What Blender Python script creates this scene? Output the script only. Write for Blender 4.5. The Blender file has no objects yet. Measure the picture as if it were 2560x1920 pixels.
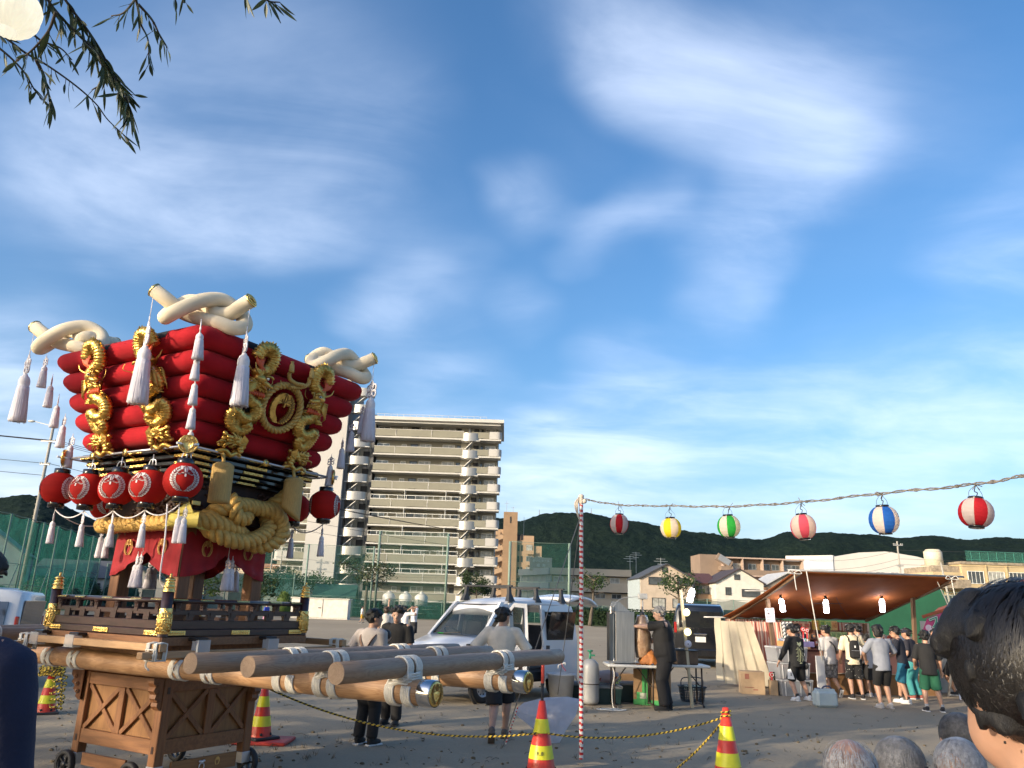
import bpy, bmesh, math, random
import numpy as np
from mathutils import Vector as V, Matrix, Euler, Quaternion, noise as MN
R = random.Random(7)
PI = math.pi
rad = math.radians
SC = bpy.context.scene
COL = SC.collection
# -- camera
PITCH, ROLL, HC, FPX = rad(16.25), rad(1.9), 1.6, 1930.0
_f = V((0, math.cos(PITCH), math.sin(PITCH)))
_x, _u = V((1, 0, 0)), V((0, -math.sin(PITCH), math.cos(PITCH)))
CR = _x*math.cos(ROLL) + _u*math.sin(ROLL)
CU = -_x*math.sin(ROLL) + _u*math.cos(ROLL)
CO = V((0, 0, HC))
cam = bpy.data.cameras.new('camera')
camo = bpy.data.objects.new('camera', cam)
COL.objects.link(camo)
m3 = Matrix((CR, CU, -_f)).transposed()
camo.matrix_world = Matrix.Translation(CO) @ m3.to_4x4()
cam.sensor_width = 36.0
cam.lens = 36.0*FPX/2560.0
cam.clip_start, cam.clip_end = 0.05, 9000
SC.camera = camo
def ray(px, py):                      # direction of a point of the 2560 x 1920 photograph
 return _f + CR*((px-1280)/FPX) + CU*((960-py)/FPX)
def G(px, py, z=0.0):                 # where that line meets a level
 d = ray(px, py)
 return CO + d*((z-HC)/d.z)
def AT(px, py, Y):                    # ... or the distance Y
 d = ray(px, py)
 return CO + d*(Y/d.y)
# -- light
SUN_EL = rad(17)
SUN_H = V((0.8, 0.6, 0))              # the way the light travels over the ground
w = bpy.data.worlds.new('World')
SC.world = w
w.use_nodes = True
nt = w.node_tree
nt.nodes.clear()
class N:                              # tiny node helper
 def __init__(s, tree): s.t = tree
 def n(s, typ, **k):
  o = s.t.nodes.new(typ)
  for a, b in k.items(): setattr(o, a, b)
  return o
 def l(s, a, b): s.t.links.new(a, b)
 def math(s, op, a, b=None, c=None, clamp=False):
  o = s.n('ShaderNodeMath', operation=op, use_clamp=clamp)
  for i, q in enumerate((a, b, c)):
   if q is None: continue
   if isinstance(q, (int, float)): o.inputs[i].default_value = q
   else: s.l(q, o.inputs[i])
  return o.outputs[0]
 def vm(s, op, a, b=None):
  o = s.n('ShaderNodeVectorMath', operation=op)
  for i, q in enumerate((a, b)):
   if q is None: continue
   if isinstance(q, (tuple, V)): o.inputs[i].default_value = tuple(q)
   else: s.l(q, o.inputs[i])
  return o.outputs['Value' if op in ('DOT_PRODUCT', 'LENGTH', 'DISTANCE') else 'Vector']
 def noise(s, vec, scale, detail=4, rough=.55, dist=0.0, out='Fac'):
  o = s.n('ShaderNodeTexNoise')
  o.inputs['Scale'].default_value = scale
  o.inputs['Detail'].default_value = detail
  o.inputs['Roughness'].default_value = rough
  o.inputs['Distortion'].default_value = dist
  if vec is not None: s.l(vec, o.inputs['Vector'])
  return o.outputs[out]
 def mr(s, v, a, b, c=0.0, d=1.0, smooth=True):
  o = s.n('ShaderNodeMapRange', interpolation_type='SMOOTHSTEP' if smooth else 'LINEAR')
  s.l(v, o.inputs[0])
  for i, q in enumerate((a, b, c, d)): o.inputs[i+1].default_value = q
  return o.outputs[0]
 def mix(s, f, a, b, mode='MIX'):
  o = s.n('ShaderNodeMix', data_type='RGBA', blend_type=mode)
  for key, q in ((0, f), (6, a), (7, b)):
   if isinstance(q, (int, float)): o.inputs[key].default_value = q
   elif isinstance(q, (tuple, list)): o.inputs[key].default_value = (*q[:3], 1)
   else: s.l(q, o.inputs[key])
  return o.outputs[2]
nn = N(nt)
sky = nn.n('ShaderNodeTexSky', sky_type='NISHITA', sun_disc=False, sun_elevation=SUN_EL,
           sun_rotation=math.atan2(-SUN_H.x, -SUN_H.y), altitude=50, air_density=1.0, dust_density=3.6, ozone_density=3.0)
tc = nn.n('ShaderNodeTexCoord')
dirv = nn.vm('NORMALIZE', tc.outputs['Generated'])
sep = nn.n('ShaderNodeSeparateXYZ'); nn.l(dirv, sep.inputs[0])
den = nn.math('ADD', nn.math('MAXIMUM', sep.outputs[2], 0.0), 0.16)
cx, cy = nn.math('DIVIDE', sep.outputs[0], den), nn.math('DIVIDE', sep.outputs[1], den)
comb = nn.n('ShaderNodeCombineXYZ'); nn.l(cx, comb.inputs[0]); nn.l(cy, comb.inputs[1])
pv = comb.outputs[0]
BANKS = [(1480, -40, 4, .35), (1560, 30, 3.2, .45), (1620, 110, 3.4, .8), (1690, 180, 4, 1), (1790, 235, 4.4, 1), (1890, 295, 4.4, 1), (1965, 365, 4.4, 1), (1985, 450, 4, .9), (1930, 530, 3.6, .7), (1850, 610, 3.4, .55), (1790, 690, 3.2, .45), (1940, 120, 6, .3), (2120, 330, 7, .25),
         (110, 370, 5, .5), (230, 430, 4.4, .75), (360, 475, 4.2, .8), (500, 505, 4.4, .8), (640, 490, 4.4, .75), (780, 420, 5, .5), (930, 330, 5, .35), (560, 350, 6, .4), (300, 240, 6, .3), (780, 170, 7, .25), (620, 30, 6, .2),
         (1310, 465, 2.4, .5), (1560, 930, 3, .5), (950, 770, 2.6, .45), (1080, 690, 4, .3), (1300, 760, 2.4, .35), (2450, 600, 3, .5), (2530, 570, 3, .5), (1640, 540, 2.2, .55), (1540, 565, 2, .5), (1440, 590, 1.8, .35), (1030, 650, 3, .3), (1800, 830, 3, .25),
         (1300, 1175, 4, .9), (1400, 1150, 3.6, .95), (1520, 1120, 3.4, 1), (1650, 1100, 3.2, .95), (1780, 1085, 3, .7), (1920, 1075, 3, .55), (2080, 1050, 4, .45), (2250, 1010, 4, .4), (2420, 990, 4.4, .75), (2560, 960, 5, .8), (1450, 1215, 5, .75), (1620, 1200, 5, .6), (1850, 1190, 5, .5), (2100, 1210, 5, .5), (2350, 1170, 5, .5),
         (40, 1030, 6, .9), (0, 1150, 6, .75), (190, 1200, 5, .55), (1000, 1060, 4, .4), (1120, 1010, 4, .3)]
acc = None
wv = nn.n('ShaderNodeMapping'); wv.inputs['Rotation'].default_value = (0, 0, -0.75); wv.inputs['Scale'].default_value = (1.0, 1.9, 1)
nn.l(pv, wv.inputs['Vector'])
warp = nn.noise(pv, 1.5, 3, .55, 0, 'Color')
wsc = nn.n('ShaderNodeVectorMath', operation='SCALE'); nn.l(nn.vm('SUBTRACT', warp, (.5, .5, .5)), wsc.inputs[0]); wsc.inputs['Scale'].default_value = 0.20
wd = nn.vm('NORMALIZE', nn.vm('ADD', dirv, wsc.outputs[0]))
for px, py, r, wt in BANKS:
 d = ray(px, py).normalized()
 q = nn.math('MULTIPLY', nn.math('POWER', nn.mr(nn.vm('DOT_PRODUCT', wd, d), math.cos(rad(r*1.7)), 1.0, 0, 1, False), 2.0), wt)
 acc = q if acc is None else nn.math('ADD', acc, nn.math('MULTIPLY', q, nn.math('SUBTRACT', 1.0, acc, clamp=True)))
fil = nn.noise(wv.outputs[0], 1.9, 8, .56, .55)
fil2 = nn.noise(pv, 1.0, 6, .58, .4)
wisps = nn.mr(nn.math('ADD', nn.math('MULTIPLY', fil, .5), nn.math('MULTIPLY', fil2, .5)), .33, .70)
cl = nn.math('MULTIPLY', acc, nn.math('ADD', nn.math('MULTIPLY', wisps, .85), .12))
thin = nn.math('MULTIPLY', nn.mr(fil2, .48, .80), .07)
low = nn.mr(sep.outputs[2], 0.24, 0.0, 0, .42)
lown = nn.math('MULTIPLY', low, nn.math('ADD', nn.math('MULTIPLY', nn.mr(fil2, .3, .7), .7), .35))
cloud = nn.math('ADD', nn.math('ADD', cl, thin), lown, clamp=True)
hs = nn.n('ShaderNodeHueSaturation'); hs.inputs['Saturation'].default_value = 1.2; hs.inputs['Value'].default_value = 1.0
nn.l(sky.outputs[0], hs.inputs['Color'])
col = nn.mix(nn.math('MULTIPLY', cloud, .62), hs.outputs[0], (4.6, 5.15, 6.2))
bg = nn.n('ShaderNodeBackground'); bg.inputs['Strength'].default_value = 0.15
nn.l(col, bg.inputs['Color'])
wo = nn.n('ShaderNodeOutputWorld'); nn.l(bg.outputs[0], wo.inputs['Surface'])
sl = bpy.data.lights.new('sun', 'SUN')
sl.energy, sl.angle, sl.color = 3.2, rad(0.6), (1.0, .84, .62)
so = bpy.data.objects.new('sun', sl)
COL.objects.link(so)
_sd = V((SUN_H.x*math.cos(SUN_EL), SUN_H.y*math.cos(SUN_EL), -math.sin(SUN_EL)))
so.rotation_euler = _sd.to_track_quat('-Z', 'Y').to_euler()
so.location = (-40, -30, 30)
SC.view_settings.view_transform = 'Standard'
SC.view_settings.look = 'None'
SC.view_settings.gamma = 1
SC.view_settings.use_curve_mapping = False
SC.view_settings.exposure = 0.85
SC.render.engine = 'CYCLES'
SC.cycles.max_bounces = 6
SC.cycles.transparent_max_bounces = 24
SC.cycles.use_adaptive_sampling = True
# -- materials
MATS = {}
def mat(name, col=(.5, .5, .5), rough=.6, metal=0.0, var=.12, vs=6.0, bump=0.0, bs=60.0, col2=None, stretch=None, emit=None, es=0.0, alpha=1.0, trans=0.0, coat=0.0, spec=.5, sss=0.0, transl=None, sheen=0.0):
 if name in MATS: return MATS[name]
 m = bpy.data.materials.new(name)
 m.use_nodes = True
 t = m.node_tree
 b = t.nodes['Principled BSDF']
 k = N(t)
 tcn = k.n('ShaderNodeTexCoord')
 vec = tcn.outputs['Object']
 if stretch:
  mp = k.n('ShaderNodeMapping'); mp.inputs['Scale'].default_value = stretch
  k.l(vec, mp.inputs['Vector']); vec = mp.outputs[0]
 c2 = col2 if col2 else tuple(min(1, q*(1-var)) for q in col)
 c1 = col if col2 else tuple(min(1, q*(1+var)) for q in col)
 f = k.mr(k.noise(vec, vs, 6, .6, .3), .32, .68)
 colr = k.mix(f, c2, c1)
 k.l(colr, b.inputs['Base Color'])
 b.inputs['Roughness'].default_value = rough
 b.inputs['Metallic'].default_value = metal
 b.inputs['Specular IOR Level'].default_value = spec
 b.inputs['Coat Weight'].default_value = coat
 if sheen: b.inputs['Sheen Weight'].default_value = sheen
 if trans: b.inputs['Transmission Weight'].default_value = trans
 if alpha < 1: b.inputs['Alpha'].default_value = alpha
 if sss:
  b.inputs['Subsurface Weight'].default_value = sss
  b.inputs['Subsurface Radius'].default_value = (.012, .005, .003)
 if emit:
  b.inputs['Emission Color'].default_value = (*emit, 1)
  b.inputs['Emission Strength'].default_value = es
 if bump:
  bn = k.n('ShaderNodeBump'); bn.inputs['Strength'].default_value = bump; bn.inputs['Distance'].default_value = .02
  k.l(k.noise(vec, bs, 4, .6), bn.inputs['Height']); k.l(bn.outputs[0], b.inputs['Normal'])
 if transl:                        # thin sheet that lets light through
  tr = k.n('ShaderNodeBsdfTranslucent'); k.l(colr, tr.inputs['Color'])
  mx = k.n('ShaderNodeMixShader'); mx.inputs[0].default_value = transl
  k.l(b.outputs[0], mx.inputs[1]); k.l(tr.outputs[0], mx.inputs[2])
  k.l(mx.outputs[0], t.nodes['Material Output'].inputs['Surface'])
 MATS[name] = m
 return m
def glass(name, col=(.03, .04, .05), rough=.04, alpha=.7):
 return mat(name, col, rough, 0, .1, 2, alpha=alpha, spec=.8, coat=.3)
# -- mesh builder
class MB:
 def __init__(s):
  s.v, s.f, s.s, s.mi, s.cur, s.M = [], [], [], [], 0, None
 def add(s, vs, fs, smooth=False):
  o = len(s.v)
  if s.M is not None: vs = [s.M @ V(q) for q in vs]
  s.v += [tuple(q) for q in vs]
  for f in fs:
   s.f.append(tuple(i+o for i in f)); s.s.append(smooth); s.mi.append(s.cur)
  return s
 def box(s, c, d, rot=None, bev=0.0):
  x, y, z = d[0]/2, d[1]/2, d[2]/2
  if bev > 0:
   b = min(bev, x*.49, y*.49, z*.49)
   vs, idx = [], {}
   for sx in (-1, 1):
    for sy in (-1, 1):
     for sz in (-1, 1):
      for a in range(3):
       p = [sx*x, sy*y, sz*z]
       for e in range(3):
        if e != a: p[e] -= (sx, sy, sz)[e]*b
       idx[(sx, sy, sz, a)] = len(vs); vs.append(V(p))
   fs = []
   for a in range(3):
    e, g = (a+1) % 3, (a+2) % 3
    for sg in (-1, 1):
     q = []
     for se, sq in ((-1, -1), (1, -1), (1, 1), (-1, 1)):
      k = [0, 0, 0]; k[a], k[e], k[g] = sg, se, sq
      q.append(idx[(*k, a)])
     fs.append(q if sg > 0 else q[::-1])
   for a in range(3):
    e, g = (a+1) % 3, (a+2) % 3
    for se in (-1, 1):
     for sq in (-1, 1):
      k0 = [0, 0, 0]; k0[a], k0[e], k0[g] = -1, se, sq
      k1 = list(k0); k1[a] = 1
      q = [idx[(*k0, e)], idx[(*k1, e)], idx[(*k1, g)], idx[(*k0, g)]]
      fs.append(q if se*sq < 0 else q[::-1])
   for sx in (-1, 1):
    for sy in (-1, 1):
     for sz in (-1, 1):
      q = [idx[(sx, sy, sz, a)] for a in range(3)]
      fs.append(q if sx*sy*sz > 0 else q[::-1])
  else:
   vs = [V((sx*x, sy*y, sz*z)) for sz in (-1, 1) for sy in (-1, 1) for sx in (-1, 1)]
   fs = [(0, 2, 3, 1), (4, 5, 7, 6), (0, 1, 5, 4), (2, 6, 7, 3), (0, 4, 6, 2), (1, 3, 7, 5)]
  if rot is not None:
   rm = rot if isinstance(rot, Matrix) else Euler(rot).to_matrix()
   vs = [rm @ q for q in vs]
  c = V(c)
  return s.add([q+c for q in vs], fs)
 def bar(s, a, b, w, h, up=(0, 0, 1), bev=0.0):
  a, b = V(a), V(b); d = b-a; L = d.length
  if L < 1e-6: return s
  y = d/L; x = y.cross(V(up))
  if x.length < 1e-4: x = y.cross(V((1, 0, 0)))
  x.normalize(); z = x.cross(y)
  return s.box((a+b)/2, (w, L, h), Matrix((x, y, z)).transposed(), bev)
 def tube(s, pts, r, n=8, cap=True, closed=False, flat=1.0, up=None):
  pts = [V(q) for q in pts]; m = len(pts)
  rs = r if isinstance(r, (list, tuple)) else [r]*m
  vs, fs = [], []
  t0 = (pts[1]-pts[0]).normalized()
  x = t0.orthogonal().normalized() if up is None else (V(up)-t0*V(up).dot(t0)).normalized()
  for i in range(m):
   if closed: t = (pts[(i+1) % m]-pts[i-1])
   else: t = pts[min(i+1, m-1)]-pts[max(i-1, 0)]
   t.normalize()
   x = x-t*x.dot(t)
   if x.length < 1e-5: x = t.orthogonal()
   x.normalize(); y = t.cross(x)
   for j in range(n):
    a = 2*PI*j/n
    vs.append(pts[i]+x*(math.cos(a)*rs[i])+y*(math.sin(a)*rs[i]*flat))
  for i in range(m if closed else m-1):
   i2 = (i+1) % m
   for j in range(n):
    k = (j+1) % n
    fs.append((i*n+j, i*n+k, i2*n+k, i2*n+j))
  s.add(vs, fs, True)
  if cap and not closed:
   o = len(s.v)-len(vs)
   s.f += [tuple(o+j for j in range(n))[::-1], tuple(o+(m-1)*n+j for j in range(n))]
   s.s += [False, False]; s.mi += [s.cur, s.cur]
  return s
 def lathe(s, prof, n=20, c=(0, 0, 0), axis=(0, 0, 1), smooth=True, arc=2*PI, ph=0.0):
  c = V(c); az = V(axis).normalized()
  ax = V((1, 0, 0)) if abs(az.z) > .9 else az.cross(V((0, 0, 1))).normalized()
  ay = az.cross(ax)
  full = abs(arc-2*PI) < 1e-6
  k = n if full else n+1
  vs = [c+az*z+(ax*math.cos(ph+arc*j/n)+ay*math.sin(ph+arc*j/n))*r for r, z in prof for j in range(k)]
  fs = []
  for i in range(len(prof)-1):
   for j in range(n):
    q = (j+1) % k
    fs.append((i*k+j, i*k+q, (i+1)*k+q, (i+1)*k+j))
  return s.add(vs, fs, smooth)
 def ell(s, c, r, nu=12, nv=8, rot=None):
  if isinstance(r, (int, float)): r = (r, r, r)
  c = V(c); vs = []
  rm = None if rot is None else (rot if isinstance(rot, Matrix) else Euler(rot).to_matrix())
  for i in range(1, nv):
   t = PI*i/nv
   for j in range(nu):
    a = 2*PI*j/nu
    vs.append(V((r[0]*math.sin(t)*math.cos(a), r[1]*math.sin(t)*math.sin(a), r[2]*math.cos(t))))
  vs += [V((0, 0, r[2])), V((0, 0, -r[2]))]
  if rm is not None: vs = [rm @ q for q in vs]
  fs = []
  for i in range(nv-2):
   for j in range(nu):
    k = (j+1) % nu
    fs.append((i*nu+j, (i+1)*nu+j, (i+1)*nu+k, i*nu+k))
  a, b = len(vs)-2, len(vs)-1
  for j in range(nu):
   k = (j+1) % nu
   fs.append((a, j, k)); fs.append((b, (nv-2)*nu+k, (nv-2)*nu+j))
  return s.add([q+c for q in vs], fs, True)
 def loft(s, rings, cap=True, smooth=True, closed=True):
  n = len(rings[0]); vs = [q for r in rings for q in r]; fs = []
  for i in range(len(rings)-1):
   for j in range(n if closed else n-1):
    k = (j+1) % n
    fs.append((i*n+j, i*n+k, (i+1)*n+k, (i+1)*n+j))
  if cap:
   fs.append(tuple(range(n))[::-1]); fs.append(tuple((len(rings)-1)*n+j for j in range(n)))
  return s.add(vs, fs, smooth)
 def grid(s, fn, nu, nv, smooth=True):
  vs = [fn(i/nu, j/nv) for j in range(nv+1) for i in range(nu+1)]
  fs = [(j*(nu+1)+i, j*(nu+1)+i+1, (j+1)*(nu+1)+i+1, (j+1)*(nu+1)+i) for j in range(nv) for i in range(nu)]
  return s.add(vs, fs, smooth)
 def prism(s, pts, o, ex, ey, depth):     # polygon in the frame o, ex, ey pulled along ex x ey
  o, ex, ey = V(o), V(ex), V(ey); ez = ex.cross(ey).normalized()*depth
  n = len(pts)
  a = [o+ex*p[0]+ey*p[1] for p in pts]; b = [q+ez for q in a]
  fs = [tuple(range(n))[::-1], tuple(range(n, 2*n))]+[(i, (i+1) % n, n+(i+1) % n, n+i) for i in range(n)]
  return s.add(a+b, fs)
 def mesh(s, name):
  me = bpy.data.meshes.new(name)
  me.from_pydata(s.v, [], s.f)
  me.polygons.foreach_set('use_smooth', s.s)
  me.polygons.foreach_set('material_index', s.mi)
  return me
 def build(s, name, mats, parent=None, bevel=0.0, loc=None, rot=None):
  me = s.mesh(name)
  for q in (mats if isinstance(mats, (list, tuple)) else [mats]): me.materials.append(q)
  me.update()
  return link(name, me, parent, bevel, loc, rot)
def link(name, me, parent=None, bevel=0.0, loc=None, rot=None):
 o = bpy.data.objects.new(name, me)
 COL.objects.link(o)
 if parent is not None: o.parent = parent
 if loc is not None: o.location = loc
 if rot is not None: o.rotation_euler = rot
 if bevel:
  b = o.modifiers.new('bevel', 'BEVEL'); b.width = bevel; b.segments = 2; b.limit_method = 'ANGLE'; b.harden_normals = False
 return o
def tag(o, label=None, cat=None, group=None, kind=None):
 if label: o['label'] = label
 if cat: o['category'] = cat
 if group: o['group'] = group
 if kind: o['kind'] = kind
 return o
def thing(name, label, cat, loc=(0, 0, 0), rz=0.0, group=None):
 o = bpy.data.objects.new(name, None)
 COL.objects.link(o)
 o.empty_display_size = .1
 o.location = loc; o.rotation_euler = (0, 0, rz)
 return tag(o, label, cat, group)
def kids(o): return [c for c in bpy.data.objects if c.parent == o]
def copy_tree(o, parent=None, tree=None):
 if tree is None:
  tree = {}
  for q in bpy.data.objects:
   if q.parent is not None: tree.setdefault(q.parent.name, []).append(q)
 c = o.copy(); COL.objects.link(c)
 if parent is not None: c.parent = parent
 for ch in tree.get(o.name, []): copy_tree(ch, c, tree)
 return c
def same(o, parent, loc=None, rot=None):       # another piece that shares mesh data
 c = o.copy(); COL.objects.link(c); c.parent = parent
 if loc is not None: c.location = loc
 if rot is not None: c.rotation_euler = rot
 return c
def spline(pts, n=6, closed=False):            # Catmull-Rom through points
 pts = [V(p) for p in pts]; m = len(pts); out = []
 rng = range(m if closed else m-1)
 for i in rng:
  p0 = pts[i-1] if (closed or i > 0) else pts[0]*2-pts[1]
  p1, p2 = pts[i], pts[(i+1) % m]
  p3 = pts[(i+2) % m] if (closed or i+2 < m) else p2*2-p1
  for k in range(n):
   t = k/n
   out.append(.5*((2*p1)+(p2-p0)*t+(2*p0-5*p1+4*p2-p3)*t*t+(3*p1-p0-3*p2+p3)*t**3))
 if not closed: out.append(pts[-1])
 return out
def sag(a, b, drop, n=12):
 a, b = V(a), V(b)
 return [a.lerp(b, i/n)-V((0, 0, drop*4*(i/n)*(1-i/n))) for i in range(n+1)]
TSC = bpy.data.scenes.new('workbench')      # a bench scene to evaluate single meshes quickly
def bench():
 with bpy.context.temp_override(scene=TSC, view_layer=TSC.view_layers[0]):
  dg = bpy.context.evaluated_depsgraph_get(); dg.update()
 return dg
def text_mesh(txt, size, depth=0.003, off=0.0, name='lettering', align='CENTER'):
 cu = bpy.data.curves.new(name, 'FONT')
 cu.body, cu.size, cu.extrude = txt, size, depth
 cu.align_x, cu.align_y = align, 'CENTER'
 cu.resolution_u = 2; cu.offset = off
 o = bpy.data.objects.new(name, cu)
 TSC.collection.objects.link(o)
 dg = bench()
 me = bpy.data.meshes.new_from_object(o.evaluated_get(dg))
 bpy.data.objects.remove(o)
 return me
# -- ground
def ground_mat():
 m = bpy.data.materials.new('sand'); m.use_nodes = True
 t = m.node_tree; b = t.nodes['Principled BSDF']; k = N(t)
 tcn = k.n('ShaderNodeTexCoord'); v = tcn.outputs['Object']
 big = k.mr(k.noise(v, .11, 5, .6, .4), .3, .7)
 mid = k.mr(k.noise(v, .9, 6, .65, .8), .3, .72)
 fine = k.noise(v, 24, 6, .7)
 spk = k.mr(k.noise(v, 85, 3, .6), .62, .72)
 mp = k.n('ShaderNodeMapping'); mp.inputs['Rotation'].default_value = (0, 0, .35); mp.inputs['Scale'].default_value = (.06, 1.3, 1)
 k.l(v, mp.inputs['Vector'])
 trk = k.mr(k.noise(mp.outputs[0], 1.0, 4, .6), .5, .7)
 c = k.mix(big, (.285, .235, .170), (.360, .300, .215))
 c = k.mix(k.math('MULTIPLY', mid, .55), c, (.245, .205, .152))
 c = k.mix(k.math('MULTIPLY', trk, .22), c, (.20, .168, .125))
 c = k.mix(k.math('MULTIPLY', k.mr(fine, .35, .75), .30), c, (.42, .36, .27))
 c = k.mix(k.math('MULTIPLY', spk, .5), c, (.13, .105, .075))
 k.l(c, b.inputs['Base Color']); b.inputs['Roughness'].default_value = .95; b.inputs['Specular IOR Level'].default_value = .15
 bn = k.n('ShaderNodeBump'); bn.inputs['Strength'].default_value = .55; bn.inputs['Distance'].default_value = .05
 h = k.math('ADD', k.math('MULTIPLY', k.noise(v, 5, 6, .7, .5), .8), k.math('MULTIPLY', fine, .3))
 k.l(h, bn.inputs['Height']); k.l(bn.outputs[0], b.inputs['Normal'])
 return m
def gz(x, y): return 0.0
mb = MB()
mb.add([(-5000, -600, 0), (5000, -600, 0), (5000, 6000, 0), (-5000, 6000, 0)], [(0, 1, 2, 3)])
tag(mb.build('ground', ground_mat()), kind='structure')
M_lawn = mat('lawn', (.055, .062, .028), .9, 0, .3, .6, .5, 8, col2=(.14, .12, .065))
mb = MB()
def lawnedge(x0, x1, y0, y1, seed):
 r = random.Random(seed); n = 40
 a = [V((x0+(x1-x0)*i/n, y0+r.uniform(-.8, .8), .006)) for i in range(n+1)]
 b = [V((x0+(x1-x0)*i/n, y1, .006)) for i in range(n+1)]
 mb.add(a+b, [(i, i+1, n+2+i, n+1+i) for i in range(n)])
lawnedge(-60, 10, 100, 128, 1); lawnedge(10, 110, 88, 128, 2)
tag(mb.build('lawn', M_lawn), kind='structure')
def debris():
 mb = MB(); r = random.Random(3)
 for i in range(900):
  px = r.uniform(120, 2500); py = 1600+320*r.random()**.8
  p = G(px, py)
  if p.y > 45: continue
  k = r.random()
  if k < .30:                                   # upright dry tuft
   for j in range(r.randint(3, 7)):
    a = r.uniform(0, 2*PI); h = r.uniform(.02, .075); o = p+V((r.uniform(-.04, .04), r.uniform(-.04, .04), 0))
    t = o+V((math.cos(a)*h*.9, math.sin(a)*h*.9, h)); s = V((-math.sin(a), math.cos(a), 0))*.004
    mb.add([o-s, o+s, t], [(0, 1, 2)])
  elif k < .6:                                  # twig or straw lying flat
   a = r.uniform(0, PI); L = r.uniform(.03, .16)
   q = p+V((math.cos(a)*L, math.sin(a)*L, .01))
   mb.tube([p+V((0, 0, .006)), (p+q)/2+V((0, 0, .012+r.uniform(0, .01))), q], .0035, 4)
  else:
   s = r.uniform(.008, .022)
   mb.ell(p+V((0, 0, s*.4)), (s*1.3, s, s*.7), 6, 4)
 return mb
tag(debris().build('dry_grass', mat('straw', (.115, .09, .055), .9, 0, .4, 20)), kind='stuff')
# -- hills
RIDGE = [(-900, 1330), (-500, 1290), (-200, 1262), (0, 1247), (55, 1238), (105, 1240), (160, 1264), (240, 1300), (360, 1318), (480, 1316), (620, 1300), (770, 1279), (900, 1296), (1020, 1310), (1140, 1300),
         (1235, 1296), (1290, 1304), (1345, 1290), (1400, 1284), (1464, 1286), (1530, 1294), (1580, 1304), (1650, 1318), (1760, 1334), (1840, 1347), (1905, 1352), (1967, 1334), (2020, 1336), (2083, 1331), (2160, 1339), (2250, 1346), (2330, 1342), (2420, 1350), (2500, 1344), (2600, 1352), (2900, 1360), (3400, 1370)]
RP = []
for px, py in RIDGE:
 q = AT(px, py, 1500); RP.append((q.x, q.z))
RP.sort()
rx, rz_ = np.array([p[0] for p in RP]), np.array([p[1] for p in RP])
def hillh(x, y):
 r = float(np.interp(x*1500/max(y, 400), rx, rz_))*1.0
 t = (y-780)/(1500-780)
 if t <= 0: return -2
 s = t*t*(3-2*t) if t < 1 else 1-.10*(t-1)
 s = .55*s+.45*min(t, 1)
 h = r*s
 h += 20*s*(1-min(1, t))*4*(MN.noise(V((x/230, y/330, 3)))) * 1.0
 h += 5*MN.noise(V((x/60, y/70, 7)))*min(1, t*3)
 h += (2.6*MN.noise(V((x/13, y/15, 1)))+1.7*MN.noise(V((x/5.5, y/6.5, 2))))*min(1, t*4)
 return h
mb = MB()
nx, ny = 760, 110
x0, x1 = -1.12, 1.12
def hp(u, v):
 y = 790+(1620-790)*v
 x = y*(x0+(x1-x0)*u)
 return V((x, y, hillh(x, y)))
mb.grid(hp, nx, ny)
def hill_mat():
 m = bpy.data.materials.new('forest'); m.use_nodes = True
 t = m.node_tree; b = t.nodes['Principled BSDF']; k = N(t)
 v = k.n('ShaderNodeTexCoord').outputs['Object']
 n1 = k.mr(k.noise(v, .012, 5, .6), .35, .65)
 n2 = k.mr(k.noise(v, .14, 5, .7), .3, .72)
 c = k.mix(n1, (.012, .024, .020), (.021, .035, .024))
 c = k.mix(n2, c, (.008, .017, .017))
 k.l(c, b.inputs['Base Color']); b.inputs['Roughness'].default_value = 1; b.inputs['Specular IOR Level'].default_value = .05
 bn = k.n('ShaderNodeBump'); bn.inputs['Strength'].default_value = .9; bn.inputs['Distance'].default_value = 6
 k.l(k.noise(v, .16, 6, .7), bn.inputs['Height']); k.l(bn.outputs[0], b.inputs['Normal'])
 return m
tag(mb.build('hills', hill_mat()), kind='structure')
# -- windows, houses, trees
M_alu = mat('aluminium', (.55, .56, .55), .35, .6, .06)
M_pane = mat('window_glass', (.06, .07, .075), .08, 0, .35, .7, spec=.9)
M_pane2 = mat('curtained_glass', (.34, .34, .31), .15, 0, .3, 1.2, spec=.7)
M_dframe = mat('dark_frame', (.05, .045, .042), .5, 0, .1)
M_wframe = mat('white_frame', (.72, .72, .68), .5, 0, .06)
_WC = {}
def window(parent, p, w, h, frame=None, pane=None, rot=0.0, mull=1, name='window'):
 """window standing on a wall: p = middle, in the parent's frame; faces local -Y turned by rot"""
 frame = frame or M_alu; pane = pane or M_pane
 key = (round(w, 2), round(h, 2), frame.name, pane.name, mull)
 if key not in _WC:
  a = MB(); f = min(.07, h*.12)
  for z in (-h/2+f/2, h/2-f/2): a.box((0, -.04, z), (w, .12, f))
  xs = [-w/2+f/2, w/2-f/2]+[-w/2+w*(i+1)/(mull+1) for i in range(mull)]
  for i, x in enumerate(xs): a.box((x, -.038 if i < 2 else -.02, 0), (f*(1 if i < 2 else .7), .11 if i < 2 else .07, h-2*f-.004))
  g = MB(); g.box((0, -.012, 0), (w-2*f, .03, h-2*f))
  _WC[key] = (a.mesh('window'), g.mesh('pane'))
  _WC[key][0].materials.append(frame); _WC[key][1].materials.append(pane)
 fm, gm = _WC[key]
 o = link(name, fm, parent, loc=p, rot=(0, 0, rot))
 link('pane', gm, o)
 return o
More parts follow.
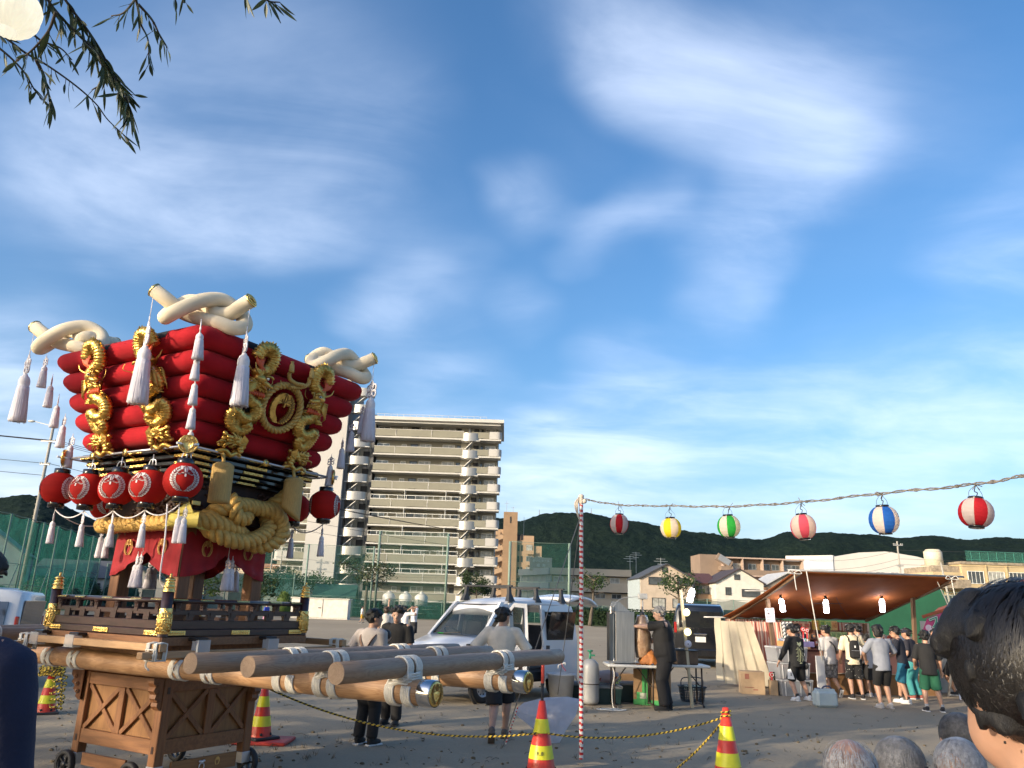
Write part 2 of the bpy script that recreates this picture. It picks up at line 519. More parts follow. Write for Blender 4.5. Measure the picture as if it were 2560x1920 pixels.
def gable_house(name, label, x, y, w, d, h, rh, rz, wallc, roofc, wins, ridge='y', over=.35, cat='house', extra=None, dy=None):
 t = thing(name, label, cat, (x, y, 0), rz)
 mw = mat('wall_%02d%02d%02d' % tuple(int(q*99) for q in wallc), wallc, .85, 0, .09, .8, .15, 4)
 mr_ = mat('roof_%02d%02d%02d' % tuple(int(q*99) for q in roofc), roofc, .7, 0, .15, 1.5, .4, 3, stretch=(1, 6, 1))
 b = MB()
 if ridge == 'y':
  b.prism([(-w/2, 0), (w/2, 0), (w/2, h), (0, h+rh), (-w/2, h)], (0, d/2, 0), (1, 0, 0), (0, 0, 1), d)
 else:
  b.prism([(-d/2, 0), (d/2, 0), (d/2, h), (0, h+rh), (-d/2, h)], (-w/2, 0, 0), (0, 1, 0), (0, 0, 1), w)
 b.build('wall', mw, t)
 r = MB(); L = w if ridge == 'y' else d
 sl = math.hypot(L/2, rh); ang = math.atan2(rh, L/2); e = sl+over
 for sg in (-1, 1):
  cxy = sg*(math.cos(ang)*e/2); cz = h+rh-math.sin(ang)*e/2+.09
  if ridge == 'y': r.box((cxy, 0, cz), (e, d+2*over, .16), (0, sg*ang, 0))
  else: r.box((0, cxy, cz), (w+2*over, e, .16), (-sg*ang, 0, 0))
 r.build('roof', mr_, t)
 for wx, wz, ww, wh, *o in wins:
  fr = o[0] if o else M_dframe; pa = o[1] if len(o) > 1 else M_pane
  side = o[2] if len(o) > 2 else 'f'
  if side == 'f': window(t, (wx, -d/2, wz), ww, wh, fr, pa)
  else: window(t, (-w/2, wx, wz), ww, wh, fr, pa, -PI/2)
 return t
M_bark = mat('bark', (.105, .085, .065), .95, 0, .3, 8, .7, 25, stretch=(1, 1, .25))
def leafmat(name, c, c2): return mat(name, c, .6, 0, .3, 1.1, 0, col2=c2, transl=.25, spec=.3)
M_leaf1 = leafmat('leaf_mid', (.050, .088, .026), (.026, .050, .018))
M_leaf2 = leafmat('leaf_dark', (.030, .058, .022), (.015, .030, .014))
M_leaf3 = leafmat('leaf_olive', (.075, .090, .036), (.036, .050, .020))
M_leaf4 = leafmat('leaf_bright', (.13, .19, .035), (.07, .11, .025))
def cards(mb, c, rr, n, ls, r, squash=1.0, hollow=.35):
 for i in range(n):
  a = V((r.gauss(0, 1), r.gauss(0, 1), r.gauss(0, 1))).normalized()
  q = c+V((a.x*rr, a.y*rr, a.z*rr*squash))*(hollow+(1-hollow)*r.random()**.6)
  u = V((r.gauss(0, 1), r.gauss(0, 1), r.gauss(0, .6))).normalized()
  v = u.orthogonal().normalized(); v.rotate(Quaternion(u, r.uniform(0, 6.3)))
  s = ls*r.uniform(.6, 1.35); w = s*r.uniform(.35, .6)
  mb.add([q-u*s*.5, q+v*w*.5, q+u*s*.5, q-v*w*.5], [(0, 1, 2, 3)])
def tree(name, label, x, y, h, cr, leaf, seed, n=900, ls=.3, trunkh=.42, tr=.16, spread=1.0, group=None, clump=.38, nb=9, z0=0.0, bare=0.0, cat='tree', squash=.8):
 r = random.Random(seed)
 t = thing(name, label, cat, (x, y, z0), 0, group)
 b = MB(); c = MB(); th = h*trunkh
 lean = V((r.uniform(-.06, .06), r.uniform(-.06, .06), 0))*h
 p = [V((0, 0, 0)), V((lean.x*.3, lean.y*.3, th*.5)), V((lean.x*.7, lean.y*.7, th)), V((lean.x, lean.y, h*.72))]
 b.tube(spline(p, 4), [tr*(1.3-.9*i/12) for i in range(13)], 8)
 ends = []
 for i in range(nb):
  a = 2*PI*i/nb+r.uniform(-.4, .4)
  s = p[1].lerp(p[3], r.uniform(.42, .95))
  L = cr*r.uniform(.55, 1.0)*spread
  e = s+V((math.cos(a)*L, math.sin(a)*L, r.uniform(.15, .6)*L+h*.03))
  m = s.lerp(e, .5)+V((r.uniform(-.1, .1)*L, r.uniform(-.1, .1)*L, .08*L))
  b.tube(spline([s, m, e], 3), [tr*.5*(1-.8*k/6) for k in range(7)], 6)
  ends += [m.lerp(e, .5), e, e+V((r.uniform(-.3, .3), r.uniform(-.3, .3), r.uniform(.0, .35)))*cr*.5]
 ends.append(p[3]+V((0, 0, h*.14)))
 ends.append(p[3]+V((0, 0, h*.04)))
 r.shuffle(ends)
 ends = ends[:max(3, int(len(ends)*(1-bare)))]
 per = max(6, n//len(ends))
 for e in ends:
  k = r.uniform(.7, 1.25)
  cards(c, e, cr*clump*k, per, ls, r, squash, .2)
 b.build('trunk', M_bark, t); c.build('crown', leaf, t)
 return t
# -- the big apartment block beyond the field
M_apt = mat('apartment_wall', (.36, .345, .29), .85, 0, .05, .4)
M_fin = mat('pale_wall', (.47, .455, .43), .85, 0, .05, .15)
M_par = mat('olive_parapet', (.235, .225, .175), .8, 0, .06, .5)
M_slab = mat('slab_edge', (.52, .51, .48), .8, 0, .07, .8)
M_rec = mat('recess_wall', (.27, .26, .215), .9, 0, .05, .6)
M_met = mat('metal_cladding', (.40, .39, .365), .42, .6, .10, .5, stretch=(6, 6, .1))
M_dark = mat('dark_opening', (.022, .022, .024), .6, 0, .2)
M_rail = mat('white_rail', (.66, .66, .62), .5, 0, .05)
apt = thing('apartment_block', 'tall grey-green apartment block with balconies and curved metal stair bays', 'building', (-12, 125, 0))
FL = 2.86
def fz(k): return 2.42+FL*(k-1)          # floor level of storey k
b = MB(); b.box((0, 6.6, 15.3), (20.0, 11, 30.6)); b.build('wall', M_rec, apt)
b = MB(); b.box((.1, 5.2, 31.0), (21.6, 14.6, .55)); b.box((.1, 5.2, 30.55), (20.6, 13.6, .4))
for i in range(18): b.bar((-9.8+i*1.05, -1.6, 31.25), (-9.8+i*1.05, -1.6, 31.75), .04, .04)
b.bar((-10, -1.6, 31.75), (8, -1.6, 31.75), .05, .05)
b.build('roof', M_slab, apt)
for k in range(1, 11):
 z = fz(k)
 s = MB(); s.box((-2.9, 0, z-.12), (14.6, 2.3, .24)); s.box((8.1, 0, z-.12), (4.9, 2.3, .24)); s.build('balcony_slab', M_slab, apt)
 for xa, xb in ((-10.1, -6.7), (-6.6, -.9), (-.8, 4.35)):
  q = MB(); q.box(((xa+xb)/2, -1.2, z+.60), (xb-xa-.08, .12, 1.06));
  o = q.build('balcony_panel', M_par, apt)
  q = MB(); q.box(((xa+xb)/2, -1.2, z+1.16), (xb-xa, .18, .07)); q.box((xb-.02, -1.2, z+.6), (.07, .17, 1.06)); q.build('balcony_cap', M_slab, o)
 q = MB(); q.box((7.1, -1.2, z+.58), (2.9, .12, 1.0)); q.build('balcony_panel', M_par, apt)
 q = MB(); pts = [(8.6, -1.26), (9.6, -1.28)]+[(9.9+.75*math.sin(a), -.52-.75*math.cos(a)) for a in np.linspace(0, PI/2, 6)]+[(10.65, .9)]
 q.loft([[V((x, y, z+.02)) for x, y in pts], [V((x, y, z+1.22)) for x, y in pts]], cap=False, closed=False)
 q.build('corner_balcony', M_fin, apt)
 if 2 <= k <= 6:
  q = MB()
  for x in np.arange(-10, 4.3, 1.43): q.box((x, -1.2, z+1.5), (.06, .06, .62))
  q.box((-2.85, -1.2, z+1.83), (14.4, .08, .08)); q.box((-2.85, -1.2, z+1.22), (14.4, .06, .05))
  for x in (-4.6, 2.0): q.box((x, -.5, z+1.75), (.07, 1.4, 1.9))
  q.build('railing', M_rail, apt)
 for i, (x, w_, h_, fr, pa, m_) in enumerate(((-9.0, 2.0, 1.0, M_alu, M_pane, 1), (-5.55, .8, .95, M_wframe, M_pane2, 0), (-3.85, 1.25, 1.75, M_dframe, M_pane, 1), (-2.0, 1.9, 1.2, M_wframe, M_pane2, 1), (1.85, 2.0, 1.2, M_wframe, M_pane2, 1), (3.75, 1.2, 1.75, M_dframe, M_pane, 1), (6.9, 1.3, 1.7, M_dframe, M_pane, 1), (8.75, 1.7, 1.2, M_wframe, M_pane2, 1))):
  window(apt, (x, 1.1, z+(1.55 if h_ < 1.4 else 1.2)), w_, h_, fr, pa, 0, m_)
def bay(xc, rr, k0, k1, off, front, nm):
 b = MB(); b.box((xc, 1.2, 15.5), (rr*2.1, 1.0, 31)); b.build('stair_recess', M_apt, apt)
 b = MB(); b.box((xc-rr*.2, .5, 15.6), (.35, .35, 30.6)); b.box((xc+rr*.5, .62, 15.6), (.5, .25, 30.0)); b.build('stair_pillar', M_met, apt)
 for k in range(k0, k1):
  z = 2.6+FL*(k-1)+off
  q = MB()
  ang = np.linspace(-PI*.46, PI*.46, 15)
  ring = [V((xc+rr*math.sin(a)*1.02, front+.9-1.15*math.cos(a), 0)) for a in ang]
  q.loft([[p+V((0, 0, z)) for p in ring], [p+V((0, 0, z+1.35)) for p in ring]], cap=False, closed=False)
  o = q.build('curved_balcony', M_met, apt)
  q = MB(); q.box((xc, front+.7, z+.06), (rr*1.9, 1.5, .12)); q.bar((xc-rr*.6, front+.9, z-1.4), (xc+rr*.3, front+.5, z), .9, .12); q.build('stair_flight', M_slab, o)
  q = MB(); q.box((xc+rr*.55, .52, z+2.05), (rr*.55, .1, 1.0)); q.build('opening', M_dark, o)
bay(5.55, 1.55, 0, 10, 2.2, -1.4, 'r')
bay(-12.6, 1.9, 0, 13, .6, -1.6, 'l')
b = MB(); b.box((-14.35, 3.0, 18), (.5, 9, 36)); b.box((-10.55, 2.2, 16), (.42, 4, 32)); b.build('dark_column', mat('grey_column', (.13, .13, .13), .7), apt)
b = MB(); b.box((-17.0, 2.2, 18.6), (4.9, 9, 37.2)); b.build('fin_wall', M_fin, apt)
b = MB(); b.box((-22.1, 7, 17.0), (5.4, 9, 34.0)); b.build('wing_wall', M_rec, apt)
for k in range(0, 12):
 z = fz(k)-.1
 s = MB(); s.box((-22.0, .9, z-.1), (5.6, 2.4, .22)); s.build('balcony_slab', M_slab, apt)
 q = MB(); q.box((-20.9, -.2, z+.6), (2.9, .12, 1.06)); q.build('balcony_panel', M_par, apt)
 q = MB(); pts = [(-22.3, -.26), (-23.7, -.26)]+[(-24.0-.75*math.sin(a), .5-.76*math.cos(a)) for a in np.linspace(0, PI/2, 6)]+[(-24.75, 1.8)]
 q.loft([[V((x, y, z+.02)) for x, y in pts], [V((x, y, z+1.2)) for x, y in pts]], cap=False, closed=False); q.build('corner_balcony', M_fin, apt)
 if k <= 6:
  q = MB()
  for x in np.arange(-24.6, -19.4, 1.05): q.box((x, -.2, z+1.5), (.06, .06, .62))
  q.box((-22, -.2, z+1.82), (5.3, .08, .07)); q.build('railing', M_rail, apt)
 window(apt, (-21.3, 2.5, z+1.5), 1.9, 1.2, M_wframe, M_pane2); window(apt, (-23.4, 2.5, z+1.2), 1.4, 1.8, M_dframe, M_pane)
 window(apt, (-19.9, 2.5, z+1.3), .9, 1.3, M_dframe, M_pane)
for px, py, hh in ((878, 930, 4.2), (880, 905, 1.5)):
 b = MB(); q = AT(px, 1004, 127); b.bar((q.x+12, 3, 36.5), (q.x+12, 3, 36.5+hh), .10, .10); b.build('antenna', M_met, apt)
for x in (-9.5, -6, 1.5, 7): window(apt, (x, 1.1, 1.25), 1.9, 1.3, M_alu, M_pane)
M_brn = mat('brown_tile', (.265, .175, .105), .85, 0, .08, .5)
M_brn2 = mat('tan_tile', (.36, .25, .16), .85, 0, .06, .5)
ba = thing('brown_apartment', 'stepped brown tiled apartment building with open stair tower behind the pale hall', 'building', (4.0, 200, 0))
b = MB(); b.box((-3.2, 3, 12.8), (3.6, 6, 25.6)); b.build('stair_tower', M_brn, ba)
b = MB(); b.box((-7.4, 5, 11), (5, 7, 20.5)); b.box((.7, 5, 9.8), (4.5, 8, 20.0)); b.box((3.8, 5.5, 8.6), (2.4, 8, 17.4)); b.box((6.0, 6, 6.9), (2.6, 8, 13.9)); b.build('wall', M_brn2, ba)
for k in range(7):
 z = 1.3+2.75*k
 q = MB(); q.bar((-9.6, .3, z), (-5.0, .3, z+1.6), .2, 1.15); q.box((-7.3, 1.3, z+2.4), (3.2, .1, .9)); q.build('stair_parapet', M_brn2, ba)
 q = MB(); q.box((-6.0, 1.38, z+1.9), (1.6, .12, .9)); q.build('opening', M_dark, ba)
 for x, zz in ((-.9, 20), (-.1, 20)):
  if z+1.5 < zz: window(ba, (x, 1.0, z+1.6), .45, 1.5, M_dframe, M_dark, 0, 0)
 for x, zz in ((1.8, 18.2), (4.3, 15.5), (6.3, 12)):
  if z+1.6 < zz:
   window(ba, (x, .95 if x < 3 else 1.45, z+1.7), 1.5, 1.4, M_alu, M_pane2 if k % 2 else M_pane)
   q = MB(); q.box((x, .3, z+.55), (2.3, .15, .95)); q.build('balcony_panel', M_brn2, ba)
b = MB(); b.box((-3.2, -.05, 23.6), (.35, .1, 1.6)); b.build('slit_window', M_dark, ba)
for x, z, h_ in ((-4.3, 25.6, 3.2), (-2.6, 25.6, 1.8), (.3, 19.8, 5)):
 b = MB(); b.bar((x, 3, z), (x, 3, z+h_), .09, .09); b.bar((x-.6, 3, z+h_*.8), (x+.6, 3, z+h_*.8), .06, .06); b.build('antenna', M_met, ba)
M_crm = mat('cream_wall', (.50, .42, .31), .85, 0, .06, .3)
M_gry = mat('grey_wall', (.38, .385, .37), .85, 0, .06, .4)
ch = thing('cream_hall', 'long cream two-storey hall with long balconies and a lettered sign box on its roof', 'building', (16.05, 150, 0))
b = MB(); b.box((0, 6, 4.6), (15.1, 10, 9.2)); b.build('wall', M_crm, ch)
for z0, z1 in ((8.15, 9.4), (5.2, 6.85), (2.3, 3.9)):
 b = MB(); b.box((0, .4, (z0+z1)/2), (15.3, 1.3, z1-z0)); b.build('balcony_panel', M_crm, ch)
b = MB(); b.box((0, .9, 8.1), (15, .5, .12)); b.box((0, .9, 5.12), (15, .5, .15)); b.box((0, .9, 1.9), (15, .5, .7)); b.build('eave_shadow_gap', M_dark, ch)  # dark strips paint in the shade under fascia and balcony bands
for x in (-6.0, -3.6, 1.6, 4.7):
 window(ch, (x, .98, 7.35), 1.8, 1.0, M_alu, M_pane2 if x > 3 or x < -5 else M_pane); window(ch, (x+.3, .98, 4.5), 1.9, .9, M_alu, M_pane if x > 0 else M_pane2)
sd = V((-.48, .876, 0))
for z0, z1, nm in ((8.15, 9.35, 'side_band'), (5.2, 6.8, 'side_band'), (0, 3.9, 'side_band')):
 b = MB(); b.prism([(0, z0), (11.6, z0), (11.6, z1), (0, z1)], (-7.65, .0, 0), sd, (0, 0, 1), -.35); b.build(nm, M_gry, ch)
b = MB(); b.prism([(0, 0), (11.6, 0), (11.6, 9.0), (0, 9.0)], (-7.3, .6, 0), sd, (0, 0, 1), -.3); b.build('side_wall', M_gry, ch)
for k in range(5):
 q = V((-7.75, -.1, 0))+sd*(1.2+2.3*k); b = MB(); b.box((q.x, q.y, 4.6), (.14, .14, 9.2)); b.build('side_post', M_gry, ch)
 q = V((-7.45, .5, 7.4))+sd*(2.2+2.3*k); window(ch, q, 1.5, 1.1, M_dframe, M_pane, math.atan2(sd.y, sd.x)+PI, 0)
sb = MB(); sb.box((-9.2, 6.2, 10.3), (4.3, 2.4, 2.4)); sb.box((-9.2, 4.97, 10.85), (4.0, .06, .7)); o = sb.build('sign_box', mat('sign_box', (.45, .41, .33), .8), ch)
for txt, z, s_ in (('あいむホール', 10.85, .56), ('福  寿', 9.95, .72)):
 me = text_mesh(txt, s_, .02); me.materials.append(mat('sign_white', (.72, .72, .66), .6)); link('lettering', me, o, loc=(-9.2, 4.92, z), rot=(PI/2, 0, 0))
gable_house('gabled_house', 'beige gabled house with pale blue side wall beside the cream hall', 25.2, 130, 8.4, 9, 7.0, 2.2, .06, (.47, .385, .30), (.06, .065, .075),
   [(-1.5, 6.6, 2.9, 1.2), (2.6, 6.6, 2.0, 1.2), (-.3, 8.35, .9, .8), (-1.4, 3.3, 2.1, 1.5, M_dframe, M_pane2), (1.8, 3.3, 2.0, 1.4, M_dframe, M_pane2), (-3.2, .9, .8, 1.0), (-2.4, 6.4, 1.3, 1.2, M_dframe, M_pane, 's'), (-2.4, 3.2, 1.2, .9, M_dframe, M_pane, 's')])
b = MB(); b.box((0, 0, 0), (.12, 8.6, 6.6)); o = b.build('side_cladding', mat('blue_cladding', (.36, .42, .45), .7, 0, .1, 1, .3, 3, stretch=(1, 1, 6)), bpy.data.objects['gabled_house'], loc=(-4.27, .1, 3.5));
gable_house('gabled_house', 'narrow brown house with a dark red roof and small balconies beside the white house', 31.8, 133, 4.0, 8, 6.6, 1.6, .05, (.20, .15, .115), (.10, .045, .04),
   [(.2, 5.6, 2.2, 1.3), (.2, 2.6, 2.2, 1.3)], ridge='x')
o = bpy.data.objects['gabled_house.001']
for z in (4.3, 1.3):
 b = MB(); b.box((.3, -4.6, z), (3.0, 1.0, 1.1)); b.build('balcony', mat('wood_balcony', (.27, .17, .10), .8), o)
gable_house('gabled_house', 'white gabled house with a dark verge and four storeys of small windows', 36.8, 130, 7.6, 9, 6.7, 2.1, .04, (.60, .58, .52), (.055, .04, .04),
   [(-.4, 7.6, .9, .85), (-1.9, 5.4, .9, 1.2), (1.7, 5.2, 2.9, 1.2), (-1.7, 1.7, 2.2, 1.7), (2.3, 1.7, 2.5, 1.3)])
b = MB(); b.box((-.6, -4.95, .2), (4.2, .9, 1.2)); b.build('balcony', mat('cream_balcony', (.52, .50, .42), .8), bpy.data.objects['gabled_house.002'])
gable_house('gabled_house', 'grey-brown gabled house with a silver roof edge half hidden by the orange awning', 45.0, 131, 8.2, 9, 6.4, 2.2, .03, (.205, .175, .145), (.46, .47, .48),
   [(-.6, 7.2, .95, .85), (-2.2, 4.4, 2.0, 1.5, M_dframe, M_pane2), (2.4, 4.6, 2.0, 1.3)])
M_bf = mat('brown_flats', (.255, .185, .135), .85, 0, .06, .4)
M_bft = mat('pinkish_trim', (.46, .34, .27), .8, 0, .05)
bf = thing('brown_flats', 'long brown block of flats with pinkish trim rising behind the gabled houses', 'building', (56, 180, 0), rad(2))
b = MB(); b.box((2.2, 5, 7.1), (18.5, 9, 14.2)); b.box((-9.3, 5, 7.5), (4.6, 8, 15.2)); b.build('wall', M_bf, bf)
for z in (14.4, 10.5, 7.2):
 b = MB(); b.box((2.4, -.3, z), (18.6, 2.0, .3)); b.build('slab_trim', M_bft, bf)
for z in (11.2, 7.6):
 b = MB(); b.box((2.4, -1.2, z), (18.4, .18, 1.2)); b.build('balcony_panel', M_bf, bf)
for x in (-6.8, -2.4, 2.2, 6.8, 11.4):
 b = MB(); b.box((x, -.4, 9), (.22, 1.6, 10.6)); b.build('pier', M_bft, bf)
for x in (-5.6, -3.3, .2, 3.4, 5.6, 8.4, 10.3):
 for z in (12.6, 9.2): window(bf, (x, .45, z), 1.8, 1.3, M_alu, M_pane2 if int(x*3) % 2 else M_pane)
b = MB(); b.box((-6.2, -.2, 12.0), (2.6, 3, .9)); b.bar((-8.5, -1.6, 14.6), (-5.2, -1.6, 12.7), .4, 1.6); b.build('stair_bay', M_bf, bf)
b = MB(); b.bar((-8.0, -1.85, 14.5), (-5.6, -1.85, 13.1), .1, 1.3); b.build('stair_roof', mat('grey_steel', (.36, .37, .38), .5, .5), bf)
gy = thing('gymnasium', 'white gymnasium with shallow arched roof and a row of dark louvres', 'building', (93, 190, 0))
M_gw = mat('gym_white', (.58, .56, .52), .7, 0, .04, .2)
top = [(14.2-28.1*i/18, float(np.interp(14.2-28.1*i/18, (-13.9, -8, -1, 7, 14.2), (16.2, 17.4, 17.9, 16.8, 14.3)))) for i in range(19)]
b = MB(); b.prism([(-13.9, 0), (14.2, 0)]+top, (0, 26, 0), (1, 0, 0), (0, 0, 1), 26); b.build('wall', M_gw, gy)
sd = V((-.51, .86, 0))
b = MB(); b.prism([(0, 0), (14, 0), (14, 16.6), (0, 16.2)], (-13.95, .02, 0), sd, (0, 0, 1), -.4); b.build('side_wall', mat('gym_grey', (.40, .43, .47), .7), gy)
b = MB(); b.bar(V((-14.1, -.2, 16.1)), V((-14.1, -.2, 16.1))+sd*14+V((0, 0, .4)), .5, .9); b.build('roof_edge', M_gw, gy)
for i in range(8):
 q = V((-14.2, -.1, 13.5))+sd*(1.2+1.45*i); b = MB(); b.box(q, (.95, .12, .9), (0, 0, math.atan2(sd.y, sd.x))); b.build('louvre', M_dark, gy)
for x in (-3, .5, 5, 8): window(gy, (x, 0, 12.6), 2.2, .9, M_wframe, M_pane2)
M_sch = mat('school_wall', (.50, .39, .225), .85, 0, .10, .5, .1, 2)
M_stain = mat('stained_parapet', (.28, .23, .17), .9, 0, .3, 2)
SR = rad(1.5)
sc_ = thing('school_building', 'long pale yellow school building with rows of grid windows and a roof tank', 'building', (64.7, 112, 0), SR)
b = MB(); b.box((19, 5, 4.95), (38, 10, 9.9)); b.box((-2.1, 4.6, 4.3), (4.2, 9, 8.6)); b.build('wall', M_sch, sc_)
b = MB(); b.box((19, 5, 10.0), (38.3, 10.3, .35)); b.box((-1.9, 4.5, 9.0), (3.8, 8, .9)); b.build('parapet', M_stain, sc_)
for i in range(10):
 x = 1.9+i*3.0
 for z in (8.0, 4.6, 1.2): window(sc_, (x, 0, z), 2.35, 1.75, M_wframe, M_pane if (i+int(z)) % 3 else M_pane2, 0, 3)
 b = MB(); b.box((x+1.55, -.12, 4.9), (.16, .16, 9.6)); b.build('drain_pipe', M_sch, sc_)
for x in (-2.4,):
 for z in (4.6, 1.2): window(sc_, (x, .1, z), 2.2, 1.75, M_wframe, M_pane, 0, 3)
b = MB(); b.lathe([(0, 0), (1.25, 0), (1.25, 2.1), (.9, 2.45), (0, 2.5)], 18, (-2.2, 3, 9.5)); b.box((-2.2, 3, 9.2), (2.6, 2.6, .9)); o = b.build('water_tank', mat('tank_cream', (.60, .54, .40), .6), sc_)
b = MB()
for i in range(30):
 b.bar((2+i*1.25, .6, 10.2), (2+i*1.25, .6, 11.7), .06, .06)
for z in (10.5, 11.7): b.bar((1.2, .6, z), (38, .6, z), .06, .06)
o = b.build('roof_fence', mat('green_rail', (.05, .20, .16), .6), sc_)
b = MB(); b.add([(1.2, .62, 10.2), (38, .62, 10.2), (38, .62, 11.7), (1.2, .62, 11.7)], [(0, 1, 2, 3)]); b.build('mesh_panel', mat('green_mesh', (.04, .17, .13), .7, alpha=.5), o)
b = MB(); b.box((-2.1, -1.0, 6.4), (4.0, 2, .15)); b.box((-2.1, -1.9, 7.0), (4.0, .06, 1.1)); b.build('landing', M_stain, sc_)
gable_house('gabled_house', 'pale grey house with steep gable seen through the green net, at the left edge', -57.5, 88, 8, 9, 5.6, 2.9, rad(24), (.36, .38, .39), (.14, .15, .17), [(-1.5, 4.4, 1.4, 1.3), (1.6, 4.4, 1.6, 1.2), (-1.6, 1.5, 1.6, 1.8), (2, 1.6, 1.5, 1.4)])
gable_house('gabled_house', 'grey roofed house with white walls behind the green net', -52.0, 99, 9.5, 9, 3.6, 2.0, rad(14), (.50, .49, .46), (.085, .09, .10), [(-2, 2.2, 2.2, 1.6), (1.8, 2.2, 2.0, 1.6)], ridge='x')
gable_house('gabled_house', 'low white gabled house behind the clipped round shrubs', -51.0, 113, 10, 9, 3.2, 2.4, rad(4), (.58, .56, .52), (.13, .12, .12), [(-2, 2, 2.0, 1.4), (2.4, 2, 1.6, 1.2)])
gable_house('gabled_house', 'small dark roofed house far behind the float columns', -44, 120, 9, 8, 3.0, 2.2, rad(-5), (.30, .30, .28), (.06, .065, .075), [(0, 1.8, 2.2, 1.4)], ridge='x')
gable_house('gabled_house', 'cream house with an orange roof edge left of the apartment wing', -40.5, 128, 8.5, 8, 6.6, .6, rad(3), (.52, .42, .31), (.42, .20, .10), [(-2.2, 4.4, 2.4, 1.3), (2.0, 4.4, 1.6, 1.3), (-2.2, 1.6, 2.2, 1.3)], ridge='x')
gable_house('gabled_house', 'low house with green fence and grey walls right of the float', -31.0, 117, 6, 6, 2.6, 1.6, rad(-8), (.34, .37, .34), (.06, .12, .11), [(0, 1.6, 1.8, 1.2)], ridge='x')
r = random.Random(12)
far_words = ['with a brown roof', 'with a slate roof', 'with a pale roof', 'with a rust roof']
for i in range(20):
 x = -120+i*8.5+r.uniform(-2, 2); y = r.uniform(215, 300)
 if -30 < x < 4 and y < 230: continue
 c = r.choice([(.42, .40, .37), (.33, .31, .28), (.50, .45, .38), (.28, .25, .22)]); k = r.randrange(4)
 rc = [(.12, .08, .06), (.09, .095, .11), (.30, .29, .28), (.20, .09, .06)][k]
 t = gable_house('distant_house', 'distant house %s in the town at the foot of the hills' % far_words[k], x, y, r.uniform(7, 11), 9, r.uniform(4.5, 8.0), r.uniform(1.2, 2.4), r.uniform(-.3, .3), c, rc, [(-1.5, 3.4, 1.8, 1.2), (2, 3.4, 1.6, 1.2)], ridge=r.choice('xy'))
 t['group'] = 'distant houses %s' % far_words[k]
# -- nets, poles, wires
M_net = mat('green_net', (.016, .10, .085), .8, 0, .25, 1.2, alpha=.42, transl=.3)
M_net2 = mat('thin_green_net', (.02, .11, .085), .8, 0, .2, 1.2, alpha=.22)
M_gpole = mat('green_pole', (.16, .23, .19), .6, .1, .1)
M_conc = mat('concrete_pole', (.33, .31, .27), .9, 0, .1, 2, .2, 20)
M_wire = mat('wire', (.035, .035, .04), .6)
def net(name, label, pts, h, m, step=4.2, pole=.09, braces=False, slack=0.25):
 t = thing(name, label, 'fence', (pts[0][0], pts[0][1], 0))
 o = V((pts[0][0], pts[0][1], 0))
 P = []
 for a, b in zip(pts[:-1], pts[1:]):
  a, b = V((*a, 0)), V((*b, 0)); n = max(1, round((b-a).length/step))
  P += [a.lerp(b, i/n) for i in range(n)]
 P.append(V((*pts[-1], 0)))
 for q in P:
  b = MB(); b.tube([q-o, q-o+V((0, 0, h))], pole, 8); b.build('post', M_gpole, t)
 for k in range(len(P)-1):
  a, c = P[k]-o, P[k+1]-o
  b = MB(); b.grid(lambda u, v: a.lerp(c, u)+V((0, .04*math.sin(v*9+u*5), v*(h-slack*math.sin(u*PI)))), 4, 6); b.build('net_panel', m, t)
  b = MB(); b.tube(sag(a+V((0, 0, h)), c+V((0, 0, h)), slack*.3, 4), .03, 5)
  for z in (.5, .28): b.tube([a+V((0, 0, h*z)), c+V((0, 0, h*z))], .022, 5)
  if braces and k % 2 == 0: b.tube([a+V((0, .8, 0)), a.lerp(c, .9)+V((0, 0, h*.5))], .05, 6)
  b.build('cable', M_gpole, t)
 return t
net('net_fence', 'tall dark green ball net along the left side of the field', [(-41.2, 60), (-41.8, 66), (-47.0, 92)], 8.0, M_net, 3.6, .08, True)
net('net_fence', 'tall green net fence behind the float columns at the far left corner', [(-46.5, 93), (-36, 103), (-27.5, 104)], 5.2, M_net, 4.0)
net('net_fence', 'low green mesh fence below the apartment block', [(-27, 105), (-2, 106), (16, 107)], 2.4, M_net, 3.0, .05)
net('net_fence', 'very tall thin net on green poles in front of the apartment block', [(AT(950, 1345, 104).x, 104), (AT(1121, 1345, 104).x, 104)], 11.0, M_net2, 20, .16)
net('net_fence', 'tall net on grey poles in front of the apartment wing', [(AT(640, 1368, 103).x, 103), (AT(772, 1372, 103).x, 103), (AT(935, 1383, 103).x, 103)], 8.9, M_net2, 30, .12)
net('net_fence', 'tall backstop net left of the striped pole', [(AT(1276, 1352, 104).x, 104), (AT(1424, 1356, 104).x, 104)], 10.2, M_net2, 20, .18)
net('net_fence', 'green mesh fence in front of the houses behind the grill table', [(22, 100), (42, 101), (62, 103)], 3.6, M_net, 3.4, .06)
net('net_fence', 'rusty wire fence and posts in front of the yellow school', [(44, 88), (58, 89), (80, 90)], 5.0, M_net2, 4, .07)
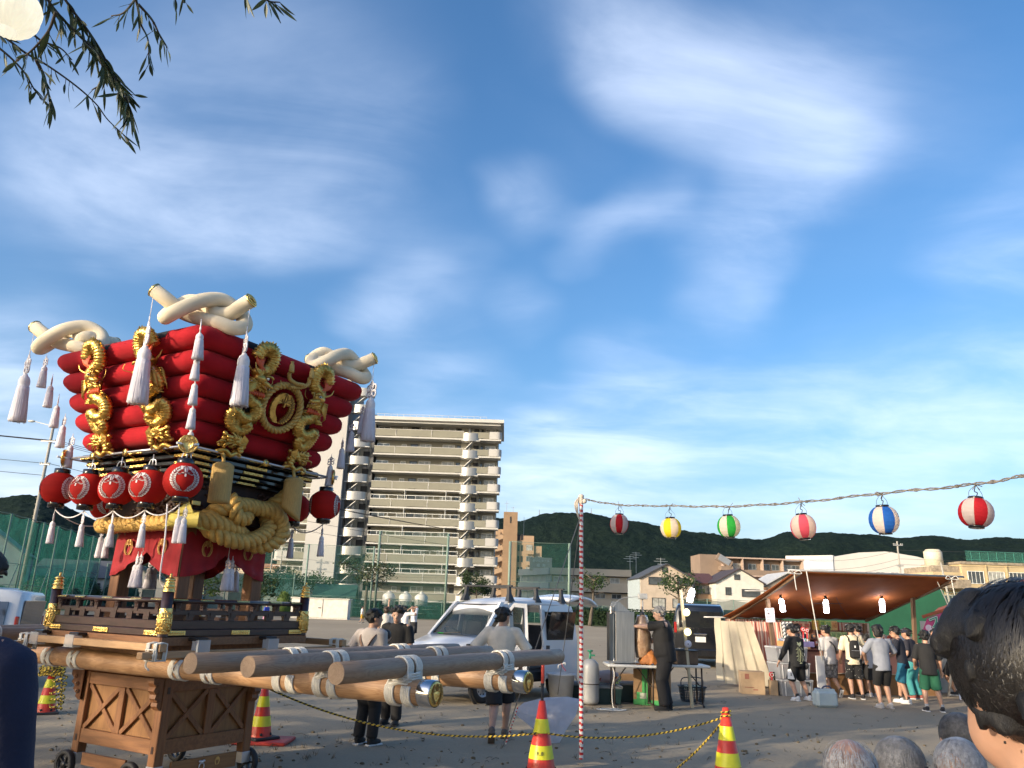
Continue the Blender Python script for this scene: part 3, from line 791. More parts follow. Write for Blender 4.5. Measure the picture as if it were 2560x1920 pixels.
def upole(label, x, y, h, arms, r=.17, lean=0.0, lamp=False):
 t = thing('utility_pole', label, 'utility pole', (x, y, 0))
 b = MB(); b.tube([(0, 0, 0), (lean, 0, h)], [r, r*.62], 12); b.build('post', M_conc, t)
 for z, wd in arms:
  b = MB(); b.box((lean*z/h, -.15, z), (wd, .1, .12))
  for s in (-1, 1):
   for q in (.95, .6): b.lathe([(0, 0), (.05, .02), (.07, .08), (.03, .16), (0, .18)], 8, (lean*z/h+s*wd/2*q, -.15, z+.06))
  b.build('crossarm', mat('grey_steel2', (.42, .42, .41), .5, .4), t)
 b = MB()
 for i in range(7): b.bar((-.3, 0, h*.45+i*.55), (.3, 0, h*.45+i*.55+.02), .025, .025)
 b.build('step_bolts', M_conc, t)
 if lamp:
  b = MB(); b.bar((0, 0, h-.6), (-1.9, -.1, h-.2), .07, .07); b.ell((-2.1, -.1, h-.2), (.36, .16, .12), 10, 6); b.build('street_lamp_head', mat('lamp_grey', (.55, .55, .52), .5), t)
 return t
up = AT(86, 1301, 72)
upole('concrete utility pole with step bolts beyond the left net, behind the hanging tassels', up.x, 72, 17.5, [(15.4, 1.6), (13.2, .9)], .2, .0, True)
for i, (px, hh, lab) in enumerate(((668, 10.5, 'slim utility pole left of the apartment wing'), (692, 9.6, 'utility pole with white fittings beside the apartment wing'), (708, 10.8, 'utility pole with two crossarms near the apartment wing'), (736, 9.2, 'short utility pole before the aerials right of the curtain'))):
 q = AT(px, 1500, 118+i*4); upole(lab, q.x, q.y, hh, [(hh-.5, 1.8), (hh-1.5, 1.4)], .13)
q = AT(2310, 1500, 98); upole('tall utility pole in front of the gymnasium', AT(2258, 1500, 100).x, 100, 11.5, [(11.0, 1.2), (8.4, .8)], .16)
q = AT(2390, 1560, 92); upole('leaning grey post before the yellow school', q.x, 92, 8.4, [], .16, -.9)
def wire(label, pts, r=.018, drop=.6, grp='overhead wires'):
 b = MB(); o = V(pts[0])
 for a, c in zip(pts[:-1], pts[1:]): b.tube(sag(V(a)-o, V(c)-o, drop, 10), r, 4, cap=False)
 t = b.build('overhead_wire', M_wire, None, loc=o); tag(t, label, 'wire', grp)
for (z, dx), nm in zip(((15.5, -.8), (15.5, .0), (15.5, .8), (13.3, .4), (12.2, 0)), ('front wire of the top crossarm', 'middle wire of the top crossarm', 'rear wire of the top crossarm', 'wire of the lower crossarm', 'lowest wire')):
 wire(nm+' on the tall pole at the left', [(up.x-48, 62+dx, z+4.5), (up.x+dx, 72, z), (up.x+42, 118, z-3.5)], .03, .8)
for z, nm in ((10.4, 'highest'), (9.3, 'middle'), (8.6, 'lowest')):
 wire(nm+' of the wires crossing in front of the gymnasium and school', [(40, 104, z-1.4), (AT(2258, 1500, 100).x, 100, z), (110, 96, z+1.6)], .022, .5)
for z, nm in ((7.6, 'upper'), (6.2, 'middle'), (4.9, 'lower')):
 wire(nm+' wire stretched along the left of the apartment block', [(-46, 110, z+1.5), (-30, 112, z), (-6, 112, z-.6)], .02, .4)
# -- hedges and trees at the far edge
def hedge(label, x0, x1, y, h, d, leaf, seed, grp=None):
 r = random.Random(seed); b = MB()
 L = x1-x0; n = int(abs(L)*95)
 for i in range(n):
  k = r.random(); z = h*(1-r.random()**2*.98); yy = -d/2*r.choice((1, 1, 1, .6)) if z < h*.92 else r.uniform(-d/2, d/2)
  p = V((r.uniform(0, L), yy+r.uniform(-.08, .08), z+.10*MN.noise(V((i*.37, 1, 2)))))
  u = V((r.gauss(0, 1), r.gauss(0, 1), r.gauss(0, 1))).normalized(); v = u.orthogonal().normalized(); s = r.uniform(.10, .2)
  b.add([p-u*s, p+v*s*.6, p+u*s, p-v*s*.6], [(0, 1, 2, 3)])
 t = thing('hedge', label, 'hedge', (x0, y, 0))
 b.build('leaves', leaf, t)
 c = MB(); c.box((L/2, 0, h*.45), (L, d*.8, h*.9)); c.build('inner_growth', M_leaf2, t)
 return t
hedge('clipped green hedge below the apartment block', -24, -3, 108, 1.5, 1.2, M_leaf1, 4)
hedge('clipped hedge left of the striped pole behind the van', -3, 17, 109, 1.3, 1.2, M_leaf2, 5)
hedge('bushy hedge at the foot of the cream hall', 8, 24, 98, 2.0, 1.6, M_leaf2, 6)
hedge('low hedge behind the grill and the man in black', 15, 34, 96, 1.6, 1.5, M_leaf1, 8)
T = lambda px, Y: AT(px, 1540, Y).x
tree('street_tree', 'pruned tree with spreading limbs in front of the metal stair bay', T(912, 104), 104, 8.6, 3.2, M_leaf3, 11, 1500, .32, .40, .22, 1.1, bare=.25)
tree('street_tree', 'full green tree at the right corner of the apartment block, behind the van roof', T(1188, 110), 112, 7.2, 2.6, M_leaf1, 12, 1600, .34, .4, .15)
tree('street_tree', 'round dark green tree left of the pale fin wall', T(690, 106), 108, 5.8, 3.0, M_leaf2, 13, 1700, .34, .3, .16)
tree('street_tree', 'bushy green tree beside the white storage box', T(775, 106), 109, 5.6, 2.8, M_leaf1, 14, 1600, .34, .3, .16)
tree('street_tree', 'bare-limbed tree before the cream hall, right of the striped pole', T(1475, 95), 95, 7.6, 1.9, M_leaf1, 15, 650, .32, .35, .2, .8, bare=.45, clump=.5)
tree('street_tree', 'pruned tree with thick limbs before the beige gabled house', T(1700, 92), 92, 7.4, 2.4, M_leaf1, 16, 950, .32, .35, .2, .9, bare=.4, clump=.45)
tree('street_tree', 'tall dark tree seen between the float columns', -36.5, 86, 9.5, 3.4, M_leaf2, 17, 2600, .36, .25, .22, .9, clump=.5)
tree('street_tree', 'light green bush tree low behind the float columns', -33, 88, 4.2, 2.0, M_leaf4, 18, 900, .3, .25, .12)
tree('street_tree', 'green tree right of the far column of the float', -27.5, 90, 4.6, 2.2, M_leaf1, 19, 1100, .32, .25, .12)
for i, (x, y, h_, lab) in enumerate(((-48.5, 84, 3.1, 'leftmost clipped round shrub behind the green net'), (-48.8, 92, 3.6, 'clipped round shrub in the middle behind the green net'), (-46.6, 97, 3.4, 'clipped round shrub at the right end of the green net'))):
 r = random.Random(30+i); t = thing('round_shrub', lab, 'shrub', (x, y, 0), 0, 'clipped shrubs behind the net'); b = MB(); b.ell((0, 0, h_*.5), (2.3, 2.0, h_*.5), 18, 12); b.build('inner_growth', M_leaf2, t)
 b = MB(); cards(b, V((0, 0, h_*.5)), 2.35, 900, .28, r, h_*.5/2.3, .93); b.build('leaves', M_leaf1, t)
t = thing('round_shrub', 'bright yellow-green cone shrub beside the apartment driveway', 'shrub', (T(705, 100), 100, 0)); r = random.Random(41)
b = MB(); b.lathe([(0.02, 2.9), (.5, 2.4), (.9, 1.4), (1.0, .5), (.8, 0)], 14); b.build('inner_growth', M_leaf4, t); b = MB()
for i in range(700):
 z = r.uniform(0, 2.8); rr = 1.02*math.sqrt(max(0, 1-(z/2.95)**2)); a = r.uniform(0, 6.3); cards(b, V((rr*math.cos(a), rr*math.sin(a), z)), .1, 1, .2, r)
b.build('leaves', M_leaf4, t)
q = AT(800, 1548, 84)
t = thing('storage_box', 'long white storage box at the far edge of the field', 'container', (q.x, 84, 0)); b = MB(); b.box((0, 0, 1.05), (5.9, 1.4, 1.9), bev=.04); b.build('body', mat('box_white', (.66, .62, .54), .7, 0, .1, 2), t); b = MB(); b.box((0, 0, 2.04), (6.1, 1.55, .1)); b.box((0, 0, .05), (5.9, 1.4, .1)); b.build('lid', mat('box_lid', (.55, .52, .46), .7), t);
b = MB(); b.box((.3, -.72, 1.1), (.03, .03, 1.7)); b.box((.0, -.72, 1.1), (.3, .05, .08)); b.build('latch', M_dframe, t)
q = AT(838, 1500, 108)
gable_house('park_hut', 'small hut with a dark green roof behind the white storage box', q.x, 108, 5, 4, 2.4, 1.5, .1, (.30, .33, .31), (.03, .10, .085), [], ridge='x', cat='hut')
M_tankw = mat('tank_white', (.62, .60, .55), .5)
t = thing('water_tank', 'white water tanks standing behind the hedge at the foot of the apartments', 'tank', (-14.6, 117, 0))
for x in (-2.3, .1, 2.4):
 b = MB(); b.lathe([(0, 0), (.95, 0), (.95, 2.9), (.6, 3.3), (.25, 3.4), (.25, 3.6), (0, 3.6)], 16, (x, 0, 0)); b.build('vessel', M_tankw, t)
for i, (x, c, lab) in enumerate(((-11.2, (.02, .05, .045), 'dark green car with roof rails parked beyond the hedge'), (-6.2, (.45, .46, .47), 'silver car parked beyond the hedge, near the tall green pole'))):
 t = thing('parked_car', lab, 'car', (x, 112, 0)); b = MB(); b.box((0, 0, .75), (4.2, 1.7, .8), bev=.2); b.loft([[V((-1.6, -.75, 1.1)), V((1.9, -.75, 1.1)), V((1.9, .75, 1.1)), V((-1.6, .75, 1.1))], [V((-1.0, -.62, 1.7)), V((1.6, -.62, 1.7)), V((1.6, .62, 1.7)), V((-1.0, .62, 1.7))]], smooth=False); b.build('body', mat('car_paint%d' % i, c, .3, .2, .05, coat=.6), t)
 b = MB(); b.box((.3, -.70, 1.4), (2.5, .1, .42), (rad(-12), 0, 0)); b.build('side_window', M_pane, t)
 for x2 in (-1.3, 1.3):
  b = MB(); b.lathe([(.1, -.1), (.32, -.1), (.34, 0), (.32, .1), (.1, .1)], 16, (x2, -.8, .34), (0, 1, 0)); b.build('wheel', M_dframe, t)
 if i == 0:
  b = MB(); b.box((.3, -.55, 1.8), (2.3, .05, .05)); b.box((.3, .55, 1.8), (2.3, .05, .05)); b.build('roof_rail', M_dframe, t)
for i, (px, py, Y) in enumerate(((1575, 1405, 150), (1652, 1412, 138), (1590, 1395, 160))):
 q = AT(px, py, Y); t = thing('roof_aerial', ['tv aerial over the end of the cream hall', 'tv aerial over the beige gable', 'thin tv aerial behind the cream hall'][i], 'aerial', (q.x, Y, q.z-3))
 b = MB(); b.bar((0, 0, 0), (0, 0, 4.2), .06, .06)
 for z, w_ in ((4.0, 1.6), (3.6, 2.4), (3.1, 1.2)): b.bar((-w_/2, 0, z), (w_/2, 0, z), .05, .05)
 b.build('mast', M_alu, t)
for i, (px, py, h_) in enumerate(((1348, 1290, 14), (1478, 1284, 12), (1385, 1287, 9))):
 q = AT(px, py, 1500); t = thing('hill_mast', ['radio mast on the hill left of the striped pole', 'radio mast on the hill right of the striped pole', 'short radio mast between the two taller ones'][i], 'mast', (q.x, 1500, q.z-6))
 b = MB()
 for k in range(4): b.bar((-1+.2*k, 0, h_*.25*k+4), (1-.2*k, 0, h_*.25*(k+1)+4), .5, .5); b.bar((1-.2*k, 0, h_*.25*k+4), (-1+.2*k, 0, h_*.25*(k+1)+4), .5, .5)
 b.bar((0, 0, 0), (0, 0, h_+4), .5, .5); b.build('lattice', M_conc, t)
proto = None
for i in range(9):
 s = (i-4)*7.2
 c0 = V((-3.9, 9.7, 0))-SUN_H*24+V((-SUN_H.y, SUN_H.x, 0))*(s+3)
 if proto is None:
  proto = tree('shade_tree', 'broad tree behind the photographer shading the near ground', c0.x, c0.y, 11.0, 5.2, M_leaf2, 50, 650, .62, .22, .3, 1.0, clump=.48, nb=14, group='shade trees behind the photographer', squash=.75)
  tr_ = proto
 else:
  tr_ = copy_tree(proto)
 tr_.location = c0; tr_.rotation_euler.z = i*1.3
 k = 1+.05*math.sin(i*2.1); tr_.scale = (1.0, 1.0, k)
# -- the festival float
FK = 0.792                             # size of the float: its drawing unit in metres
FO0, FR = V((-3.859, 9.711, 0)), rad(-30.2)
FO = V((FO0.x*FK, FO0.y*FK, HC-HC*FK))
FU = V((math.cos(FR), math.sin(FR), 0)); FV = V((-math.sin(FR), math.cos(FR), 0))
def FL_(px, py, a=None, b=None):           # photograph point on a plane of the float's own frame
 d = ray(px, py); o = CO-FO0
 t = (a-o.dot(FU))/d.dot(FU) if a is not None else (b-o.dot(FV))/d.dot(FV)
 p = o+d*t
 return V((p.dot(FU), p.dot(FV), p.z))
def FW(p): p = V(p); return FO+(FU*p.x+FV*p.y+V((0, 0, p.z)))*FK
M_red = mat('red_wool', (.36, .007, .014), .85, 0, .10, 5, .25, 130, sheen=.05, spec=.2)
M_blk = mat('black_velvet', (.008, .008, .011), .9, 0, .2)
M_cream = mat('cream_cotton', (.74, .64, .47), .85, 0, .05, 4, .15, 160)
M_gold = mat('gold_leaf', (.80, .52, .14), .32, .85, .22, 9, .3, 40, col2=(.50, .30, .07))
M_gold2 = mat('gold_metal', (.86, .60, .20), .22, 1.0, .12, 12, .35, 70)
M_org = mat('flame_orange', (.62, .10, .03), .5, 0, .2, 12)
M_wht = mat('enamel_white', (.75, .72, .65), .4)
M_blkp = mat('black_lacquer', (.012, .011, .012), .18, 0, .2, 4, coat=.4)
M_dkw = mat('dark_rosewood', (.032, .014, .013), .35, 0, .3, 5, .1, 30, coat=.2, stretch=(1, 1, 6))
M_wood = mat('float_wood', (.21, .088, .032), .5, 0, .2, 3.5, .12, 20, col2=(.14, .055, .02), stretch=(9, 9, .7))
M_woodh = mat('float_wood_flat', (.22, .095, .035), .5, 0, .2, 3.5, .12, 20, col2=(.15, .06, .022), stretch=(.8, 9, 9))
M_rope = mat('white_cord', (.74, .71, .64), .85, 0, .07, 30, .5, 220)
def pole_mat(nm, c, c2):
 m = bpy.data.materials.new(nm); m.use_nodes = True
 t = m.node_tree; b = t.nodes['Principled BSDF']; k = N(t)
 v = k.n('ShaderNodeTexCoord').outputs['Object']
 mp = k.n('ShaderNodeMapping'); mp.inputs['Scale'].default_value = (.55, 5, 5); k.l(v, mp.inputs['Vector'])
 n1 = k.noise(mp.outputs[0], 2.2, 3, .5, 1.2)
 wv_ = k.math('FRACT', k.math('MULTIPLY', n1, 9))
 f = k.mr(k.math('ABSOLUTE', k.math('SUBTRACT', wv_, .5)), .05, .5)
 mp2 = k.n('ShaderNodeMapping'); mp2.inputs['Scale'].default_value = (2, 60, 60); k.l(v, mp2.inputs['Vector'])
 col = k.mix(k.math('MULTIPLY', f, .75), c, c2)
 col = k.mix(k.math('MULTIPLY', k.mr(k.noise(mp2.outputs[0], 3, 3), .4, .7), .25), col, tuple(q*.6 for q in c))
 k.l(col, b.inputs['Base Color']); b.inputs['Roughness'].default_value = .5
 bn = k.n('ShaderNodeBump'); bn.inputs['Strength'].default_value = .12; k.l(f, bn.inputs['Height']); k.l(bn.outputs[0], b.inputs['Normal'])
 return m
M_pole = pole_mat('pole_wood', (.42, .245, .125), (.28, .14, .062))
M_rod = pole_mat('rod_wood', (.33, .225, .150), (.235, .150, .095))
M_rod.node_tree.nodes['Mapping'].inputs['Scale'].default_value = (5, .55, 5)
FT = thing('festival_float', 'tall shrine float of stacked red cushions with gold dragons on wooden carrying poles', 'festival float', FO, FR)
FT.scale = (FK, FK, FK)
# --- five red cushions
def cushion(H, zc, rz_, seed):
 b = MB(); ring = []
 def sq(s, z, k):
  pts = []
  n = 14; rc = .035
  for side in range(4):
   for i in range(n):
    t = -1+2*(i+.5)/n
    x, y = s, t*s
    if abs(t) > .93: x -= rc*((abs(t)-.93)/.07)**2*.8
    wob = .006*MN.noise(V((side*7+t*3.1, k*1.7, seed)))+.004*MN.noise(V((side*5+t*9, k*2, seed+4)))
    x += wob
    a = side*PI/2
    pts.append(V((x*math.cos(a)-y*math.sin(a), x*math.sin(a)+y*math.cos(a), z+.012*math.sin(t*2.2+seed)*0)))
  return pts
 N_ = 12
 for k in range(N_+1):
  t = -PI/2+PI*k/N_
  c = max(0, math.cos(t)); o = .175*c**.75
  ring.append(sq(H-.175+o, zc+rz_*math.sin(t), k))
 b.loft(ring, cap=True)
 return b.build('cushion', M_red, FT)
LAY = [(1.371, 4.375), (1.292, 4.13), (1.211, 3.885), (1.132, 3.645), (1.043, 3.405)]
for i, (H, zc) in enumerate(LAY): cushion(H, zc, .127, i)
b = MB(); b.box((0, 0, 4.50), (2.0, 2.0, .05), bev=.02); b.box((0, 0, 3.28), (1.6, 1.6, .1)); b.build('top_cover', M_blk, FT)
# --- dragons: seen flat, x along the face, y up, z outward
def dragon_meshes():
 r = random.Random(5)
 body = MB()
 def rib(pts, r0, r1, n=10, per=7):
  sp = spline(pts, 10); m = len(sp)
  rs = [(r0+(r1-r0)*i/m)*(1+.16*math.sin(i*per*.18*PI)) for i in range(m)]
  body.tube(sp, rs, n)
  for i in range(2, m-2, 2):                       # row of back fins
   t = (sp[i+1]-sp[i-1]).normalized(); s = V((-t.y, t.x, 0))
   p = sp[i]+s*rs[i]*.9
   body.add([p-t*.014, p+t*.014, p+s*.03+V((0, 0, .012)), p+V((0, 0, .03))], [(0, 1, 2), (1, 3, 2), (3, 0, 2)])
   p = sp[i]+V((0, 0, rs[i]*.85))
   body.ell(p, (.020, .016, .012), 6, 4)
 rib([(-.08, 1.06, .05), (-.02, 1.19, .05), (.08, 1.20, .05), (.13, 1.10, .05), (.11, .98, .05), (.03, .92, .06), (-.03, .86, .07)], .066, .066)
 rib([(.02, .80, .06), (-.03, .72, .05), (-.05, .64, .04), (.02, .575, .05), (.11, .53, .06), (.135, .44, .06), (.08, .365, .06), (-.02, .36, .07), (-.10, .41, .06), (-.115, .33, .04), (-.07, .235, .04), (.03, .20, .06), (.085, .26, .08), (.04, .31, .09)], .078, .055)
 for i in range(17):                                   # fan of the spiral tail
  a = i/17*PI*1.25+.3; c = V((.02, .27, .09))
  body.tube([c+V((math.cos(a)*.02, math.sin(a)*.02, 0)), c+V((math.cos(a)*.09, math.sin(a)*.09, .012)), c+V((math.cos(a+.25)*.15, math.sin(a+.25)*.13, -.02))], [.008, .010, .003], 5)
 for i in range(22):                                   # ribs of the disc
  a = -1.2+i/22*PI*1.45; c = V((.035, 1.06, .05))
  body.tube([c+V((math.cos(a)*.05, math.sin(a)*.05, .02)), c+V((math.cos(a)*.14, math.sin(a)*.15, .03))], [.008, .012], 5)
 for k, (x, y) in enumerate(((.14, .62), (-.12, .53))):   # claws
  for j in range(4):
   a = (.2+j*.5) if k == 0 else PI-.2-j*.5
   body.tube([V((x*.6, y, .07)), V((x*.6+math.cos(a)*.06, y+math.sin(a)*.06, .10)), V((x*.6+math.cos(a)*.10, y+math.sin(a)*.07-.02, .08))], [.016, .012, .003], 5)
 body.add([(.08, .50, .09), (.16, .60, .07), (.16, .48, .07), (.12, .46, .12)], [(0, 1, 3), (1, 2, 3), (2, 0, 3)])
 head = MB()
 head.ell((.02, .84, .10), (.075, .06, .07), 12, 8); head.ell((.085, .80, .13), (.07, .035, .045), 12, 8, (0, 0, -.35)); head.ell((.14, .785, .14), (.028, .026, .035), 8, 6)
 head.ell((.085, .755, .11), (.06, .018, .035), 10, 6, (0, 0, -.5))
 for s in (-1, 1):
  head.tube(spline([(.05, .885, .10+s*.04), (.10, .895, .13+s*.04), (.135, .87, .12+s*.04)], 4), [.014]*8+[.004], 6)       # brows
  head.tube(spline([(-.02, .88, .08+s*.04), (-.09, .93, .08+s*.06), (-.12, 1.0, .06+s*.07)], 4), [.016-.0015*i for i in range(9)], 6)   # horns
  head.tube(spline([(.15, .79, .12+s*.05), (.20, .83, .15+s*.08), (.19, .90, .12+s*.08)], 4), .004, 5)
  for i in range(7): head.tube([(-.03, .80-.012*i, .09+s*.05), (-.10-.006*i, .80-.03*i, .07+s*.06), (-.13, .74-.03*i, .05+s*.05)], [.012, .010, .002], 5)
 for i in range(9): head.tube([(.04+.012*i, .745, .10), (.05+.013*i, .70-.01*(i % 3), .11)], [.010, .002], 5)
 red = MB()
 for i in range(12):
  a = 1.2+i*.17
  red.tube(spline([(-.01+.008*i, .93, .10), (-.03+math.cos(a)*.05, 1.0+.01*(i % 3), .10), (-.015+math.cos(a)*.09, 1.09+.012*(i % 4), .07)], 4), [.018-.002*j for j in range(9)], 6)
 for i in range(7): red.tube([(-.07+.03*i, .69, .10), (-.06+.03*i, .655, .12), (-.02+.025*i, .62+.01*(i % 2), .09)], [.014, .014, .003], 6)
 red.ell((.09, .77, .125), (.04, .01, .022), 8, 5, (0, 0, -.4))
 wh = MB()
 for s in (-1, 1):
  wh.ell((.065, .862, .135+s*.032), (.017, .017, .017), 10, 7)
  for x in (.075, .10, .135): wh.lathe([(.007, 0), (.0, -.026)], 6, (x, .785-.25*(x-.075), .125+s*.025), (0, 1, 0))
 wh.ell((-.06, .78, .09), (.014, .035, .02), 8, 5, (0, 0, .4))
 dk = MB()
 for s in (-1, 1): dk.ell((.074, .862, .143+s*.038), .009, 8, 6)
 dk.cur = 0
 dk.box((.03, .47, .015), (.15, .10, .02), bev=.005); dk.ell((.03, .275, .02), (.07, .07, .012), 10, 6)
 rock = MB()
 for i in range(26):
  x, y = r.uniform(-.13, .13), r.uniform(-.06, .14)*(1-abs(r.uniform(-.3, .3)))
  rock.ell((x, y, r.uniform(.02, .10)), (r.uniform(.02, .045), r.uniform(.02, .04), .03), 7, 5, (r.random(), r.random(), r.random()))
 for i in range(20):
  a = r.uniform(-.3, PI+.3); c = V((r.uniform(-.08, .08), .05, .07))
  rock.tube(spline([c, c+V((math.cos(a)*.08, math.sin(a)*.07, .04)), c+V((math.cos(a+.5)*.13, math.sin(a+.4)*.12, .02))], 3), [.014, .013, .012, .010, .008, .006, .003], 5)
 rock.tube(spline([(-.14, -.09, .05), (-.07, -.05, .08), (0, -.09, .09), (.07, -.05, .08), (.14, -.09, .05)], 5), .028, 7)
 rock.prism([(.03, .05), (.12, .0), (.14, .12), (.07, .17)], (0, 0, .06), (1, 0, 0), (0, 1, 0), .05)
 return body.mesh('dragon'), head.mesh('head'), red.mesh('flame'), wh.mesh('fang'), dk.mesh('dark_inlay'), rock.mesh('rock_base')
DM = dragon_meshes()
for me, m in zip(DM, (M_gold, M_gold, M_org, M_wht, M_blk, M_gold)): me.materials.append(m)
def face_matrix(side):
 az = [0, PI/2, PI, -PI/2][side]
 return Matrix.Rotation(az, 4, 'Z')
SLOPE = math.atan2(1.371-1.043, 4.375-3.405)
def dragon(side, x, mirror, label):
 base = V((x, -1.055, 3.29))
 rx = Matrix.Rotation(PI/2+SLOPE, 4, 'X')
 M = face_matrix(side) @ Matrix.Translation(base) @ rx
 M = M @ Matrix.Scale(1.18, 4, (1, 0, 0))
 if mirror: M = M @ Matrix.Scale(-1, 4, (1, 0, 0))
 o = link('dragon', DM[0], FT); o.matrix_local = M
 tag(o, label)
 for me in DM[1:]:
  c = link(me.name.split('.')[0], me, o)
 return o
dragon(0, -.42, 0, 'left dragon of the lit face, head turned right'); dragon(0, .62, 1, 'dragon of the lit face partly behind a big tassel')
dragon(1, -.55, 0, 'dragon of the shaded face beside the near corner'); dragon(1, .46, 1, 'dragon of the shaded face beside the gold wreath')
for s in (2, 3):
 dragon(s, -.5, 0, None); dragon(s, .5, 1, None)
for o in list(FT.children): pass
b = MB()
for s in range(4):                                   # black strips over the rim above the dragons
 M = face_matrix(s); b.M = M
 for x in ((-.42, .62) if s == 0 else (-.55, .46)):
  b.grid(lambda u, v: V((x-.17+.34*u, -1.20-.155*math.sin(v*PI*.5)*1.12, 4.377+.134*math.cos(v*PI*.5)+.003)), 6, 8)
b.M = None
b.build('rim_band', M_blk, FT)
# --- gold wreath with crest on the right face
def rope3(pts, R_, rs, turns, n=7, closed=False, strands=3, core=True):
 """laid rope: strands winding round a path"""
 P = [V(p) for p in pts]; m = len(P); L = [0]
 for a, c in zip(P[:-1], P[1:]): L.append(L[-1]+(c-a).length)
 out = []
 x = None
 fr = []
 for i in range(m):
  t = (P[min(i+1, m-1)]-P[max(i-1, 0)]).normalized()
  x = t.orthogonal().normalized() if x is None else (x-t*x.dot(t)).normalized()
  fr.append((x.copy(), t.cross(x)))
 b = MB()
 if core: b.cur = 1; b.tube(P, R_*1.02, 10); b.cur = 0
 for s in range(strands):
  q = []
  for i in range(m):
   a = 2*PI*(L[i]*turns+s/strands)
   q.append(P[i]+fr[i][0]*math.cos(a)*R_+fr[i][1]*math.sin(a)*R_)
  b.cur = 0
  b.tube(q, rs, n)
 return b
M_grope = mat('gold_rope', (.70, .45, .13), .45, .35, .12, 18, .5, 90, col2=(.52, .31, .08))
M_gcord = mat('rope_shadow_yarn', (.36, .16, .04), .8, 0, .2)  # dark rope core paints shade between the strands; also colours crest lines
def dense(pts, n, closed=False): return spline(pts, n, closed)
wc = FL_(703, 1020, a=1.30)
R0 = (.285, .262)
wp = [V((1.285-(.10 if 0 else 0)+.25*(math.sin(t)*R0[1])*.0+(.0), wc.y+math.cos(t)*R0[0], wc.z+math.sin(t)*R0[1])) for t in np.linspace(PI*.5, PI*2.5, 80)]
wp = [V((1.10+(p.z-3.405)*(1.371-1.043)/(4.375-3.405)+.06, p.y, p.z)) for p in wp]
wr = rope3(wp, .026, .022, 6.0, 7).build('rope_wreath', [M_grope, M_gcord], FT)
def wface(y, z, d=0.0): return V((1.095+(z-3.405)*(1.371-1.043)/(4.375-3.405)+d, y, z))
def crest_shape(map_, line_w=.020, both=True):
 """hanging wisteria crest: returns a white/gold body and a line work mesh; map_(x, y, lift) -> point, unit circle"""
 body, lines = MB(), MB()
 def strip(inner, outer, n):
  pass
 for s in (-1, 1):
  n = 44
  vin, vout = [], []
  for i in range(n+1):
   t = i/n
   th = PI*.5-s*(.30+t*(PI*.985-.30))           # from beside the top down to the foot
   sc = 1+.035*abs(math.sin(t*PI*9))
   ro = sc*(1.0 if t < .85 else 1.0)
   w = .30+.10*math.sin(t*PI)
   if t > .86: w *= max(.12, 1-(t-.86)/.17)
   ri = 1-w
   if t > .86: ro = 1-(1-max(.12, 1-(t-.86)/.17))*.12
   vo = (math.cos(th)*ro*.96, math.sin(th)*ro); vi = (math.cos(th)*ri*.96, math.sin(th)*ri)
   vout.append(vo); vin.append(vi)
  vs = [map_(*p, 0) for p in vout]+[map_(*p, 0) for p in vin]
  fs = [(i, i+1, n+2+i, n+1+i) for i in range(n)]
  body.add(vs, fs)
  for i in range(3, n-3, 3):                       # florets
   a, c = vout[i], vin[i]
   mid = ((a[0]+c[0])/2*1.0, (a[1]+c[1])/2)
   nx = vin[min(i+2, n)]; mm = ((vout[min(i+2, n)][0]+nx[0])/2, (vout[min(i+2, n)][1]+nx[1])/2)
   for e in (a, c):
    lines.tube([map_(*e, .004), map_((e[0]+mm[0])/2, (e[1]+mm[1])/2, .006), map_(*mm, .004)], line_w, 4, cap=False)
  cl = [((vout[i][0]+vin[i][0])/2, (vout[i][1]+vin[i][1])/2) for i in range(4, n-1, 3)]
  lines.tube([map_(*p, .005) for p in cl], line_w, 4, cap=False)
 top = [(-.72, .33), (-.66, .62), (-.36, .90), (0, .99), (.36, .90), (.66, .62), (.72, .33), (.42, .22), (.16, .30), (0, .36), (-.16, .30), (-.42, .22)]
 c = map_(0, .62, .002); vs = [map_(*p, .002) for p in top]+[c]
 body.add(vs, [(i, (i+1) % 12, 12) for i in range(12)])
 body.add([map_(-.06, .36, .002), map_(-.05, .10, .002), map_(.05, .10, .002), map_(.06, .36, .002)], [(0, 1, 2, 3)])
 for pts in ([(0, .34), (-.17, .55), (-.15, .80), (0, .97)], [(0, .34), (.17, .55), (.15, .80), (0, .97)], [(0, .36), (0, .93)],
    [(0, .34), (-.28, .44), (-.55, .42), (-.72, .30)], [(0, .34), (.28, .44), (.55, .42), (.72, .30)], [(0, .34), (-.3, .30), (-.55, .24)], [(0, .34), (.3, .30), (.55, .24)],
    [(-.05, .38), (-.35, .62), (-.60, .66)], [(.05, .38), (.35, .62), (.60, .66)]):
  sp = spline([V((*p, 0)) for p in pts], 5)
  lines.tube([map_(p.x, p.y, .006) for p in sp], line_w, 4, cap=False)
 return body, lines
cb, cl_ = crest_shape(lambda x, y, l: wface(wc.y+x*.195, wc.z-.01+y*.185, .075+l), .006)
for me in (cb,):
 o = cb.build('crest', M_gold, wr)
 sol = o.modifiers.new('thick', 'SOLIDIFY'); sol.thickness = .03; sol.offset = 1
cl_.build('crest_lines', mat('gold_groove', (.30, .16, .04), .6, .3), wr)
b = rope3(spline([wface(wc.y+.07, wc.z+.25, .10), wface(wc.y+.14, wc.z+.30, .14), wface(wc.y+.03, wc.z+.29, .14), wface(wc.y-.06, wc.z+.33, .10), wface(wc.y-.08, wc.z+.40, .08)], 8), .012, .015, 12)
b2 = rope3(spline([wface(wc.y-.03, wc.z+.24, .12), wface(wc.y+.12, wc.z+.27, .12), wface(wc.y+.24, wc.z+.34, .10), wface(wc.y+.25, wc.z+.42, .08)], 8), .012, .015, 12)
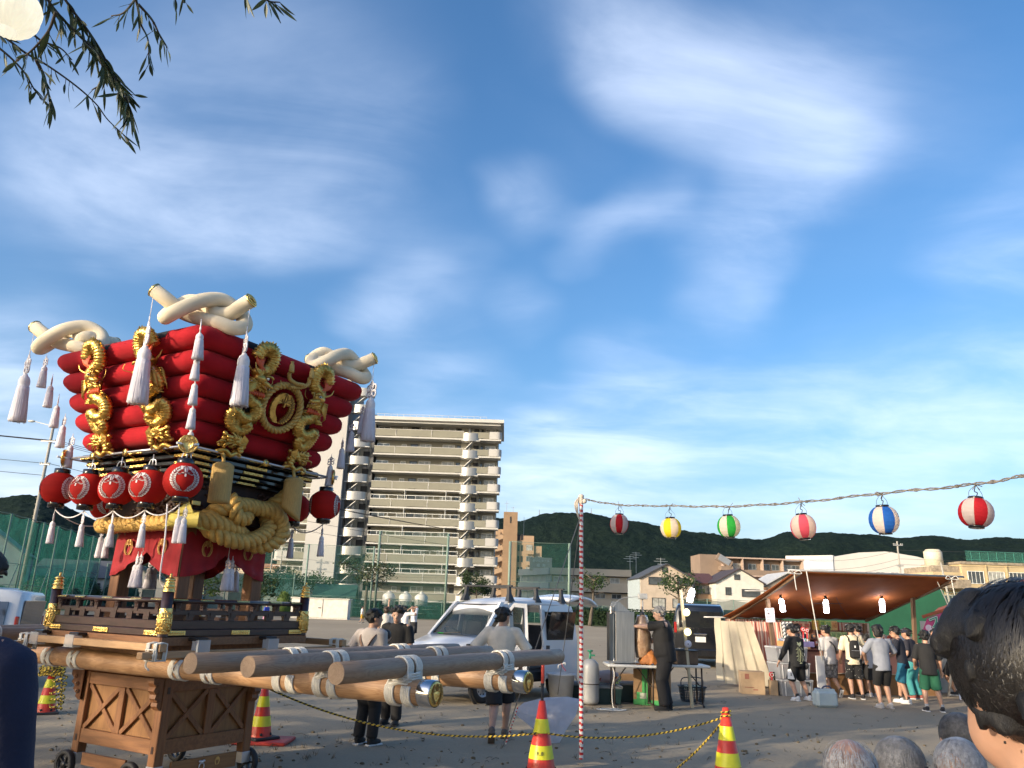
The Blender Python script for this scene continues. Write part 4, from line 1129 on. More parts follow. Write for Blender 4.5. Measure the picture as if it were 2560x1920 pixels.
o = b.build('wreath_knot', [M_grope, M_gcord], wr); b2.build('wreath_knot', [M_grope, M_gcord], wr)
for y, z in ((-.08, .49), (.25, .50)):
 b = MB(); p = wface(wc.y+y, wc.z+z, .08); b.lathe([(.008, .05), (.022, .045), (.016, .03), (.028, .0), (.034, -.07), (.032, -.09), (0, -.09)], 12, p); b.build('wreath_tassel', [M_grope, M_gcord], wr)
# --- cream knots on the four corners
KP = [(885, 80, .02), (960, 128, .02), (1050, 178, -.05), (1160, 205, -.04), (1265, 238, .06), (1345, 262, .10), (1400, 238, .05), (1392, 180, -.05), (1335, 115, -.08), (1250, 82, -.02), (1150, 122, .09), (1055, 190, .13), (985, 236, .10), (968, 222, .0), (1000, 150, -.10), (1075, 92, -.12), (1160, 110, -.11), (1235, 165, -.03), (1310, 165, .02), (1365, 135, .10), (1425, 100, .17)]
def knot(c, e1, label, pts=KP, sc=1.0):
 c = V(c); e1 = V((*e1, 0)).normalized(); e3 = V((e1.y, -e1.x, 0))
 P = [c+e1*((x-1190)/520*sc)+V((0, 0, -(y-170)/500*sc))+e3*(d*1.05) for x, y, d in pts]
 sp = spline(P, 7)
 b = MB(); b.tube(sp, .083, 14)
 o = b.build('corner_knot', M_cream, FT); tag(o, label)
 for a, q in ((sp[0], sp[1]), (sp[-1], sp[-2])):
  ax = (a-q).normalized()
  b = MB(); b.lathe([(.086, -.004), (.088, .010), (.078, .018), (.070, .012), (.03, .016), (0, .024)], 20, a, ax)
  rr = random.Random(2); u = ax.orthogonal().normalized(); w_ = ax.cross(u)
  for i in range(16):
   t = 2*PI*i/16; b.ell(a+ax*.018+(u*math.cos(t)+w_*math.sin(t))*.054, .015, 6, 4)
  b.tube([a+ax*.02-w_*.04, a+ax*.03, a+ax*.02+w_*.045], .012, 5)
  b.build('gold_cap', M_gold2, o)
 b = MB()
 return [sp[0], sp[-1]]
KE = {}
KE['n'] = knot((1.13, -1.13, 4.70), (1, 1), 'near corner knot')
KQ = [(x, y, d) for x, y, d in KP]; KQ[-1] = (1330, 130, -.40); KQ[-2] = (1330, 150, -.22)
KE['l'] = knot((-1.25, -1.24, 4.70), (1, .35), 'left corner knot', KQ, .98)
KR = [(x, y, d) for x, y, d in KP]; KR[0] = (1030, 120, -.34); KR[1] = (1040, 160, -.22)
KE['r'] = knot((1.16, 1.02, 4.72), (.45, 1), 'right corner knot', KR, .92)
KE['b'] = knot((-1.15, 1.15, 4.70), (-1, -1), None)
# --- eaves, frame, carved frieze, columns
for i, (h, z, t) in enumerate(((1.00, 3.20, .07), (.95, 3.125, .06), (.90, 3.06, .055), (.85, 3.0, .055), (.80, 2.945, .05))):
 b = MB(); b.box((0, 0, z), (2*h, 2*h, t), bev=.012); o = b.build('eave_tier', M_blkp, FT)
 b = MB()
 for s in range(4):
  b.M = face_matrix(s)
  for x, L in ((-h+.14, .26), (0, .34), (h-.14, .26)):
   b.box((x, -h-.004, z), (L-.02*i, .014, t*.62), bev=.004)
   for k in range(9): b.ell((x-L*.42+k*L*.105, -h-.012, z+(.008 if k % 2 else -.008)), (.011, .006, .010), 6, 4)
 b.build('gold_fitting', M_gold2, o)
b = MB(); b.box((0, 0, 2.70), (1.42, 1.42, .46)); b.build('frieze_core', mat('frieze_dark', (.035, .016, .010), .7, 0, .3, 6), FT)
b = MB(); r = random.Random(9)
for s in range(4):
 b.M = face_matrix(s)
 for i in range(230):
  x, z = r.uniform(-.72, .72), r.uniform(2.52, 2.90)
  k = MN.noise(V((x*3, z*4, s*5)))
  if k < -.18: continue
  b.ell((x, -.715-.06*max(0, k), z), (r.uniform(.02, .05), .03, r.uniform(.012, .03)), 6, 4, (r.uniform(-.5, .5), r.uniform(-.8, .8), 0))
b.M = None
tag(b.build('carved_foliage', mat('carved_wood', (.055, .022, .012), .55, 0, .35, 7), FT), kind='stuff')
for s in range(4):
 b = MB(); b.M = face_matrix(s)
 for x in (-.62, .62):
  b.box((x, -.735, 2.64), (.12, .03, .055), bev=.006)
 b.box((.70, -.80, 2.90), (.10, .05, .10), bev=.01)
 b.build('gold_bracket', M_gold2, FT)
M_steel = mat('frame_rod', (.55, .56, .60), .35, .7, .06)
for s in range(4):
 b = MB(); b.M = face_matrix(s); b.tube([(-1.24, -1.09, 3.185), (1.24, -1.09, 3.185)], .014, 8); o = b.build('frame_rod', M_steel, FT)
 b = MB(); b.M = face_matrix(s)
 for x in (-.62, .0, .62): b.lathe([(.016, -.02), (.045, -.015), (.045, .015), (.016, .02)], 12, (x, -1.09, 3.185), (0, 1, 0)); b.bar((x, -1.09, 3.18), (x, -.95, 3.14), .012, .012)
 b.build('gold_ring', M_gold2, o)
def disc_crest(c, nrm, R_, parent):
 c, nrm = V(c), V(nrm).normalized(); x = V((0, 0, 1)).cross(nrm).normalized(); y = nrm.cross(x)
 b = MB(); b.lathe([(0, -.02), (R_, -.015), (R_*1.02, 0), (R_, .012), (R_*.9, .014), (R_*.86, .004), (0, .004)], 24, c, nrm); o = b.build('crest_disc', M_gold2, parent)
 cb, cl = crest_shape(lambda a, q, l: c+x*(a*R_*.82)+y*(q*R_*.82)+nrm*(.016+l*.5), .003)
 cb.build('crest', M_gold2, o); cl.build('crest_lines', mat('gold_groove', (.30, .16, .04), .6, .3), o)
disc_crest((1.13, -1.13, 3.19), (1, -1, 0), .10, FT); disc_crest((-1.13, -1.13, 3.19), (-1, -1, 0), .10, FT); disc_crest((1.13, 1.13, 3.19), (1, 1, 0), .10, FT)
for sx in (-1, 1):
 for sy in (-1, 1):
  b = MB(); b.box((sx*.53, sy*.53, 1.86), (.165, .165, 1.42), bev=.008); b.build('column', M_wood, FT)
# --- curtain
def curt(x, z, s, k): pass
for s in range(4):
 b = MB(); b.M = face_matrix(s)
 def cf(u, v):
  x = -.605+1.21*u; ax = abs(x)/.605
  zb = 1.83+.27*(1-ax)**1.15*(1.0)-.05*math.sin(ax*PI)
  zt = 2.42; z = zt+(zb-zt)*v
  pull = (1-ax)**2*v
  fold = .018*math.sin(x*34+v*2)*v*(.35+.65*(1-ax))+.02*math.sin((z-1.8)*38+ax*5)*v*v*math.sin(ax*PI)
  return V((x, -.608-.02*v-fold-.05*math.sin(ax*PI)*v*v+.03*pull, z))
 b.grid(cf, 48, 22)
 o = b.build('curtain', mat('curtain_red', (.27, .006, .012), .8, 0, .1, 6, .15, 200), FT)
 for x0 in (-.305, .305):
  cb, cl = crest_shape(lambda x, y, l: V((x0+x*.078, -.650-l*.6, 2.155+y*.094)), .0032)
  M = face_matrix(s)
  cb.v = [tuple(M @ V(q)) for q in cb.v]; cl.v = [tuple(M @ V(q)) for q in cl.v]
  cb.build('crest', mat('gold_embroidery', (.66, .42, .15), .55, .25, .1, 40), o); cl.build('crest_lines', M_gcord, o)
 b = MB(); b.M = face_matrix(s); b.tube(sag((-.02, -.70, 2.42), (0, -.66, 2.1), 0, 4), .004, 5); b.build('tie_cord', M_rope, o)
# --- gold rope round the body with the big knot
hs_ = .755
ring = []
cor = [(-1, -1), (1, -1)]
rp = spline([V((-.80, .5, 2.42)), V((-.80, -.55, 2.41)), V((-.74, -.74, 2.41)), V((-.5, -.80, 2.40)), V((0, -.80, 2.405)), V((.5, -.79, 2.41)), V((.74, -.74, 2.42))], 14)
rope3(rp, .054, .043, 4.0, 9).build('gold_rope', [M_grope, M_gcord], FT)
rp = spline([V((-.80, .4, 2.42)), V((-.74, .74, 2.42)), V((0, .79, 2.42)), V((.7, .76, 2.42)), V((.80, .55, 2.45))], 14)
rope3(rp, .054, .043, 4.0, 9).build('gold_rope', [M_grope, M_gcord], FT)
def kz(x, y, d): q = FL_(440+x/4.608, 1060+y/4.608, a=.86); return V((.86+d, q.y, q.z))
KN = [(150, 1075, -.07), (300, 1110, .0), (440, 1145, .05), (620, 1210, .05), (790, 1285, -.04), (900, 1385, -.06), (1030, 1400, .02), (1150, 1310, .06), (1185, 1160, .05), (1095, 1020, .05), (930, 975, .03), (760, 945, .06), (620, 950, .08), (470, 1000, .0), (400, 1090, -.08), (405, 1200, -.04), (480, 1290, .05), (620, 1345, .08), (780, 1350, .08), (940, 1290, .07), (1050, 1210, .02), (1085, 1120, -.05), (1075, 1010, -.07), (1120, 940, .0), (1200, 860, .06), (1265, 775, .09), (1300, 690, .1)]
rope3(spline([kz(*q) for q in KN], 12), .056, .045, 4.0, 9).build('gold_rope_knot', [M_grope, M_gcord], FT)
KN2 = [(640, 860, .04), (600, 950, .12), (590, 1030, .14), (640, 1095, .13), (740, 1090, .10), (800, 1050, .0)]
rope3(spline([kz(*q) for q in KN2], 10), .050, .040, 4.0, 9).build('gold_rope_end', [M_grope, M_gcord], FT)
b = MB()                                              # yellow cloth where the rope passes the near corner
q0 = V((.80, -.80, 2.43))
b.grid(lambda u, v: q0+V((.20*(u-.5)*1.2, 0, 0))+V((0, .22*(u-.5), 0))*0+V((.02*math.cos(v*2*PI)+.075*math.cos(v*2*PI), -.075*math.cos(v*2*PI), .085*math.sin(v*2*PI)))+V((.11*(u-.5), .11*(u-.5), 0)), 8, 16)
for t in (((.0, -.12, .05), (.02, .02, .21), (.16, .0, .06)), ((-.16, -.05, .0), (-.04, -.08, -.06), (-.22, -.06, -.10)), ((.08, .0, -.07), (.10, .30, -.10), (.10, .06, .0))):
 p = [q0+V(k) for k in t]
 nrm = (p[1]-p[0]).cross(p[2]-p[0]).normalized()*.02
 b.add([*p, *(k-nrm for k in p)], [(0, 1, 2), (5, 4, 3), (0, 3, 4, 1), (1, 4, 5, 2), (2, 5, 3, 0)])
b.build('yellow_cloth', mat('yellow_cloth', (.60, .50, .12), .7, 0, .15, 8), FT)
b = MB(); b.box((.86, -.86, 2.40), (.07, .07, .12), (0, 0, PI/4), bev=.01); b.build('rope_clasp', M_steel, FT)
# --- lacquered balustrade
b = MB()
for s in range(4):
 b.M = face_matrix(s)
 b.box((0, -.985, 1.25), (1.92, .07, .07), bev=.006); b.box((0, -.975, 1.33), (1.90, .055, .088), bev=.005)
b.M = None
b.build('base_rail', M_dkw, FT)
b = MB(); b.box((0, 0, 1.19), (1.86, 1.86, .05)); b.build('platform_floor', M_dkw, FT)
b = MB()
for s in range(4):
 b.M = face_matrix(s); b.box((0, -.99, 1.165), (2.06, .10, .088), bev=.006)
b.M = None; b.build('sill', M_woodh, FT)
for s in range(4):
 M = face_matrix(s)
 b = MB(); b.M = M; b.tube([(-.93, -.985, 1.572), (.93, -.985, 1.572)], .028, 10, flat=.8); o = b.build('top_rail', M_dkw, FT)
 for x in (-.84, -.5, 0, .5, .84):
  b = MB(); b.M = M; b.grid(lambda u, v: V((x-.09+.18*u, -.985-.031*math.cos(.2+v*2.7), 1.572+.026*math.sin(.2+v*2.7))), 4, 6); b.build('gold_fitting', M_gold2, o)
 b = MB(); b.M = M; b.box((0, -.985, 1.455), (1.88, .035, .05), bev=.004); b.build('middle_rail', M_dkw, FT)
 for i, x in enumerate((-.86, -.52, -.18, .18, .52, .86)):
  b = MB(); b.M = M; b.box((x, -.985, 1.50), (.055, .05, .08)); b.lathe([(.03, 0), (.038, .012), (.028, .03), (.045, .04), (.045, .055)], 10, (x, -.985, 1.495)); b.build('baluster', M_dkw, FT)
 for i, x in enumerate((-.70, -.42, -.14, .14, .42, .70)):
  b = MB(); b.M = M; b.box((x, -.985, 1.405), (.09, .04, .06)); b.box((x+.02, -.985, 1.43), (.07, .05, .05)); b.build('lower_baluster', M_dkw, FT)
 for x, L in ((0, .26), (-.86, .24), (.86, .24)):
  b = MB(); b.M = M; b.box((x, -1.024, 1.25), (L, .012, .048), bev=.003)
  for k in range(7): b.ell((x-L*.4+k*L*.133, -1.032, 1.25), (.013, .006, .014), 6, 4)
  b.build('gold_plate', M_gold2, FT)
for sx, sy in ((1, -1), (-1, -1), (1, 1), (-1, 1)):
 c = (sx*.99, sy*.99, 0)
 b = MB(); b.lathe([(.058, 1.21), (.058, 1.66), (0, 1.66)], 18, c); o = b.build('corner_post', M_dkw, FT)
 b = MB(); b.lathe([(.062, 1.66), (.064, 1.675), (.056, 1.68), (.056, 1.70), (.060, 1.705), (.060, 1.715), (.050, 1.722), (.050, 1.742), (.056, 1.748), (.044, 1.758), (.036, 1.765), (.050, 1.775), (.052, 1.785), (.030, 1.80), (.012, 1.81), (.010, 1.825), (.016, 1.832), (.006, 1.848), (0, 1.85)], 20, c); b.build('finial', M_gold2, o)
 b = MB(); b.lathe([(.0625, 1.24), (.065, 1.245), (.065, 1.49), (.0625, 1.495)], 20, c)
 r = random.Random(4)
 for i in range(60):
  a, z = r.uniform(0, 2*PI), r.uniform(1.25, 1.49); b.ell((c[0]+.066*math.cos(a), c[1]+.066*math.sin(a), z), (.012, .012, .016), 6, 4, (r.random(), r.random(), a))
 for i in range(18):
  a = 2*PI*i/18; b.tube([(c[0]+.067*math.cos(a), c[1]+.067*math.sin(a), 1.26), (c[0]+.069*math.cos(a+.15), c[1]+.069*math.sin(a+.15), 1.36), (c[0]+.067*math.cos(a), c[1]+.067*math.sin(a), 1.44)], .005, 4)
 b.build('gold_sleeve', M_gold2, o)
# --- carrying frame
PZ, PR = .905, .104
for y in (-.80, .80):
 b = MB(); b.tube([(-4.4+i*.43, y, PZ+.006*math.sin(i)) for i in range(20)]+[(4.20, y, PZ)], PR, 20); o = b.build('carrying_pole', M_pole, FT)
 b = MB(); b.lathe([(PR+.004, 0), (PR+.006, .01), (PR+.006, .12), (PR, .13)], 24, (4.17, y, PZ), (1, 0, 0)); b.build('pole_ferrule', mat('chrome', (.62, .63, .65), .12, 1.0, .05), o)
 b = MB(); b.lathe([(PR-.004, 0), (PR-.012, .012), (.07, .006), (.03, .012), (0, .016)], 24, (4.30, y, PZ), (1, 0, 0))
 cb, cl = crest_shape(lambda a, q, l: V((4.312+l*.6, y+a*.085, PZ+q*.085)), .003)
 b.build('gold_cap', M_gold2, o); cb.build('crest', M_gold2, o); cl.build('crest_lines', mat('gold_groove', (.30, .16, .04), .6, .3), o)
RZ, RR = PZ+PR+.083, .083
RODS = [(2.66, -1.95, 1.95), (3.16, -1.80, 1.90), (3.98, -1.68, 2.12), (-2.6, -1.9, 1.95), (-3.3, -1.9, 1.95)]
for x, y0, y1 in RODS:
 b = MB(); b.tube([(x, y0+(y1-y0)*i/12, RZ+.004*math.sin(i*1.7+x)) for i in range(13)], RR, 20); b.build('cross_rod', M_rod, FT)
for x in (-1.13, 1.13):
 b = MB(); b.box((x, .19, 1.046), (.085, 3.02, .068), bev=.006); b.build('frame_beam', mat('beam_wood', (.44, .27, .14), .55, 0, .15, 3, .1, 30, col2=(.35, .20, .095), stretch=(9, .8, 9)), FT)
for y in (-1.135, 1.50):
 b = MB(); b.box((0, y, 1.118), (2.46 if y < 0 else 2.5, .085, .074), bev=.006); b.build('frame_beam', mat('beam_wood2', (.44, .27, .14), .55, 0, .15, 3, .1, 30, col2=(.35, .20, .095), stretch=(.8, 9, 9)), FT)
b = MB(); b.box((0, 0, 1.06), (1.7, 1.5, .12)); b.build('under_deck', M_woodh, FT)
def band(b, c, ax, x, y, r, a0, a1, wd, n=4, cr=.010, seg=14):
 """n cords side by side, along an arc round the axis ax"""
 c, ax, x, y = V(c), V(ax), V(x), V(y)
 for k in range(n):
  o = ax*((k-(n-1)/2)*wd/n)
  b.tube([c+o+(x*math.cos(a0+(a1-a0)*i/seg)+y*math.sin(a0+(a1-a0)*i/seg))*r for i in range(seg+1)], cr, 6)
def lashing(a, bb, zr=RZ, rr=RR, big=True):
 b = MB()
 c1, c2 = V((a, bb, PZ)), V((a, bb, zr))
 for s in (-1, 1):
  band(b, c2+V((0, s*.062, 0)), (0, 1, 0), (1, 0, 0), (0, 0, 1), rr+.010, -.35, PI+.35, .088)
  band(b, c1+V((s*.085, 0, 0)), (1, 0, 0), (0, -1, 0), (0, 0, -1), PR+.010, -.45, PI+.45, .095, 5)
  for t in (-1, 1):                                   # the runs between rod and pole
   for k in range(4):
    b.tube(spline([c2+V((t*(rr+.006), s*.062+(k-1.5)*.022, -.02)), c2+V((t*(rr+.008), s*(.075)+(k-1.5)*.02, -.085)), c1+V((s*.085+(k-1.5)*.019, t*(-s)*0+s*(PR+.004), .05))], 4), .010, 6)
 zz = PZ+PR-.012
 for k in range(5):
  z = zz-.028+k*.021; w1, w2 = .115, .098
  b.tube([(a+w1*math.cos(t)*1.05, bb+w2*math.sin(t)*1.05, z+.004*math.sin(t*3)) for t in np.linspace(0, 2*PI, 19)[:-1]], .0105, 6, closed=True)
 return b.build('rope_lashing', M_rope, FT)
for x, _, _ in RODS:
 for y in (-.80, .80): lashing(x, y)
def wrap(a, bb, n2=2, gap=.11):
 b = MB()
 for s in ([-.5, .5] if n2 == 2 else [-.6, .6]):
  band(b, (a+s*gap, bb, PZ), (1, 0, 0), (0, -1, 0), (0, 0, -1), PR+.004, -.9, PI+.9, .06, 4, .008)
 b.tube(spline([(a-gap*.5, bb-PR*.6, PZ+PR*.85), (a, bb-PR-.01, PZ+.0), (a+gap*.5, bb-PR*.7, PZ-PR*.75)], 5), .008, 5)
 b.tube(spline([(a+gap*.5, bb-PR*.6, PZ+PR*.85), (a+.01, bb-PR-.014, PZ+.02), (a-gap*.4, bb-PR*.8, PZ-PR*.65)], 5), .008, 5)
 return b.build('rope_lashing', M_rope, FT)
for x in (-1.13, -.62, 1.13, 1.62):
 wrap(x, -.80); wrap(x, .80)
for sx in (-1, 1):
 for y in (-1.135, 1.50):
  b = MB(); c = V((sx*1.13, y, 1.08))
  for s in (-1, 1):
   for k in range(3):
    o = s*.055+(k-1)*.017
    w_, h_ = .06, .085
    b.tube([c+V((o, -w_, -h_)), c+V((o, -w_, h_*.9)), c+V((o*1.0, w_*.2, h_)), c+V((o, w_, h_*.9)), c+V((o, w_, -h_))], .009, 6, closed=True)
    b.tube([c+V((-w_, o, -h_)), c+V((-w_-.004, o, .02)), c+V((w_+.004, o, .02)), c+V((w_, o, -h_))], .009, 6, closed=True)
  b.tube(spline([c+V((.06, -.066, -.02)), c+V((.0, -.075, -.06)), c+V((-.04, -.07, -.13)), c+V((.02, -.07, -.17))], 4), .010, 6)
  b.build('rope_lashing', M_rope, FT)
M_vinyl = mat('clear_vinyl', (.62, .64, .66), .12, 0, .1, 3, alpha=.42, spec=.8)
for x, y, ry in ((-.95, -1.135, 0), (-.28, -1.135, 0), (1.15, -.62, 1), (1.15, .35, 1)):
 b = MB(); L = (.16, .10) if not ry else (.10, .16)
 b.box((x, y, 1.12), (L[0], L[1], .13), bev=.004); o = b.build('vinyl_cover', M_vinyl, FT)
 b = MB(); d = V((0, .09, .055)) if not ry else V((-.09, 0, .055))
 b.box(V((x, y, 1.135))+d, (.17 if not ry else .2, .2 if not ry else .17, .035), bev=.012); b.build('vinyl_pad', mat('black_vinyl', (.02, .02, .022), .2, 0, .2, 4), o)
# --- wooden cart underneath
CA0, CA1, CB0, CB1, CZ = -1.0, .48, -.47, .85, .79
GZ = -.42                              # the ground in the float's own units
CT = thing('wheeled_cart', 'square brown wooden cart with cross-braced panels carrying the float', 'cart', FO, FR)
CT.scale = (FK, FK, FK)
for x in (CA0+.055, CA1-.055):
 for y in (CB0+.055, CB1-.055):
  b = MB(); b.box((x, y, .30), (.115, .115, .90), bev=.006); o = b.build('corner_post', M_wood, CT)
  b = MB()
  for sx in (-1, 1): b.box((x+sx*.0585, y, .62 if sx > 0 else .02), (.006, .035, .07)); b.box((x, y+sx*.0585, .02), (.035, .006, .07))
  b.build('tenon', M_dkw, o)
  b = MB(); b.box((x, y, -.20), (.125, .125, .12), bev=.004); b.build('steel_shoe', M_steel, o)
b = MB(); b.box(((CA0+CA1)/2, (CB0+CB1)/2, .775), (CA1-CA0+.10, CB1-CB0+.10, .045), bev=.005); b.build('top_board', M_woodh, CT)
def panel(o, e, L, nrm):
 """two cross-braced bays between posts"""
 o, e, nrm = V(o), V(e), V(nrm); up = V((0, 0, 1))
 def bd(a, c, w_, t_, nm, m):
  b = MB(); b.bar(a, c, t_, w_, up if abs((V(c)-V(a)).normalized().z) < .9 else e, .004)
  return b
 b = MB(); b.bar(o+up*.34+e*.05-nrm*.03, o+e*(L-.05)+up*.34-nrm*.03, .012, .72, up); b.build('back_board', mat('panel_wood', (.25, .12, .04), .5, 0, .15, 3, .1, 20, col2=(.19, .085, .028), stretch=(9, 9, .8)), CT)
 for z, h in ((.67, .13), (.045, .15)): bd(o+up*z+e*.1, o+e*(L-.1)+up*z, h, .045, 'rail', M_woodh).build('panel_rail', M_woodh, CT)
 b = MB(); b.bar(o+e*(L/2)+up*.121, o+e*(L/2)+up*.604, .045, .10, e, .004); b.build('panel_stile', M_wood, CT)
 for x0, x1 in ((.115, L/2-.05), (L/2+.05, L-.115)):
  z0, z1 = .125, .60
  for k, (a, c) in enumerate((((x0, z0), (x1, z1)), ((x0, z1), (x1, z0)))):
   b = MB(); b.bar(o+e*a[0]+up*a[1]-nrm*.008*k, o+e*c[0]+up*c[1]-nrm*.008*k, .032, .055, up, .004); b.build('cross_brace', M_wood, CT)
panel((CA0, CB0+.03, 0), (1, 0, 0), CA1-CA0, (0, -1, 0)); panel((CA1-.03, CB0, 0), (0, 1, 0), CB1-CB0, (1, 0, 0))
panel((CA0, CB1-.03, 0), (1, 0, 0), CA1-CA0, (0, 1, 0)); panel((CA0+.03, CB0, 0), (0, 1, 0), CB1-CB0, (-1, 0, 0))
for c, d in (((CA1-.06, CB0-.01), (0, -1)), ((CA0+.03, CB0-.01), (-.7, -.7)), ((CA1, CB1-.06), (1, 0)), ((CA0, CB1), (-.7, .7))):
 b = MB(); d3 = V((*d, 0)).normalized()                     # carved brackets under the top
 prof = [(0, .0), (.13, .0), (.13, -.05), (.10, -.09), (.12, -.13), (.08, -.17), (.09, -.21), (.05, -.25), (.055, -.29), (.02, -.33), (0, -.33)]
 side = V((-d3.y, d3.x, 0))
 b.prism(prof, V((c[0], c[1], .755))-side*-.05, d3, (0, 0, 1), .10)
 for q in ((.085, -.07), (.06, -.15), (.045, -.23)): b.lathe([(.012, -.056), (.024, -.056), (.024, .056), (.012, .056)], 12, V((c[0], c[1], .755))+d3*q[0]+V((0, 0, q[1])), side)
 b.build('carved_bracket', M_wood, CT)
M_tyre = mat('rubber', (.018, .018, .020), .7, 0, .15, 20)
def wheel(x, y, rz_, parent=CT):
 ax = V((math.sin(rz_), math.cos(rz_), 0))
 c = V((x, y, GZ+.155))
 b = MB(); b.lathe([(.115, -.03), (.145, -.036), (.155, -.02), (.155, .02), (.145, .036), (.115, .03), (.115, -.03)], 28, c, ax); o = b.build('wheel', M_tyre, parent)
 b = MB(); b.lathe([(.118, -.02), (.118, .02), (.105, .02), (.105, -.02), (.118, -.02)], 24, c, ax); b.lathe([(0, -.03), (.035, -.03), (.035, .03), (0, .03)], 14, c, ax)
 u = V((0, 0, 1)); w_ = ax.cross(u)
 for i in range(5):
  t = 2*PI*i/5+.3; b.bar(c+(u*math.cos(t)+w_*math.sin(t))*.03, c+(u*math.cos(t)+w_*math.sin(t))*.11, .022, .03, ax)
 b.build('wheel_rim', mat('dark_rim', (.03, .03, .033), .4, .3), o)
wheel(CA0+.02, CB0-.06, 0); wheel(CA1-.30, CB0-.06, 0); wheel(CA0+.1, CB1+.06, 0); wheel(CA1-.06, CB1+.04, PI/2*0)
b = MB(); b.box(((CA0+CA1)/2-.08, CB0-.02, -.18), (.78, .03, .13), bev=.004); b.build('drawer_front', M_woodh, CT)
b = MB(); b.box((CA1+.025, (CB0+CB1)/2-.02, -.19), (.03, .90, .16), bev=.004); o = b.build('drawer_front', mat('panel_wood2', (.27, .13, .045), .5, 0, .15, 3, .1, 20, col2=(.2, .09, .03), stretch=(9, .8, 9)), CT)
b = MB(); b.tube([V((CA1+.05, .12+.035*math.cos(t), -.21+.045*math.sin(t))) for t in np.linspace(0, 2*PI, 17)[:-1]], .006, 6, closed=True); b.ell((CA1+.05, .12, -.16), (.012, .03, .02), 8, 6); b.ell((CA1+.05, .145, -.15), (.012, .02, .014), 8, 6); b.ell((CA1+.05, .095, -.15), (.012, .02, .014), 8, 6); b.build('ring_pull', M_steel, o)
cb, cl = crest_shape(lambda a, q, l: V((CA1+.043+l, .34+a*.035, -.175+q*.045)), .002); cb.build('crest', mat('brass', (.55, .38, .15), .35, .8), o)
# -- red paper lanterns of the float
def paper(nm, c, tl=.35, es=0.0):
 return mat(nm, c, .7, 0, .06, 5, .25, 90, stretch=(.3, .3, 5), transl=tl, spec=.25, emit=c if es else None, es=es)
M_lred = paper('lantern_red', (.52, .016, .012), .30)
M_lwht = mat('crest_white', (.66, .63, .62), .75, 0, .05)
M_lline = mat('crest_line', (.20, .012, .015), .8)
def lantern_proto():
 t = thing('paper_lantern', 'x', 'lantern', FW((1.1, -1.1, 2.79)), FR, 'red crest lanterns hung round the float')
 t.scale = (FK, FK, FK)
 b = MB(); prof = []
 for i in range(61):
  e = -1.16+2.32*i/60
  prof.append(((.200*math.cos(e)**.86)+(.0022 if i % 2 else -.0012), .192*math.sin(e)))
 b.lathe(prof, 36); b.build('shade', M_lred, t)
 b = MB()
 for s in (-1, 1):
  b.lathe([(.0, s*.168), (.086, s*.168), (.088, s*.172), (.088, s*.232), (.078, s*.234), (.074, s*.20), (0, s*.20)], 22)
  b.ell((.03, -.086, s*.20), .006, 6, 4)
 b.build('rim', M_blkp, t)
 b = MB(); b.tube([(0, 0, .20), (0, 0, .36)], .008, 6); b.tube(spline([(-.05, 0, .23), (-.03, 0, .30), (.03, 0, .30), (.05, 0, .23)], 4), .005, 5); b.tube([(0, 0, -.2), (0, 0, -.26)], .006, 6); b.build('hanger', M_steel, t)
 for k in (0, 1):
  def mp(x, y, l, k=k):
   az, el = x*.80, y*.80
   rr = .200*max(.02, math.cos(el))**.86+.0035+l*.35
   p = V((rr*math.sin(az), -rr*math.cos(az), .192*math.sin(el)))
   return p if k == 0 else V((-p.x, -p.y, p.z))
  cb, cl = crest_shape(mp, .0026)
  o = cb.build('crest', M_lwht, t); cl.build('crest_lines', M_lline, o)
 return t
LP = lantern_proto()
LSP = [((1.11, -1.11, 2.80), 1.0, 'red crest lantern at the near corner of the float, its whole crest facing us'),
       ((.54, -1.10, 2.76), .25, 'red crest lantern next left of the near corner lantern'),
       ((-.02, -1.10, 2.77), .58, 'red crest lantern in the middle of the lit side of the float'),
       ((-.575, -1.10, 2.78), .28, 'red crest lantern next right of the leftmost one'),
       ((-1.13, -1.12, 2.82), 1.95, 'leftmost red lantern of the float, hardly any crest showing'),
       ((1.08, 1.08, 2.82), 2.15, 'red crest lantern at the right corner of the float, before the pale fin wall'),
       ((.53, 1.10, 2.80), -.35, 'red crest lantern half hidden by the drooping gold tassel'),
       ((-.02, 1.10, 2.77), .5, 'red crest lantern hidden in the middle of the far side'), ((-.57, 1.10, 2.77), .5, 'red crest lantern hidden left on the far side'),
       ((-1.10, 1.10, 2.79), .5, 'red crest lantern at the hidden far corner'), ((-1.10, .52, 2.75), .6, 'red crest lantern on the far left side, next to the far corner'),
       ((-1.10, -.03, 2.73), .6, 'red crest lantern in the middle of the far left side'), ((-1.10, -.50, 2.70), 1.2, 'red lantern peeping out low behind the lanterns of the lit side')]
for i, (p, rz_, lab) in enumerate(LSP):
 t = LP if i == 0 else copy_tree(LP)
 t.location = FW(p); t.rotation_euler.z = FR+rz_; t['label'] = lab
